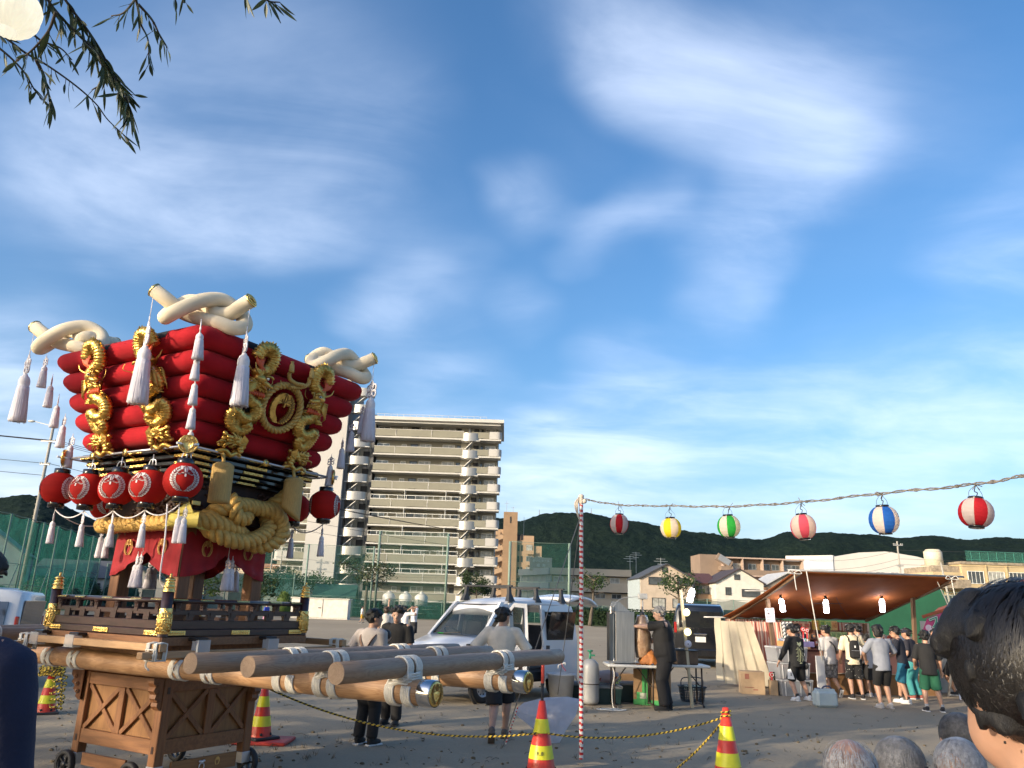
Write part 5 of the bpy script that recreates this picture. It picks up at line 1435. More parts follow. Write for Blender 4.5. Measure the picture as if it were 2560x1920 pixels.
# -- tassels
M_silk = mat('white_silk', (.72, .68, .74), .55, 0, .07, 30, .45, 60, stretch=(6, 6, .35), sheen=.3)
M_silk2 = mat('silk_cord', (.74, .71, .73), .6, 0, .06, 40, .3, 150)
def tassel_proto():
 t = thing('white_tassel', 'x', 'tassel', (0, 0, 0), 0, 'white tassels hung on the float')
 b = MB()                                            # ornamental knot: loops of cord; hangs from z = 0
 b.tube([(0, 0, 0), (0, 0, -.10)], .006, 6)
 b.tube(spline([(0, 0, -.06), (-.018, 0, -.10), (0, 0, -.15), (.018, 0, -.10)], 4, True), .009, 6, closed=True)
 for a in (90, 150, 210, 330, 30):
  a = rad(a); d = V((math.cos(a), 0, math.sin(a))); n_ = V((-d.z, 0, d.x)); c = V((0, 0, -.20))
  b.tube(spline([c+d*.015, c+d*.075+n_*.045, c+d*.120, c+d*.075-n_*.045], 4, True), .0105, 6, closed=True)
 b.ell((0, 0, -.20), (.03, .018, .03), 8, 6); b.tube([(0, 0, -.2), (0, 0, -.31)], .012, 6)
 b.build('cord_knot', M_silk2, t)
 b = MB(); b.lathe([(.0, -.285), (.022, -.29), (.030, -.31), (.046, -.325), (.060, -.36), (.062, -.40), (.056, -.425), (.060, -.43), (.060, -.445)], 18); b.build('tassel_head', M_silk2, t)
 b = MB(); r = random.Random(6); n = 40; rings = []
 for i in range(10):
  z = -.435-.40*i/9; r0 = .060+.026*(i/9)**.8
  rings.append([V((math.cos(2*PI*j/n)*(r0*(1+(.055 if j % 2 else -.04)*(.4+.6*i/9)+.04*math.sin(j*1.7+i*.25))), math.sin(2*PI*j/n)*(r0*(1+(.055 if j % 2 else -.04)+.04*math.sin(j*1.7+i*.25))), z-(.012*r.random() if i == 9 else 0))) for j in range(n)])
 b.loft(rings, cap=True)
 for i in range(26):
  a = r.uniform(0, 2*PI); q = r.uniform(.06, .085)
  b.tube([(math.cos(a)*.062, math.sin(a)*.062, -.5), (math.cos(a)*q*1.02, math.sin(a)*q*1.02, -.70), (math.cos(a)*(q+.012), math.sin(a)*(q+.012), -.845-.012*r.random())], .004, 4)
 b.build('tassel_skirt', M_silk, t)
 return t
TP = tassel_proto()
tree_cache = {}
for q in bpy.data.objects:
 if q.parent is TP: tree_cache.setdefault(TP.name, []).append(q)
_first = [True]
def tassel(p, h, label, fat=1.0, tilt=0.0, wz=None):
 """p: hanging point in float units, h: full height in float units"""
 if _first[0]: t = TP; _first[0] = False
 else: t = copy_tree(TP, None, tree_cache)
 k = FK*h/.84
 t.location = FW(p) if wz is None else V(p); t.scale = (k*fat, k*fat, k)
 t.rotation_euler = (tilt*.6, tilt, FR+R.uniform(-.3, .3)-.35); t['label'] = label
 return t
def tcord(parent, a, c, m=None):
 b = MB(); b.tube([a, c], .004, 5); b.build('hanging_cord', m or M_silk2, parent)
e = {k: v for k, v in KE.items()}
def big(end, h, lab, drop=.20):
 p = V(end)+V((0, 0, -.09)); q = p-V((0, 0, drop))
 tcord(FT, p, q); return tassel(q, h, lab, .98, .05)
big(e['n'][0], .98, 'large white tassel hanging under the left end of the near corner knot', .22); big(e['n'][1], .90, 'large white tassel hanging under the right end of the near corner knot', .22)
big(e['l'][0], .92, 'large white tassel at the far left, under the left corner knot', .22); big(e['l'][1], .95, 'large white tassel hidden behind the left corner of the cushions')
big(e['r'][1], .90, 'large white tassel under the right corner knot, before the pale fin wall', .16); big(e['r'][0], .95, 'large white tassel behind the right corner, lower than its neighbour', .40)
big(e['b'][0], .95, 'large white tassel at the hidden back corner, one end of the knot'); big(e['b'][1], .95, 'large white tassel at the hidden back corner, other end of the knot')
ords = ['topmost', 'second highest', 'middle', 'second lowest', 'lowest']
for key, sx, sy, nm in (('n', 1, -1, 'near corner crease'), ('l', -1, -1, 'left corner'), ('r', 1, 1, 'right corner'), ('b', -1, 1, 'hidden back corner')):
 for i, (H, zc) in enumerate(LAY):
  o = .055 if key != 'n' else .05
  p = V((sx*(H+o), sy*(H+o), zc+.09))
  if key == 'n': p = V((sx*(H+.045-.0*i), sy*(H+.045), zc+(.10 if i == 0 else .06)))
  tassel(p, .42 if key != 'n' else (.44 if i == 0 else .36), 'small white tassel, %s of five down the %s of the cushions' % (ords[i], nm), 1.15 if key != 'n' else 1.25, .08 if i == 0 else .03)
lt = [(0, 'the near corner lantern'), (1, 'the lantern next to the near corner'), (2, 'the middle lantern of the lit side'), (3, 'the second lantern from the left'), (4, 'the leftmost lantern'), (5, 'the right corner lantern'), (6, 'the lantern behind the gold tassel'), (12, 'the lantern peeping out behind')]
low = {}
for i, nm in lt:
 p = V(LSP[i][0])-V((0, 0, .25)); low[i] = p
 tassel(p, .40, 'small white tassel below %s' % nm, 1.0, .10 if i < 4 else .04)
 if i in (0, 12): tassel(p+V((.07, .03, 0)), .40, 'rear one of two small white tassels below %s' % nm, 1.0, .06)
b = MB()
for a, c in ((0, 1), (1, 2), (2, 3), (3, 4), (4, 12), (5, 6)):
 b2 = MB(); b2.tube(sag(low[a], low[c], .085, 12), .0075, 6); b2.build('cord_swag', M_silk2, FT)
for s, nm in ((0, 'lit'), (1, 'shaded'), (2, 'far'), (3, 'far left')):
 for d in (-.03, .035):
  M = face_matrix(s); p = M @ V((d, -.70, 2.10))
  tassel(p, .40, 'white tassel %s of the pair at the middle of the %s curtain' % ('left' if d < 0 else 'right', nm), 1.25)
b = MB(); b.tube(spline([V((.98, -1.16, 2.55)), V((1.0, -1.14, 2.2)), V((.93, -1.08, 1.85)), V((.90, -1.03, 1.74)), V((.96, -1.0, 1.70)), V((1.0, -1.0, 1.74))], 6), .008, 6); b.build('loose_cord', M_silk2, FT)
M_gfr = mat('gold_fringe', (.56, .37, .13), .6, .25, .22, 60, .6, 120, stretch=(8, 8, .3))
for (px, py, bb, lab, tw) in ((570, 1155, -.66, 'thick gold fringe tassel hanging above the rope knot', 0), (748, 1158, .42, 'twisted gold fringe tassel at the right end of the rope', 1)):
 p = V((1.16, bb, 3.05)); t = thing('gold_tassel', lab, 'tassel', FW(p), FR, 'gold rope tassels of the float'); t.scale = (FK, FK, FK)
 b = MB(); n = 44; rings = []
 for i in range(12):
  z = -.03-.40*i/11
  rings.append([V((math.cos(2*PI*j/n)*.115*(1+(.03 if j % 2 else -.03)), math.sin(2*PI*j/n)*.115*(1+(.03 if j % 2 else -.03)), z+(.10*math.cos(2*PI*j/n+2.2)*tw*(i/11-.2) if tw else 0))) for j in range(n)])
 b.loft(rings, cap=True); b.build('fringe', M_gfr, t)
 b = MB(); b.lathe([(0, .02), (.07, .018), (.112, -.01), (.118, -.04), (.110, -.05)], 28); b.build('tassel_top', M_gfr, t)
 b = MB(); b.tube([(0, 0, .0), (-.03, 0, .12)], .02, 7); b.build('tassel_cord', M_grope, t)
# -- striped pole, string of lanterns
pb = V((.921, 9.541, 0)); ptop = AT(1453, 1243, 9.541); PH = ptop.z
t = thing('striped_pole', 'red and white spirally striped pole holding the lantern string', 'pole', pb)
b = MB(); n = 14; step = .0145; m = int(PH/step); rr = .024
lean = ptop.x-pb.x
vs = [V((lean*i/m+rr*math.cos(2*PI*j/n), rr*math.sin(2*PI*j/n), i*step)) for i in range(m+1) for j in range(n)]
for i in range(m):
 for j in range(n):
  ph = (i*step/.062+.55*j/n) % 1.0
  b.cur = 1 if ph < .45 else 0
  k = (j+1) % n
  b.add([vs[i*n+j], vs[i*n+k], vs[(i+1)*n+k], vs[(i+1)*n+j]], [(0, 1, 2, 3)], True)
b.cur = 0
b.build('shaft', [mat('pole_white', (.70, .68, .66), .35, 0, .06), mat('pole_red', (.50, .025, .03), .35, 0, .06)], t)
M_tape = mat('cloth_tape', (.62, .54, .44), .8, 0, .15, 20)
b = MB(); r = random.Random(3)
b.lathe([(.030, PH-.08), (.036, PH-.05), (.033, PH), (.036, PH+.02), (.02, PH+.035), (0, PH+.035)], 10, (lean, 0, 0)); b.ell((lean+.04, -.01, PH-.05), (.03, .03, .03), 8, 6)
for i in range(5): b.tube(spline([(lean-.03, -.02, PH), (lean-.045-.01*i, -.03, PH-.10), (lean-.04+.006*i, -.03, PH-.22-.02*i)], 4), .006, 5)
b.build('tape_wrap', M_tape, t)
def at_depth(px, py, d): return CO+ray(px, py)*d
STR = [(1548, 1310, 46, 'red'), (1677, 1320, 51, 'yellow'), (1822, 1316, 56, 'green'), (2008, 1317, 61, 'pink'), (2210, 1300, 70, 'blue'), (2440, 1282, 79, 'red')]
TOPS = [(1548, 1262), (1675, 1265), (1826, 1266), (2003, 1255), (2207, 1233), (2440, 1210)]
deps = [.222*1930/d for _, _, d, _ in STR]
sp = [pb+V((lean, 0, PH-.02))]+[at_depth(*TOPS[i], deps[i]) for i in range(6)]+[at_depth(2620, 1176, 4.9), at_depth(2900, 1110, 4.1)]
t = thing('lantern_wire', 'grey twisted wire carrying the party lanterns from the striped pole', 'wire', sp[0])
path = [p-sp[0] for p in spline(sp, 14)]
b = MB()
for k in range(2): b.tube([p+V((0, .008*math.sin(i*1.3+k*PI), .008*math.cos(i*1.3+k*PI)+.004*math.sin(i*.7))) for i, p in enumerate(path)], .0055, 5)
for i in range(3, len(path)-2, 6): b.box(path[i], (.02, .022, .022))
for q in sp[1:7]:
 for k in range(4):
  a = R.uniform(0, 6.3); b.tube(spline([q-sp[0], q-sp[0]+V((.02*math.cos(a), .01, .02*math.sin(a))), q-sp[0]+V((.05*math.cos(a), .01, .045*math.sin(a)))], 3), .003, 4)
b.build('cable', mat('old_cable', (.17, .155, .14), .8, 0, .3, 30), t)
M_pw = mat('paper_white', (.68, .60, .56), .7, 0, .04, 5, transl=.45, spec=.2)
PC = {'red': (.52, .02, .03), 'yellow': (.66, .56, .03), 'green': (.03, .36, .06), 'pink': (.66, .10, .16), 'blue': (.02, .12, .48)}
M_bulb = mat('bulb', (1, .85, .5), .5, emit=(1, .72, .32), es=9)
lw = ['red and white party lantern nearest the striped pole', 'yellow and white party lantern with a lit bulb', 'green and white party lantern', 'pink and white party lantern before the hill saddle', 'blue and white party lantern', 'large red and white party lantern at the right']
for i, (px, py, d, c) in enumerate(STR):
 p = at_depth(px, py, deps[i]); t = thing('party_lantern', lw[i], 'lantern', p, R.uniform(-.3, .3), 'striped party lanterns on the wire'); t.rotation_euler = (R.uniform(-.06, .06), R.uniform(-.08, .08)+(.07 if i == 5 else 0), [.25, -.2, .35, .1, .3, .15][i])
 rr = .111; sq = [1.04, .97, .97, 1.0, .98, .92][i]
 b = MB(); nseg, nr = 40, 16
 vs = []
 for k in range(nr+1):
  e_ = -1.12+2.24*k/nr
  for j in range(nseg):
   a = 2*PI*j/nseg; q = rr*math.cos(e_)**.8*(1+.008*math.cos(a*8))+(.001 if k % 2 else 0)
   vs.append(V((q*math.cos(a), q*math.sin(a), rr*sq*1.03*math.sin(e_)*1.0)))
 for k in range(nr):
  for j in range(nseg):
   b.cur = 1 if (j//5) % 2 else 0; j2 = (j+1) % nseg
   b.add([vs[k*nseg+j], vs[k*nseg+j2], vs[(k+1)*nseg+j2], vs[(k+1)*nseg+j]], [(0, 1, 2, 3)], True)
 b.build('shade', [M_pw, mat('paper_'+c, PC[c], .7, 0, .05, 5, transl=.4, spec=.2)], t)
 b = MB(); zt = rr*sq*1.03*math.sin(1.12)
 b.lathe([(.045, zt-.004), (.050, zt), (.050, zt+.016), (.045, zt+.018), (.042, zt+.002)], 18); o = b.build('rim', M_blkp, t)
 b = MB(); b.lathe([(.045, -zt+.004), (.050, -zt), (.050, -zt-.013), (.030, -zt-.014), (0, -zt-.014)], 18); b.build('rim', M_blkp, t)
 b = MB(); top = sp[i+1]-p; top = Euler(t.rotation_euler).to_matrix().inverted() @ top
 b.tube(spline([V((0, 0, zt+.01)), V((.015, 0, zt+.05)), top*.6+V((-.012, 0, .03)), top], 4), .0035, 5)
 for s in (-1, 1): b.tube(spline([V((s*.048, 0, zt)), V((s*.052, 0, zt+.045)), V((s*.02, 0, zt+.085)), top*.95], 4), .0016, 4)
 b.build('hanger', M_wire, t)
 if i in (1, 2, 3, 4):
  b = MB(); b.ell((0, -.035, .0), (.018, .018, .022), 8, 6); b.build('bulb', M_bulb, t)
for k, (g, lab) in enumerate(((G(1258, 1866), 'guy rope from the striped pole to a stake by the walking man'), (G(1393, 1752), 'guy rope from the striped pole to the ground by the white bucket'))):
 t = thing('guy_rope', lab, 'rope', g)
 a = pb+V((lean*.94, 0, PH*.93))-g
 b = MB(); b.tube([V((0, 0, .04)), a], .006, 6); b.build('line', mat('grey_line', (.22, .21, .20), .7), t)
 if k == 0:
  b = MB(); q = a*.27
  b.tube([V((.0, 0, -.02)), V((0, 0, .05))], .008, 6); b.tube([V((.02*math.cos(x), .0, .02*math.sin(x)-.01)) for x in np.linspace(0, 2*PI, 11)[:-1]], .004, 5, closed=True); b.build('stake', mat('stake_steel', (.20, .19, .18), .5, .7), t)
  b = MB()
  for j in range(22):
   b.cur = j % 2; z0, z1 = .03+.021*j, .03+.021*(j+1); b.tube([a.normalized()*z0+V((.02, 0, 0)), a.normalized()*z1+V((.02, 0, 0))], .007, 5)
  b.build('marker_cord', [M_rope, mat('pole_red', (.5, .025, .03))], t)
 else:
  b = MB(); q = a*.27
  for j in range(4):
   an = .5+j*1.5; b.cur = j % 2; b.tube(spline([q, q+V((.06*math.cos(an), -.01, .05*math.sin(an))), q+V((.10*math.cos(an+.5), -.02, .06*math.sin(an)-.05))], 4), .008, 5, flat=.3)
  b.build('marker_tape', [M_rope, mat('pole_red', (.5, .025, .03))], t)
b = MB(); a, c = G(1258, 1866), G(1393, 1752)
# -- cones, safety rope, plastic bag
M_corg = mat('cone_orange', (.62, .045, .025), .35, 0, .10, 8, .2, 30)
M_cyel = mat('cone_yellow', (.72, .70, .03), .35, 0, .06, 8, .15, 40)
M_cblk = mat('cone_base', (.03, .03, .033), .7)
def cone(p, label, h=.70, bar=False):
 t = thing('traffic_cone', label, 'traffic cone', p, R.uniform(0, 1), 'orange and yellow cones round the float')
 R0, R1 = .155*h/.7, .032*h/.7
 def rr_(z): return R0+(R1-R0)*z/h
 b = MB(); b.lathe([(rr_(.02), .02), (rr_(h), h), (R1*.75, h+.004), (R1*.7, h-.03), (0, h-.03)], 24)
 for k in range(6):
  a = k*PI/3; z = .045*h/.7
  b.cur = 1; b.lathe([(0, .004), (.016, .003), (.018, -.004)], 8, (math.cos(a)*(rr_(z)+.003), math.sin(a)*(rr_(z)+.003), z+.02), (math.cos(a), math.sin(a), .2)); b.cur = 0
 b.build('body', [M_corg, M_cblk], t)
 for z0, z1 in ((.16*h/.7, .285*h/.7), (.40*h/.7, .53*h/.7)):
  b = MB(); b.lathe([(rr_(z0)+.0025, z0), (rr_(z1)+.0025, z1)], 24); b.build('reflective_band', M_cyel, t)
 b = MB(); b.box((0, 0, .015), (.38*h/.7, .38*h/.7, .03), bev=.01); b.build('base', M_cblk, t)
 if bar:
  b = MB(); b.tube([(0, 0, h-.03), (0, 0, h+.16)], .014, 8); b.tube([(0, 0, h+.15), (0, 0, h+.17)], .020, 8); b.build('stick_base', M_cblk, t)
  b = MB(); b.lathe([(.018, h+.16), (.018, h+.47), (.010, h+.49), (0, h+.49)], 12); b.build('stick', mat('stick_red', (.62, .06, .035), .35), t)
 return t
c1 = G(1352, 1938); cone(c1, 'orange cone with yellow bands and a red stick, nearest to the striped pole', .70, True)
me = text_mesh('9..8', .05, .001); me.materials.append(M_cblk); link('lettering', me, bpy.data.objects['traffic_cone'], loc=(-.03, -.117, .215), rot=(PI/2-.17, 0, -.2-bpy.data.objects['traffic_cone'].rotation_euler.z))
c2 = G(1822, 1958); cone(c2, 'orange cone with one yellow band at the bottom right, rope tied round its tip', .70)
c3 = G(112, 1784); cone(c3, 'cone half buried under a coil of black and yellow rope, left of the cart', .60)
c4 = G(648, 1856); cone(c4, 'cone on a red base plate behind the wooden cart', .62)
b = MB(); b.box((0, 0, .02), (.62, .5, .04), bev=.01); o = b.build('red_base_plate', mat('plate_red', (.42, .035, .03), .6), None, loc=c4+V((.05, .02, -.0))); tag(o, 'red plastic base plate under the cone behind the cart', 'base plate')
o.location.z = 0
for q in bpy.data.objects:
 if q.name.startswith('traffic_cone') and (q.location-c4).length < .01: q.location.z = .041
M_rpy, M_rpk = mat('rope_yellow', (.60, .42, .05), .7, 0, .1, 30), mat('rope_black', (.02, .02, .02), .8)
def tiger(pts, label, r=.010, parent=None, name='safety_rope'):
 o0 = V(pts[0]); P = [V(p)-o0 for p in pts]
 L = [0]
 for a, c in zip(P[:-1], P[1:]): L.append(L[-1]+(c-a).length)
 n = max(4, int(L[-1]/.012)); Q = []; k = 0
 for i in range(n+1):
  d = L[-1]*i/n
  while k < len(L)-2 and L[k+1] < d: k += 1
  Q.append(P[k].lerp(P[k+1], (d-L[k])/max(1e-6, L[k+1]-L[k])))
 b = MB(); x = None; m = 6; vs = []
 for i, p in enumerate(Q):
  tt = (Q[min(i+1, n)]-Q[max(i-1, 0)]).normalized(); x = tt.orthogonal().normalized() if x is None else (x-tt*x.dot(tt)).normalized(); y = tt.cross(x)
  vs += [p+(x*math.cos(2*PI*j/m)+y*math.sin(2*PI*j/m))*r*(1+.18*math.sin(2*PI*(j*2/m+i*.25))) for j in range(m)]
 for i in range(n):
  for j in range(m):
   b.cur = 0 if ((i*.25+j/m*1.0) % 1.0) < .55 else 1; k2 = (j+1) % m
   b.add([vs[i*m+j], vs[i*m+k2], vs[(i+1)*m+k2], vs[(i+1)*m+j]], [(0, 1, 2, 3)], True)
 if parent: return b.build(name, [M_rpy, M_rpk], parent)
 return tag(b.build(name, [M_rpy, M_rpk], None, loc=o0), label, 'rope')
t1 = c1+V((0, -.075, .40)); t2 = c2+V((0, 0, .60))
tiger(sag(V((-2.55, 8.6, .78)), t1+V((-.04, 0, 0)), .20, 30), 'black and yellow rope sagging from the cart to the cone with the stick')
tiger(sag(t1+V((.06, 0, 0)), t2+V((-.05, 0, 0)), .10, 30), 'black and yellow rope between the two cones at the front')
tiger(sag(t2+V((-.03, 0, -.02)), G(1690, 1930)+V((0, 0, .03)), .03, 14), 'short black and yellow rope trailing from the right cone towards the ground')
def coil(c, R_, n, up, seed):
 r = random.Random(seed); out = []
 for i in range(n*14):
  a = 2*PI*i/14; k = R_*(.7+.35*r.random()); out.append(c+V((k*math.cos(a), k*math.sin(a)*.8, up*(i/(n*14)-.5)+r.uniform(-.02, .02))))
 return spline(out, 2)
tiger([c2+V((.05*math.cos(a)*1.0, .05*math.sin(a), .60+.006*a)) for a in np.linspace(0, 13, 40)], 'loops of black and yellow rope knotted round the right cone', .009)
tiger(coil(c3+V((-.02, .02, .56)), .17, 9, .12, 4)+coil(c3+V((.13, -.02, .30)), .10, 6, .5, 5), 'tangled coil of black and yellow rope hung over the left cone', .011)
bgp = G(1385, 1862); t = thing('plastic_bag', 'large crumpled clear plastic bag blown against the cone', 'bag', bgp)
ol = [(1230, 1040), (1300, 985), (1450, 950), (1600, 945), (1690, 962), (1655, 1080), (1600, 1160), (1545, 1262), (1490, 1268), (1400, 1200), (1320, 1130), (1262, 1085)]
O2 = [AT(840+x*.3617, 1400+y*.3617, bgp.y)-bgp for x, y in ol]; cc = sum(O2, V())/len(O2)
b = MB()
for side in (-1, 1):
 def bf(u, v, side=side):
  a = u*len(O2); i = int(a) % len(O2); f = a-int(a); e_ = O2[i].lerp(O2[(i+1) % len(O2)], f); q = cc.lerp(e_, v)
  dome = .16*(1-v**2.2)*side
  k = .06*MN.noise(V((q.x*7, q.z*7, side*3)))+.035*MN.noise(V((q.x*19, q.z*16, side*5)))
  return V((q.x, dome+k*(1-v**6)+.0, max(.01, q.z)))
 b.grid(bf, 60, 14)
b.build('film', mat('clear_film', (.70, .70, .76), .2, 0, .06, 4, .25, 20, alpha=.45, transl=.5, spec=.7), t)
# -- willow-like twigs and the lit shade, top left
M_twl = mat('twig_leaf', (.062, .085, .030), .45, 0, .35, 14, col2=(.026, .042, .018), transl=.22, spec=.45)
M_twg = mat('twig_bark', (.050, .040, .028), .9, 0, .3, 20)
t = thing('tree_branch', 'hanging leafy branches reaching into the top left of the picture', 'branch', at_depth(60, -160, 3.4))
o0 = V(t.location); r = random.Random(21)
stems = [[(60, -160), (110, -20), (150, 40), (200, 90), (250, 140), (290, 200), (318, 250), (330, 300)], [(100, -100), (170, 10), (215, 70), (248, 120), (275, 170), (300, 215), (325, 240)],
         [(-80, 40), (0, 85), (60, 130), (120, 165), (190, 215), (240, 260), (270, 300), (318, 345)], [(-60, 80), (10, 130), (60, 180), (90, 230), (130, 270)],
         [(90, 150), (110, 190), (120, 230), (135, 270)], [(330, -40), (345, 20), (352, 60), (370, 100), (372, 160)], [(345, 10), (380, 50), (400, 90), (418, 120)], [(352, -20), (312, 30), (278, 40)], [(610, -50), (618, 5)], [(665, -40), (668, 0), (700, 6)], [(430, -40), (440, 5)], [(455, -30), (460, 8)],
         [(140, 30), (120, 80), (75, 130), (40, 150)], [(250, 140), (262, 200), (230, 225)], [(60, 60), (100, 100), (150, 120), (180, 150)]]
bt, bl = MB(), MB()
leaves = []
def leafpath(p, d, L, w):
 """narrow curved leaf from p along d"""
 side = d.cross(V((r.gauss(0, 1), r.gauss(0, 1), r.gauss(0, 1)))).normalized()
 curl = side.cross(d).normalized()*r.uniform(-.12, .12)*L
 m = 6; vs = []
 for i in range(m+1):
  q = i/m; c = p+d*(L*q)+curl*(q*q); ww = w*math.sin(PI*min(1, .06+q*.94))**.8*(1-.25*q)
  up = side.cross(d)*ww*.35
  vs += [c-side*ww+up, c, c+side*ww+up]
 fs = []
 for i in range(m):
  for k in (0, 1): fs.append((i*3+k, i*3+k+1, (i+1)*3+k+1, (i+1)*3+k))
 bl.add(vs, fs, True)
for k, st in enumerate(stems):
 dep = 3.2+.25*(k % 4)
 P = [at_depth(x, y, dep+.05*j)-o0 for j, (x, y) in enumerate(st)]
 S = spline(P, 8); bt.tube(S, [.006*(1-.8*i/len(S))+.0012 for i in range(len(S))], 5)
 big_ = k in (0, 1)
 for i in range(2 if k < 8 else 4, len(S), 1):
  if r.random() < (.10 if big_ else .42): continue
  tt = (S[min(i+1, len(S)-1)]-S[i-1]).normalized()
  for q in range(2 if big_ else 1):
   d = (tt*.6+V((r.gauss(0, .42), r.gauss(0, .42), -.75+r.gauss(0, .3)))).normalized()
   L = r.uniform(.045, .11)*(1.15 if big_ else 1);
   if r.random() < .5:
    s2 = S[i]+d*.03; bt.tube([S[i], s2], .0015, 4); leafpath(s2, d, L, r.uniform(.006, .0105))
   else: leafpath(S[i], d, L, r.uniform(.006, .0105))
bt.build('twig', M_twg, t); tag(bl.build('leaf', M_twl, t), kind='stuff')
p = at_depth(28, 28, 2.6); t = thing('shade_lamp', 'lit crumpled white paper lantern behind the leaves, top left corner', 'lantern', p)
b = MB(); n = 44
def sf(u, v):
 a = 2*PI*u; e_ = -1.25+2.3*v; q = .088*math.cos(e_)**.8*(1+.035*math.cos(a*22)+.03*MN.noise(V((math.cos(a)*2, math.sin(a)*2, e_*2)))); return V((q*math.cos(a), q*math.sin(a), .085*math.sin(e_)+.008*math.sin(a*2)*v))
b.grid(sf, 132, 14); b.build('shade', mat('lit_paper', (.80, .76, .66), .7, 0, .12, 14, transl=.5, emit=(1, .93, .72), es=.55), t)
# -- white van with open doors
M_vw = mat('van_white', (.66, .67, .68), .25, 0, .025, 1.5, coat=.6)
M_vdk = mat('van_dark_trim', (.025, .025, .027), .5)
M_vgl = mat('van_glass', (.035, .05, .055), .04, 0, .1, 2, alpha=.50, spec=.9)
M_vgl2 = mat('tinted_glass', (.012, .014, .016), .05, 0, .1, 2, alpha=.92, spec=.9)
M_seat = mat('seat_grey', (.05, .05, .055), .9)
def car_wheel(parent, x, y, r=.265, w=.15, rim=(.42, .42, .43)):
 s = 1 if y > 0 else -1; ax = V((0, s, 0)); c = V((x, y, r))
 b = MB(); b.lathe([(r*.62, w*.45), (r*.9, w*.5), (r, w*.35), (r, -w*.35), (r*.9, -w*.5), (r*.6, -w*.5)], 32, c, ax); o = b.build('wheel', M_tyre, parent)
 b = MB(); b.lathe([(r*.63, w*.44), (r*.58, w*.47), (r*.55, w*.30), (r*.42, w*.22), (r*.30, w*.34), (r*.16, w*.36), (r*.14, w*.44), (0, w*.44)], 28, c, ax); b.lathe([(r*.62, w*.2), (r*.62, -w*.3)], 20, c, ax); b.build('rim', mat('rim_%d' % int(rim[0]*99), rim, .35, .7, .08), o)
 b = MB()
 for i in range(10):
  a = 2*PI*i/10; b.lathe([(0, w*.262), (.022, w*.26)], 8, c+V((math.cos(a)*r*.48, s*.001, math.sin(a)*r*.48)), ax)
 b.build('rim_hole', M_vdk, o)
 return o
VH = rad(180+48)                         # heading of the van
VC = V((-.18, 15.75, 0))
VT = thing('white_van', 'small white van with roof racks, front and side doors and tailgate standing open', 'van', VC, VH)
W2 = .735
b = MB(); b.box((-.1, 0, .40), (3.2, 1.40, .22), bev=.04); b.build('chassis', M_vdk, VT)
def ring(x, z0, z1, wb, wt, tz=None, n=4):
 """cross-section of the body at x (front +x)"""
 pts = []
 prof = [(wb*.96, z0), (wb, z0+.10), (wb, z0+(z1-z0)*.55), (wt+(wb-wt)*.35, z0+(z1-z0)*.86), (wt, z1-.03), (wt-.05, z1)]
 L = [V((x, y, z)) for y, z in prof]; Rr = [V((x, -y, z)) for y, z in reversed(prof)]
 return L+[V((x, 0, z1+.012))]+Rr+[V((x, 0, z0))]
b = MB()
b.loft([ring(1.70, .36, .86, .58, .52), ring(1.66, .30, .93, .68, .62), ring(1.50, .28, .99, .735, .68), ring(1.24, .28, 1.07, W2, .70), ring(1.02, .28, 1.13, W2, .70)], cap=True)
o = b.build('nose', M_vw, VT)
b = MB(); b.box((1.70, 0, .46), (.06, 1.16, .22), bev=.02); b.build('front_bumper', M_vw, o)
b = MB(); b.box((1.685, 0, .73), (.05, .8, .07), bev=.01); b.build('grille', M_vdk, o)
for s in (-1, 1):
 b = MB(); b.ell((1.60, s*.56, .78), (.10, .13, .11), 14, 10); b.build('headlight', mat('headlight', (.42, .44, .44), .08, .2, .1, coat=.5), o)
 b = MB(); b.box((1.38, s*.742, .98), (.26, .01, .03)); b.build('side_marker', M_vdk, o)
b = MB(); b.box((1.735, -.05, .50), (.012, .33, .165)); q = b.build('number_plate', mat('plate_yellow', (.66, .50, .04), .4), VT)
me = text_mesh('27-77', .12, .001); me.materials.append(M_vdk); link('lettering', me, q, loc=(1.744, -.05, .49), rot=(PI/2, 0, PI/2))
def plate(b, pts, y, th=.03, lean=0.0):
 """panel in the side plane given as x, z points"""
 s = 1 if y > 0 else -1
 f = lambda x, z: V((x, y-s*max(0, z-1.0)*lean, z))
 n = len(pts); a = [f(*p) for p in pts]; c = [q+V((0, -s*th, 0)) for q in a]
 order = list(range(n)) if s < 0 else list(range(n))[::-1]
 b.add(a+c, [tuple(order), tuple(n+i for i in order[::-1])]+[(i, (i+1) % n, n+(i+1) % n, n+i) for i in range(n)])
LN = .16
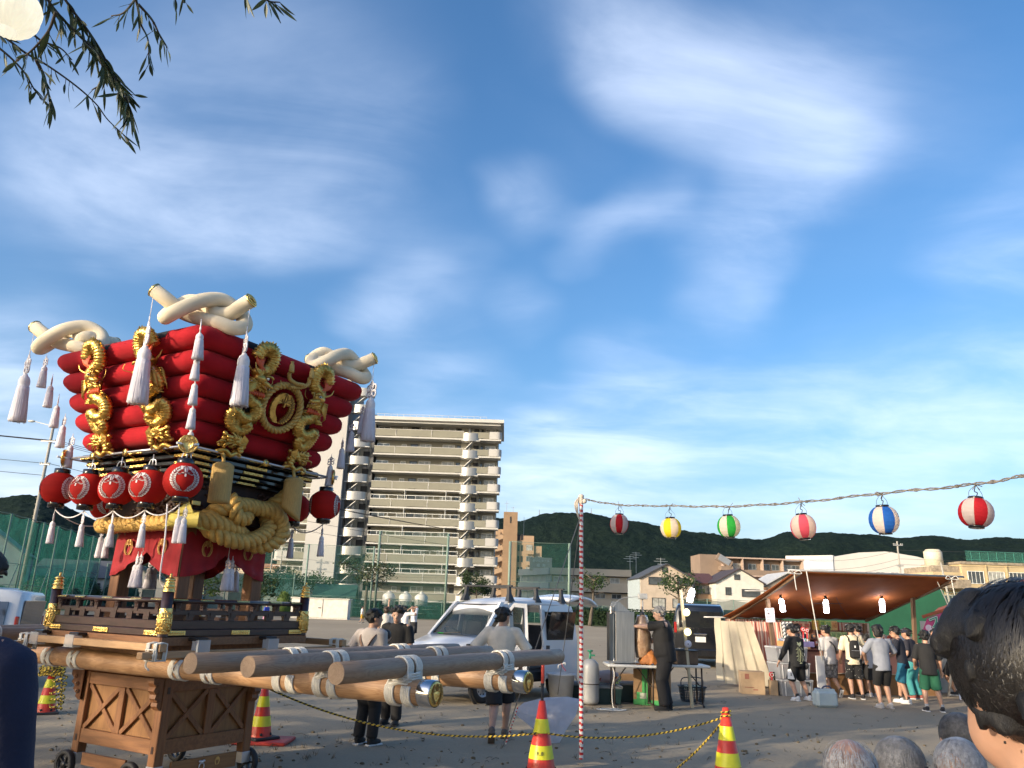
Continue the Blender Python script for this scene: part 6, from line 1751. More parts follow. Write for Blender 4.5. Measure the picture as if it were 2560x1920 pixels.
for s in (1, -1):
 b = MB()
 y = s*W2
 if s > 0:
  plate(b, [(-1.70, .34), (-.62, .34), (-.62, 1.06), (-1.70, 1.06)], y, .04, LN)
  plate(b, [(-1.70, 1.06), (-1.56, 1.06), (-1.50, 1.62), (-1.66, 1.62)], y, .04, LN); plate(b, [(-.72, 1.06), (-.62, 1.06), (-.62, 1.62), (-.72, 1.62)], y, .04, LN); plate(b, [(-1.66, 1.60), (-.62, 1.60), (-.62, 1.70), (-1.62, 1.70)], y, .04, LN)
  plate(b, [(.94, .34), (1.06, .34), (1.06, 1.12), (.94, 1.12)], y, .04, LN); plate(b, [(.30, .30), (1.0, .30), (1.0, .40), (.30, .40)], y, .06, LN)
  plate(b, [(.18, .34), (.30, .34), (.30, 1.70), (.20, 1.70)], y, .05, LN)
 else:
  plate(b, [(-1.70, .34), (1.06, .34), (1.06, 1.10), (-1.70, 1.06)], y, .04, LN)
  for x in (-1.68, -.62, .22): plate(b, [(x, 1.04), (x+.12, 1.04), (x+.10, 1.70), (x, 1.70)], y, .04, LN)
  plate(b, [(-1.66, 1.62), (.5, 1.62), (.5, 1.70), (-1.62, 1.70)], y, .04, LN)
 plate(b, [(1.02, 1.10), (1.10, 1.10), (.52, 1.72), (.42, 1.72)], y, .06, LN)          # A pillar
 b.build('body_side', M_vw, VT)
b = MB(); plate(b, [(-1.55, 1.07), (-.73, 1.07), (-.73, 1.60), (-1.49, 1.60)], W2-.012, .01, LN); b.build('side_window', M_vgl2, VT)
b = MB(); plate(b, [(-1.55, 1.07), (-.64, 1.07), (-.64, 1.60), (-1.49, 1.60)], -W2+.012, .01, LN); plate(b, [(-.50, 1.07), (.20, 1.07), (.20, 1.60), (-.5, 1.60)], -W2+.012, .01, LN); plate(b, [(.34, 1.10), (.98, 1.12), (.46, 1.62), (.34, 1.62)], -W2+.012, .01, LN); b.build('side_window', M_vgl, VT)
b = MB(); rings = []
for x, z, w_ in ((.62, 1.62, .56), (.50, 1.71, .60), (.2, 1.79, .63), (-.4, 1.835, .64), (-1.1, 1.83, .64), (-1.5, 1.79, .63), (-1.66, 1.70, .61)):
 rings.append([V((x, w_*math.sin(t)*(1 if abs(math.sin(t)) < .99 else 1), z-.13*(1-math.cos(t)**.5 if math.cos(t) > 0 else 1))) for t in np.linspace(-PI/2, PI/2, 13)]+[V((x, w_*.97*math.sin(t), z-.15)) for t in np.linspace(PI/2, -PI/2, 13)])
b.loft(rings, cap=True); b.build('roof', M_vw, VT)
def ws(u, v):
 x = 1.10-.56*v; w_ = .665-.09*v; z = 1.09+.56*v; t = 2*u-1
 return V((x-.10*t*t+.02, w_*t, z+.01))
b = MB(); b.grid(ws, 10, 8); b.build('windscreen', M_vgl, VT)
b = MB()
for k in (0, 1): b.tube([ws(u, k)+V((.012, 0, .004)) for u in np.linspace(0, 1, 11)], .016, 6)
for k in (0, 1): b.tube([ws(k, v)+V((.010, 0, .004)) for v in np.linspace(0, 1, 7)], .018, 6)
b.build('windscreen_seal', M_vdk, VT)
b = MB(); b.bar(ws(.3, .04)+V((.03, 0, .01)), ws(.62, .10)+V((.03, 0, .01)), .012, .015); b.build('wiper', M_vdk, VT)
b = MB(); b.box((.98, 0, 1.02), (.36, 1.3, .16), bev=.05); b.build('dashboard', M_vdk, VT)
b = MB(); c = V((.80, -.34, 1.14)); ax = V((-.6, 0, .8)).normalized(); u = V((0, 1, 0)); w_ = ax.cross(u)
b.tube([c+(u*math.cos(t)+w_*math.sin(t))*.175 for t in np.linspace(0, 2*PI, 25)[:-1]], .013, 7, closed=True); b.bar(c-u*.17, c+u*.17, .03, .02); b.bar(c, c-ax*.25, .03, .03); b.build('steering_wheel', M_vdk, VT)
b = MB(); b.box((1.02, -.28, 1.115), (.16, .30, .012), (0, -.25, .2)); b.build('paper_on_dash', mat('paper_green', (.40, .52, .46), .7), VT)
for s in (-1, 1):
 b = MB(); b.box((.42, s*.34, .80), (.48, .5, .16), bev=.05); b.box((.20, s*.34, 1.10), (.14, .46, .55), (0, -.18, 0), bev=.05); b.box((.12, s*.34, 1.45), (.09, .24, .18), (0, -.1, 0), bev=.03); b.build('seat', M_seat, VT)
b = MB(); b.box((-.55, .05, .82), (.5, .95, .16), bev=.05); b.box((-.80, .05, 1.08), (.12, .95, .46), (0, -.12, 0), bev=.05); b.build('rear_seat', M_seat, VT)
b = MB(); b.box((-.4, 0, .53), (2.5, 1.3, .03)); b.build('floor_mat', M_seat, VT)
b = MB(); b.box((.60, 0, 1.55), (.03, .20, .07), bev=.01); b.build('mirror', M_vdk, VT)
D = bpy.data.objects.new('front_door', None); COL.objects.link(D); D.parent = VT; D.location = (1.0, W2+.01, 0); D.rotation_euler = (0, 0, rad(-52))
def door_panel(parent, pts_out, win, m=M_vw):
 b = MB(); n = len(pts_out); k = len(win)
 for side in (0, -.055):
  b.add([V((x, side, z)) for x, z in pts_out]+[V((x, side, z)) for x, z in win], [])
 o = len(b.v)-2*(n+k)
 for s_ in (0, 1):
  q = s_*(n+k)
  for i in range(n):
   f = (q+i, q+(i+1) % n, q+n+(i+1) % k, q+n+i)
   b.f.append(f if s_ else f[::-1]); b.s.append(False); b.mi.append(0)
 for i in range(n): b.f.append((i, (i+1) % n, n+k+(i+1) % n, n+k+i)); b.s.append(False); b.mi.append(0)
 for i in range(k): b.f.append((n+(i+1) % k, n+i, 2*n+k+i, 2*n+k+(i+1) % k)); b.s.append(False); b.mi.append(0)
 o_ = b.build('door_panel', m, parent)
 g = MB(); g.add([V((x, -.03, z)) for x, z in win], [tuple(range(k))]); g.build('door_glass', M_vgl, parent)
 g = MB(); g.tube([V((x, .004, z)) for x, z in win], .016, 6, closed=True); g.build('window_seal', M_vdk, parent)
 return o_
door_panel(D, [(0, .38), (-.72, .36), (-.74, 1.06), (-.70, 1.70), (-.46, 1.71), (0, 1.10)], [(-.08, 1.10), (-.30, 1.08), (-.66, 1.07), (-.63, 1.62), (-.48, 1.63), (-.30, 1.40)])
b = MB(); b.box((-.62, .02, .98), (.12, .03, .035), bev=.01); b.build('door_handle', M_vdk, D)
b = MB(); b.box((-.06, .10, 1.16), (.08, .16, .13), bev=.03); b.build('wing_mirror', M_vw, D)
b = MB(); b.box((-.35, -.065, .75), (.55, .02, .45), bev=.01); b.build('door_lining', M_seat, D)
D2 = bpy.data.objects.new('sliding_door', None); COL.objects.link(D2); D2.parent = VT; D2.location = (-.52, W2+.075, 0)
b = MB(); plate(b, [(0, .36), (-1.0, .36), (-1.0, 1.05), (0, 1.05)], .001, .04, 0); plate(b, [(0, 1.05), (-.12, 1.05), (-.14, 1.60), (-.03, 1.60)], .001, .04, LN); plate(b, [(-.90, 1.05), (-1.0, 1.05), (-.98, 1.60), (-.88, 1.60)], .001, .04, LN); plate(b, [(-.03, 1.56), (-.98, 1.56), (-.97, 1.69), (-.04, 1.69)], .001, .04, LN); b.build('door_panel', M_vw, D2)
b = MB(); plate(b, [(-.10, 1.05), (-.92, 1.05), (-.90, 1.58), (-.12, 1.58)], -.012, .01, LN); b.build('door_glass', M_vgl2, D2)
b = MB(); b.tube([V((x, .006-max(0, z-1)*LN, z)) for x, z in ((-.115, 1.07), (-.89, 1.07), (-.87, 1.56), (-.135, 1.56))], .018, 6, closed=True); b.build('window_seal', M_vdk, D2)
b = MB(); b.box((-.13, .005, .86), (.10, .02, .18), bev=.008); b.build('door_handle', M_vdk, D2)
b = MB(); b.grid(lambda u, v: V((-1.62-.98*v, (2*u-1)*(.60+.02*math.sin(v*3)), 1.80+.17*math.sin(v*2.6)*1.0+.06*(1-v)-.10*v-.05*(2*u-1)**2)), 10, 12); o = b.build('tailgate', M_vw, VT); sol = o.modifiers.new('thick', 'SOLIDIFY'); sol.thickness = .05
b = MB(); b.grid(lambda u, v: V((-1.72-.70*v, (2*u-1)*.48, 1.745+.17*math.sin((.1+v*.72)*2.6)+.06*(1-v)-.09*v)), 6, 8); b.build('tailgate_window', M_vdk, o)
for s in (-1, 1):
 b = MB(); b.tube([(-1.62, s*.60, 1.45), (-2.05, s*.58, 1.83)], .014, 6); b.build('gas_strut', M_vdk, o)
for x in (.25, -.55, -1.35):
 b = MB(); b.box((x, 0, 2.02), (.05, 1.30, .035), bev=.008); o = b.build('roof_rack_bar', M_vdk, VT)
 for s in (-1, 1):
  b = MB(); b.loft([[V((x+a*.09, s*.60+c*.05, 1.74)) for a, c in ((-1, -1), (1, -1), (1, 1), (-1, 1))], [V((x+a*.035, s*.575+c*.03, 1.88)) for a, c in ((-1, -1), (1, -1), (1, 1), (-1, 1))], [V((x+a*.03, s*.56+c*.03, 2.02)) for a, c in ((-1, -1), (1, -1), (1, 1), (-1, 1))]], smooth=False); b.build('rack_foot', M_vdk, o)
for x in (1.02, -1.12):
 for s in (-1, 1): car_wheel(VT, x, s*.655)
b = MB(); b.lathe([(.33, -.02), (.36, -.02), (.36, .02), (.33, .02)], 20, (1.02, W2-.02, .30), (0, 1, 0), arc=PI, ph=PI*0); b.build('wheel_arch', M_vdk, VT)
# -- black van and white car
q = G(1790, 1668); BT = thing('black_van', 'black van with dark blue roof parked left of the orange awning, seen from behind', 'van', (q.x-.15, q.y+1.6, 0), rad(78))
def vanbody(t, L, w_, h, paint, roofp, gl, rim):
 b = MB(); R_ = []
 for x, z0, z1, a in ((-L/2, .35, h*.94, .94), (-L/2+.06, .28, h*.97, .98), (-L/2+.5, .25, h, 1), (L*.12, .25, h, 1), (L*.30, .25, h*.97, 1), (L*.42, .28, h*.60, .98), (L/2, .35, h*.50, .90)):
  R_.append([V((x, s*w_/2*a*k, z0+(z1-z0)*f)) for s, seq in ((1, ((.97, 0), (1, .10), (1, .52), (.90, .90), (.80, 1))), (-1, ((.80, 1), (.90, .90), (1, .52), (1, .10), (.97, 0)))) for k, f in seq])
 b.loft(R_, cap=True); o = b.build('body', paint, t)
 b = MB(); b.box((-.15, 0, h+.005), (L*.62, w_*.80, .03), bev=.01); b.build('roof', roofp, t)
 b = MB(); b.box((-L/2-.004, 0, h*.735), (.03, w_*.78, h*.30), (0, rad(-5), 0), bev=.01); b.build('rear_window', gl, t)
 for s in (-1, 1):
  for x0, x1 in ((-L*.44, -L*.20), (-L*.18, L*.07), (L*.09, L*.28)):
   b = MB(); b.box(((x0+x1)/2, s*w_/2*.965, h*.735), (x1-x0, .03, h*.27), (s*rad(9), 0, 0), bev=.01); b.build('side_window', gl, t)
  b = MB(); b.box((-L/2+.02, s*w_*.455, h*.62), (.06, .09, .34), bev=.02); b.build('tail_light', mat('tail_red', (.30, .015, .012), .2, coat=.5), t)
  for x in (-L*.31, L*.33): car_wheel(t, x, s*(w_/2-.08), .31, .2, rim)
 b = MB(); b.box((-L/2-.02, 0, .45), (.1, w_*.9, .22), bev=.04); b.build('bumper', paint, t)
 b = MB(); b.box((-L/2-.035, 0, h*.52), (.03, .42, .05), bev=.01); b.build('chrome_handle', mat('chrome', (.62, .63, .65), .12, 1.0, .05), t)
 b = MB(); b.box((-L/2-.04, 0, h*.44), (.012, .33, .165)); b.build('number_plate', mat('plate_white', (.6, .6, .58), .4), t)
vanbody(BT, 4.4, 1.7, 1.95, mat('black_paint', (.012, .013, .016), .15, .1, .1, coat=.8), mat('blue_black_paint', (.02, .035, .10), .15, .2, .1, coat=.8), M_vgl2, (.3, .3, .31))
WT = thing('white_car', 'boxy white vehicle with dark windows cut off by the left edge, behind the poles', 'car', (-10.35, 14.6, 0), rad(195))
vanbody(WT, 3.3, 1.6, 1.66, M_vw, M_vw, mat('sky_glass', (.05, .06, .07), .03, 0, .2, 2, spec=1.0, metal=.35) if False else mat('sky_glass', (.10, .11, .13), .03, .6, .2, 2), (.4, .4, .4))
# -- grill table and what stands round it
M_plw = mat('table_white', (.62, .61, .57), .45, 0, .05, 3)
M_brnm = mat('brown_steel', (.055, .042, .036), .45, .2)
def table(p, L, w_, rz, label):
 t = thing('folding_table', label, 'table', p, rz)
 b = MB(); b.box((0, 0, .70), (L, w_, .045), bev=.02); b.build('tabletop', M_plw, t)
 for s in (-1, 1):
  b = MB()
  for y in (-.2, .2): b.tube([(s*L*.36, y, .68), (s*L*.36, y, .05)], .016, 7)
  b.tube(spline([(s*L*.36, -w_*.46, .02), (s*L*.36, -.2, .05), (s*L*.36, .2, .05), (s*L*.36, w_*.46, .02)], 5), .018, 7)
  b.tube([(s*L*.36, -.2, .36), (s*L*.36, .2, .36)], .010, 6); b.tube([(s*L*.36, 0, .36), (s*L*.10, 0, .67)], .010, 6)
  b.build('leg', M_brnm, t)
 return t
tp = G(1575, 1768); T1 = V((2.58, 14.85, 0))
table(V((2.33, 14.80, 0)), .95, .72, .02, 'white folding table under the kebab grill'); table(V((3.28, 15.2, 0)), 1.0, .62, .02, 'white folding table under the brown burner box, behind the man in black')
GT = thing('kebab_grill', 'stainless vertical kebab grill with ribbed side shields', 'grill', V((2.08, 14.75, .723)))
M_ss = mat('stainless', (.44, .43, .41), .38, .85, .12, 3, .05, 60, stretch=(12, 12, .5))
b = MB(); b.box((.10, -.18, .47), (.34, .03, .86), bev=.006); b.build('front_shield', M_ss, GT)
b = MB()
for i in range(11): b.box((-.05+i*.03, -.198, .47), (.008, .008, .84))
b.build('shield_ribs', M_ss, GT)
b = MB(); b.box((-.12, .02, .46), (.03, .40, .84), (0, 0, .12), bev=.006); b.build('side_shield', mat('blued_steel', (.10, .12, .14), .35, .7, .15, 3), GT)
b = MB(); b.box((-.03, .16, .46), (.30, .05, .84)); b.build('burner_back', mat('sooty', (.05, .05, .052), .6, .4), GT)
b = MB(); b.bar((-.16, -.2, .92), (.02, .1, .92), .02, .12); b.prism([(-.16, .0), (.20, .0), (.02, .16), (-.10, .16)], (0, .1, .91), (1, 0, 0), (0, 0, 1), .16); b.box((.06, .02, .91), (.28, .3, .015)); b.build('hood', M_ss, GT)
b = MB()
for x, y in ((-.10, -.19), (.28, -.19), (-.12, .2), (.26, .2)): b.tube([(x, y, 0), (x, y, .10)], .012, 6)
b.box((.10, 0, .035), (.5, .44, .02), bev=.004); b.build('drip_tray', M_ss, GT)
b = MB(); b.tube([(.46, .02, .03), (.46, .02, 1.22)], .012, 7); b.tube(spline([(-.10, -.1, .98), (.05, -.05, 1.12), (.34, .0, 1.17), (.46, .02, 1.19)], 5), .007, 6); b.box((.46, .02, 1.18), (.16, .12, .10), bev=.01); b.build('motor_arm', mat('grey_steel2', (.42, .42, .41), .5, .4), GT)
b = MB(); n = 30; rings = []; r = random.Random(8)
for i in range(26):
 z = .12+.72*i/25; q = .075+.085*math.sin(PI*min(1, .16+.80*i/25))**.8
 rings.append([V((.42+q*math.cos(a)*(1+.05*MN.noise(V((math.cos(a)*2, math.sin(a)*2, z*9)))), q*math.sin(a)*(1+.05*MN.noise(V((math.cos(a)*2, math.sin(a)*2, z*9+5)))), z+.01*math.sin(a*3))) for a in np.linspace(0, 2*PI, n+1)[:-1]])
b.loft(rings); t = thing('kebab_meat', 'big upright kebab cone wrapped in shiny film', 'meat', V((2.10, 14.72, .723)))
b.build('meat', mat('kebab', (.30, .165, .085), .22, .05, .4, 9, .7, 25, col2=(.44, .30, .19), coat=.8), t)
b = MB(); b.ell((.42, 0, .86), (.05, .05, .05), 10, 6); b.tube([(.42, 0, .84), (.42, 0, 1.0)], .01, 6); b.build('spit_top', M_vdk, t)
t = thing('orange_wrap', 'crumpled orange cloth heaped at the foot of the kebab', 'cloth', V((2.62, 14.70, .723)))
b = MB(); b.grid(lambda u, v: V(((u-.5)*.52, (v-.5)*.44, .02+(.24*max(0, 1-((u-.55)**2+(v-.5)**2)*5)+.05*MN.noise(V((u*6, v*6, 1)))+.03*MN.noise(V((u*15, v*13, 2)))))), 26, 22); b.build('cloth', mat('orange_cloth', (.40, .145, .035), .6, 0, .25, 9), t)
t = thing('burner_box', 'rusty brown burner box on the rear folding table', 'box', V((3.32, 15.1, .723)))
b = MB(); b.box((0, 0, .125), (.50, .34, .24), bev=.01); b.build('case', mat('rust_brown', (.105, .070, .045), .6, .3, .3, 6), t); b = MB(); b.box((0, 0, .25), (.52, .36, .012)); b.box((-.05, 0, .262), (.25, .2, .02)); b.build('grate', M_vdk, t)
def tote(p, w_, d, h, c, label, lid=True, rz=0.0, grp='dark green storage boxes with grey lids'):
 t = thing('storage_tote', label, 'storage box', p, rz, grp)
 b = MB(); b.loft([[V((s*w_/2*.9, q*d/2*.9, 0)) for s, q in ((-1, -1), (1, -1), (1, 1), (-1, 1))], [V((s*w_/2, q*d/2, h)) for s, q in ((-1, -1), (1, -1), (1, 1), (-1, 1))]], smooth=False); b.build('body', mat('tote_%d' % int(c[1]*999), c, .5, 0, .1, 4), t, .01)
 if lid:
  b = MB(); b.box((0, 0, h+.02), (w_*1.06, d*1.06, .05), bev=.012); b.box((0, 0, h+.05), (w_*.8, d*.8, .02), bev=.008); b.build('lid', mat('tote_lid', (.20, .215, .22), .5), t)
 return t
dg = (.012, .04, .038)
tote(V((1.96, 15.2, 0)), .46, .36, .27, dg, 'dark green box with grey lid in front, under the bag of orange cords'); tote(V((1.42, 15.75, 0)), .50, .36, .26, dg, 'dark green box with grey lid between white bucket and gas cylinder'); tote(V((2.42, 15.65, 0)), .40, .36, .30, dg, 'dark green box with grey lid behind the table leg')
t = thing('cord_bag', 'clear bag of coiled orange cords on a dark green box', 'bag', V((1.93, 15.2, .345))); b = MB(); r = random.Random(2)
for k in range(7): b.tube(spline([V((r.uniform(-.2, .2), r.uniform(-.12, .12), r.uniform(.01, .16))) for i in range(7)], 5, True), .011, 5, closed=True)
b.build('cord', mat('orange_cord', (.34, .10, .04), .6, 0, .2), t); b = MB(); b.grid(lambda u, v: V((.24*math.sin(v*PI)**.7*math.cos(2*PI*u)*(1+.15*MN.noise(V((u*9, v*5, 1)))), .16*math.sin(v*PI)**.7*math.sin(2*PI*u), .11-.11*math.cos(v*PI)+.02*MN.noise(V((u*8, v*8, 3))))), 20, 10); b.build('film', mat('clear_film', (.70, .70, .76), .2), t)
t = thing('cardboard_box', 'large brown carton with bright green tape under the grill table', 'box', V((2.78, 15.25, 0)), -.35)
M_card = mat('cardboard', (.27, .165, .085), .85, 0, .12, 4, .1, 30)
b = MB(); b.box((0, 0, .31), (.62, .45, .62), bev=.006); b.build('carton', M_card, t)
b = MB(); b.box((-.10, -.227, .31), (.10, .006, .62)); b.box((0, -.227, .05), (.62, .007, .09)); b.box((.313, 0, .05), (.006, .45, .09)); b.box((-.15, -.228, .14), (.2, .007, .16)); b.build('green_tape', mat('green_tape', (.05, .30, .085), .35, 0, .1), t)
b = MB(); b.box((.22, -.228, .5), (.10, .006, .14)); b.box((-.13, -.2335, .16), (.12, .004, .10)); b.build('label', mat('label_pale', (.42, .45, .36), .7), t)
t = thing('cardboard_box', 'brown carton behind the cord bag, half hidden by the table', 'box', V((2.15, 15.9, 0)), .1); b = MB(); b.box((0, 0, .24), (.7, .4, .48), bev=.006); b.build('carton', M_card, t); b = MB(); b.box((-.12, -.205, .36), (.4, .01, .2)); b.build('green_panel', mat('box_green', (.10, .17, .06), .7), t)
gp = G(1475, 1762); t = thing('gas_cylinder', 'grey gas cylinder with green valve beside the striped pole', 'gas cylinder', gp)
b = MB(); b.lathe([(0, .02), (.13, .02), (.16, .06), (.165, .12), (.165, .62), (.15, .70), (.09, .76), (.04, .78), (0, .78)], 28); b.build('vessel', mat('cylinder_grey', (.33, .33, .325), .45, .1, .08, 3), t)
b = MB(); b.lathe([(.12, 0), (.12, .05)], 20); b.lathe([(.165, .345), (.169, .35), (.169, .36), (.165, .365)], 28); b.build('foot_ring', M_brnm, t)
b = MB(); b.tube([(0, 0, .77), (0, 0, .90)], .022, 8); b.lathe([(0, .03), (.05, .03), (.05, .0), (0, 0)], 12, (0, 0, .90)); b.box((.05, 0, .84), (.08, .03, .03)); b.build('valve', mat('valve_green', (.03, .22, .12), .5), t)
t = thing('white_bucket', 'white plastic tub with rope handles behind the cone stick', 'bucket', G(1402, 1752)); b = MB(); b.lathe([(0, .01), (.21, .01), (.25, .44), (.275, .45), (.275, .48), (.24, .48), (.205, .04), (0, .04)], 26); b.build('tub', mat('bucket_white', (.60, .60, .60), .45, 0, .05), t)
b = MB()
for s in (-1, 1): b.tube(spline([(s*.27, -.06, .43), (s*.33, 0, .30), (s*.27, .06, .43)], 5), .012, 6)
b.build('handle', M_rope, t)
bp = G(1731, 1754); t = thing('shopping_basket', 'dark grey plastic shopping basket with handle on the sand', 'basket', bp, .1)
M_bk = mat('basket_grey', (.035, .045, .055), .5)
b = MB()
for i in range(13):
 f = -1+2*i/12
 for s in (-1, 1):
  b.bar((f*.185, s*.13, .02), (f*.215, s*.155, .27), .014, .006)
  if i % 2 == 0 and abs(f) < .9: b.bar((s*.185, f*.13, .02), (s*.215, f*.155, .27), .006, .014)
for z in (.03, .09, .15, .21):
 k = 1+z*.6; b.tube([(-.186*k, -.13*k, z), (.186*k, -.13*k, z), (.186*k, .13*k, z), (-.186*k, .13*k, z)], .007, 5, closed=True)
b.box((0, 0, .012), (.36, .25, .015)); b.build('lattice', M_bk, t)
b = MB(); b.tube([(-.225, -.162, .275), (.225, -.162, .275), (.225, .162, .275), (-.225, .162, .275)], .017, 6, closed=True); b.tube(spline([(-.22, 0, .28), (-.21, -.02, .40), (-.12, -.04, .44), (.12, -.04, .44), (.21, -.02, .40), (.22, 0, .28)], 5), .010, 6); b.build('handle', M_bk, t)
b = MB(); b.grid(lambda u, v: V(((u-.5)*.34, (v-.5)*.22, .26+.08*MN.noise(V((u*5, v*5, 2))))), 12, 10); b.build('bag_inside', mat('bag_pale', (.55, .58, .40), .4), t)
lp = V((3.42, 14.95, 0)); t = thing('lamp_post', 'pale wooden post with two lit round discs and a bottle lamp', 'lamp post', lp)
b = MB(); b.bar((.02, 0, 0), (-.13, 0, 2.05), .05, .05); b.build('post', mat('pine', (.50, .42, .28), .7, 0, .1, 5, stretch=(8, 8, .6)), t)
for (px, py), lit in (((1716, 1531), 1), ((1719, 1580), 1), ((1720, 1610), 0)):
 q = AT(px, py, lp.y-.06)-lp; b = MB(); b.lathe([(0, .0), (.062, .0), (.066, .01), (.062, .02), (0, .02)], 22, q, (0, -1, 0))
 o = b.build('lit_disc' if lit else 'pale_disc', mat('disc_lit', (.9, .85, .5), .5, emit=(1, .88, .42), es=1.6) if lit else mat('disc_pale', (.55, .54, .60), .3), t)
 if not lit: b = MB(); b.lathe([(0, .022), (.012, .022)], 8, q, (0, -1, 0)); b.build('hub', M_vdk, o)
M_lit = mat('lit_tube', (1, 1, 1), .5, emit=(.95, .96, 1.0), es=22)
def bottle_lamp(p, label, tilt=0.0, h=.235):
 t = thing('bottle_lamp', label, 'lamp', p, 0, 'white bottle lamps lit at the stalls'); t.rotation_euler = (0, tilt, 0)
 b = MB(); b.lathe([(0, -h), (.048, -h), (.054, -h+.02), (.054, -.07), (.040, -.03), (.022, -.01), (.018, 0), (0, 0)], 16); b.build('diffuser', M_lit, t)
 b = MB(); b.lathe([(.026, -.012), (.028, .05), (.012, .07), (0, .07)], 12); b.tube(spline([(0, 0, .06), (.01, 0, .13), (-.005, 0, .20)], 4), .006, 5); b.build('socket', M_vdk, t)
bottle_lamp(AT(1732, 1470, lp.y-.05), 'bottle lamp tilted on the pale wooden post', .28, .26)
t = thing('power_cord', 'white power cord trailing from the grill table over the sand', 'cable', V((1.93, 14.5, 0))); b = MB(); b.tube(spline([V((0, .0, .73)), V((.04, -.02, .55)), V((.0, -.02, .30)), V((.02, -.03, .02)), V((.1, -.15, .012)), V((-.15, -.22, .012)), V((-.30, -.35, .012)), V((.05, -.45, .012)), V((.2, -.30, .012)), V((-.1, -.38, .012)), V((-.25, -.30, .012))], 7), .008, 6); b.build('cord', M_rope, t)
# -- the game stall
SO, SRZ = V((6.25, 18.16, 0)), rad(11.2)
SE, SN = V((math.cos(SRZ), math.sin(SRZ), 0)), V((-math.sin(SRZ), math.cos(SRZ), 0))
def SW(x, y, z=0.0): return SO+SE*x+SN*y+V((0, 0, z))
def SP(px, py, y): # photograph point on the stall plane at depth y (stall frame)
 d = ray(px, py); o = CO-SO; t = (y-o.dot(SN))/d.dot(SN); p = o+d*t
 return V((p.dot(SE), y, p.z))
STT = thing('game_stall', 'open fair stall with orange canvas awning, striped cloth walls and wide counter', 'stall', SO, SRZ)
SWD = 3.75
M_can = mat('orange_canvas', (.36, .105, .025), .85, 0, .10, 2.5, .3, 40, transl=.35)
fl, fr = SP(1985, 1428, -1.25), SP(2395, 1444, -1.25); bl_, br_ = SP(1806, 1541, 2.1), SP(2168, 1546, 2.1)
b = MB()
def awn(u, v):
 p = fl.lerp(fr, u).lerp(bl_.lerp(br_, u), v)
 return p+V((0, 0, -.07*math.sin(PI*v)*(1+.3*math.sin(u*9))+.018*math.sin(u*26+v*3)*math.sin(PI*v)-.03*(math.sin(u*PI*9)**2)*(v > .99)))
b.grid(awn, 46, 18); o = b.build('awning', M_can, STT); so_ = o.modifiers.new('thick', 'SOLIDIFY'); so_.thickness = .012
M_frame = mat('grey_pipe', (.36, .35, .34), .4, .6)
b = MB(); b.tube([fl+V((-.15, 0, .02)), fr+V((.15, 0, .02))], .020, 8); b.build('front_pipe', M_frame, STT)
b = MB(); b.tube([bl_+V((-.5, 0, -.03)), br_+V((.12, 0, -.03))], .020, 8); b.build('rear_pipe', M_frame, STT)
M_tim = mat('stall_timber', (.16, .095, .055), .8, 0, .2, 5, stretch=(7, 7, .7))
lc = SP(1918, 1465, -.12)
for (a, c) in ((fl.lerp(bl_, .0)+V((.10, 0, -.05)), bl_+V((.22, 0, -.05))), (fr+V((-.1, 0, -.05)), br_+V((-.05, 0, -.05)))):
 b = MB(); b.bar(a, c, .06, .09); b.build('rafter', M_tim, STT)
pl = [(SP(1915, 1468, .35), SP(1945, 1690, .35)), (SP(2281, 1480, .0), SP(2290, 1700, .0)), (SP(2162, 1560, 1.6), SP(2162, 1700, 1.6))]
for a, c in pl:
 b = MB(); b.bar(V((c.x, c.y, 0)), V((a.x, a.y, a.z)), .075, .075, (0, 1, 0)); b.build('post', M_tim, STT)
p0, p1 = SP(1862, 1477, .0), SP(2290, 1480, .0)
b = MB(); b.tube([p0, p1], .016, 6); b.build('lamp_pipe', M_frame, STT)
b = MB()
for a, c in ((SP(1975, 1480, .05), SP(2040, 1540, 1.6)), (SP(2085, 1482, .05), SP(2120, 1540, 1.6)), (SP(2000, 1505, .6), SP(2200, 1500, .6))): b.tube(sag(a, c, .06, 8), .006, 5)
b.build('lamp_cable', M_wire, STT)
for i, (px, py) in enumerate(((1952, 1495), (2064, 1498), (2204, 1496))):
 q = SP(px, py, .02); bottle_lamp(SW(q.x, q.y, q.z), ['left', 'middle', 'right'][i]+' bottle lamp hanging under the orange awning', -.12 if i == 0 else .02, .30)
for (px, py), nm in (((1985, 1432), 'a'), ((2378, 1446), 'b')):
 q = SP(px, py, -1.27); b = MB()
 for s in (-1, 1): b.tube(spline([q, q+V((s*.10, -.02, .05)), q+V((s*.16, -.03, -.01)), q+V((s*.05, -.02, -.02)), q], 5), .009, 5)
 b.tube(spline([q, q+V((.0, -.02, -.18)), q+V((.02, -.02, -.36))], 4), .010, 5); b.build('rope_bow', M_rope, STT)
for top, gnd, lab in ((SP(2016, 1428, -1.26), G(2072, 1740), 'white guy rope from the awning down to the water can'), (SP(2337, 1440, -1.26), G(2455, 1700), 'white guy rope from the right part of the awning')):
 a = SW(top.x, top.y, top.z); gnd = V(gnd); t = thing('guy_rope', lab, 'rope', gnd); b = MB(); b.tube([V((0, 0, .0)), a-gnd], .011, 6); b.build('line', M_rope, t)
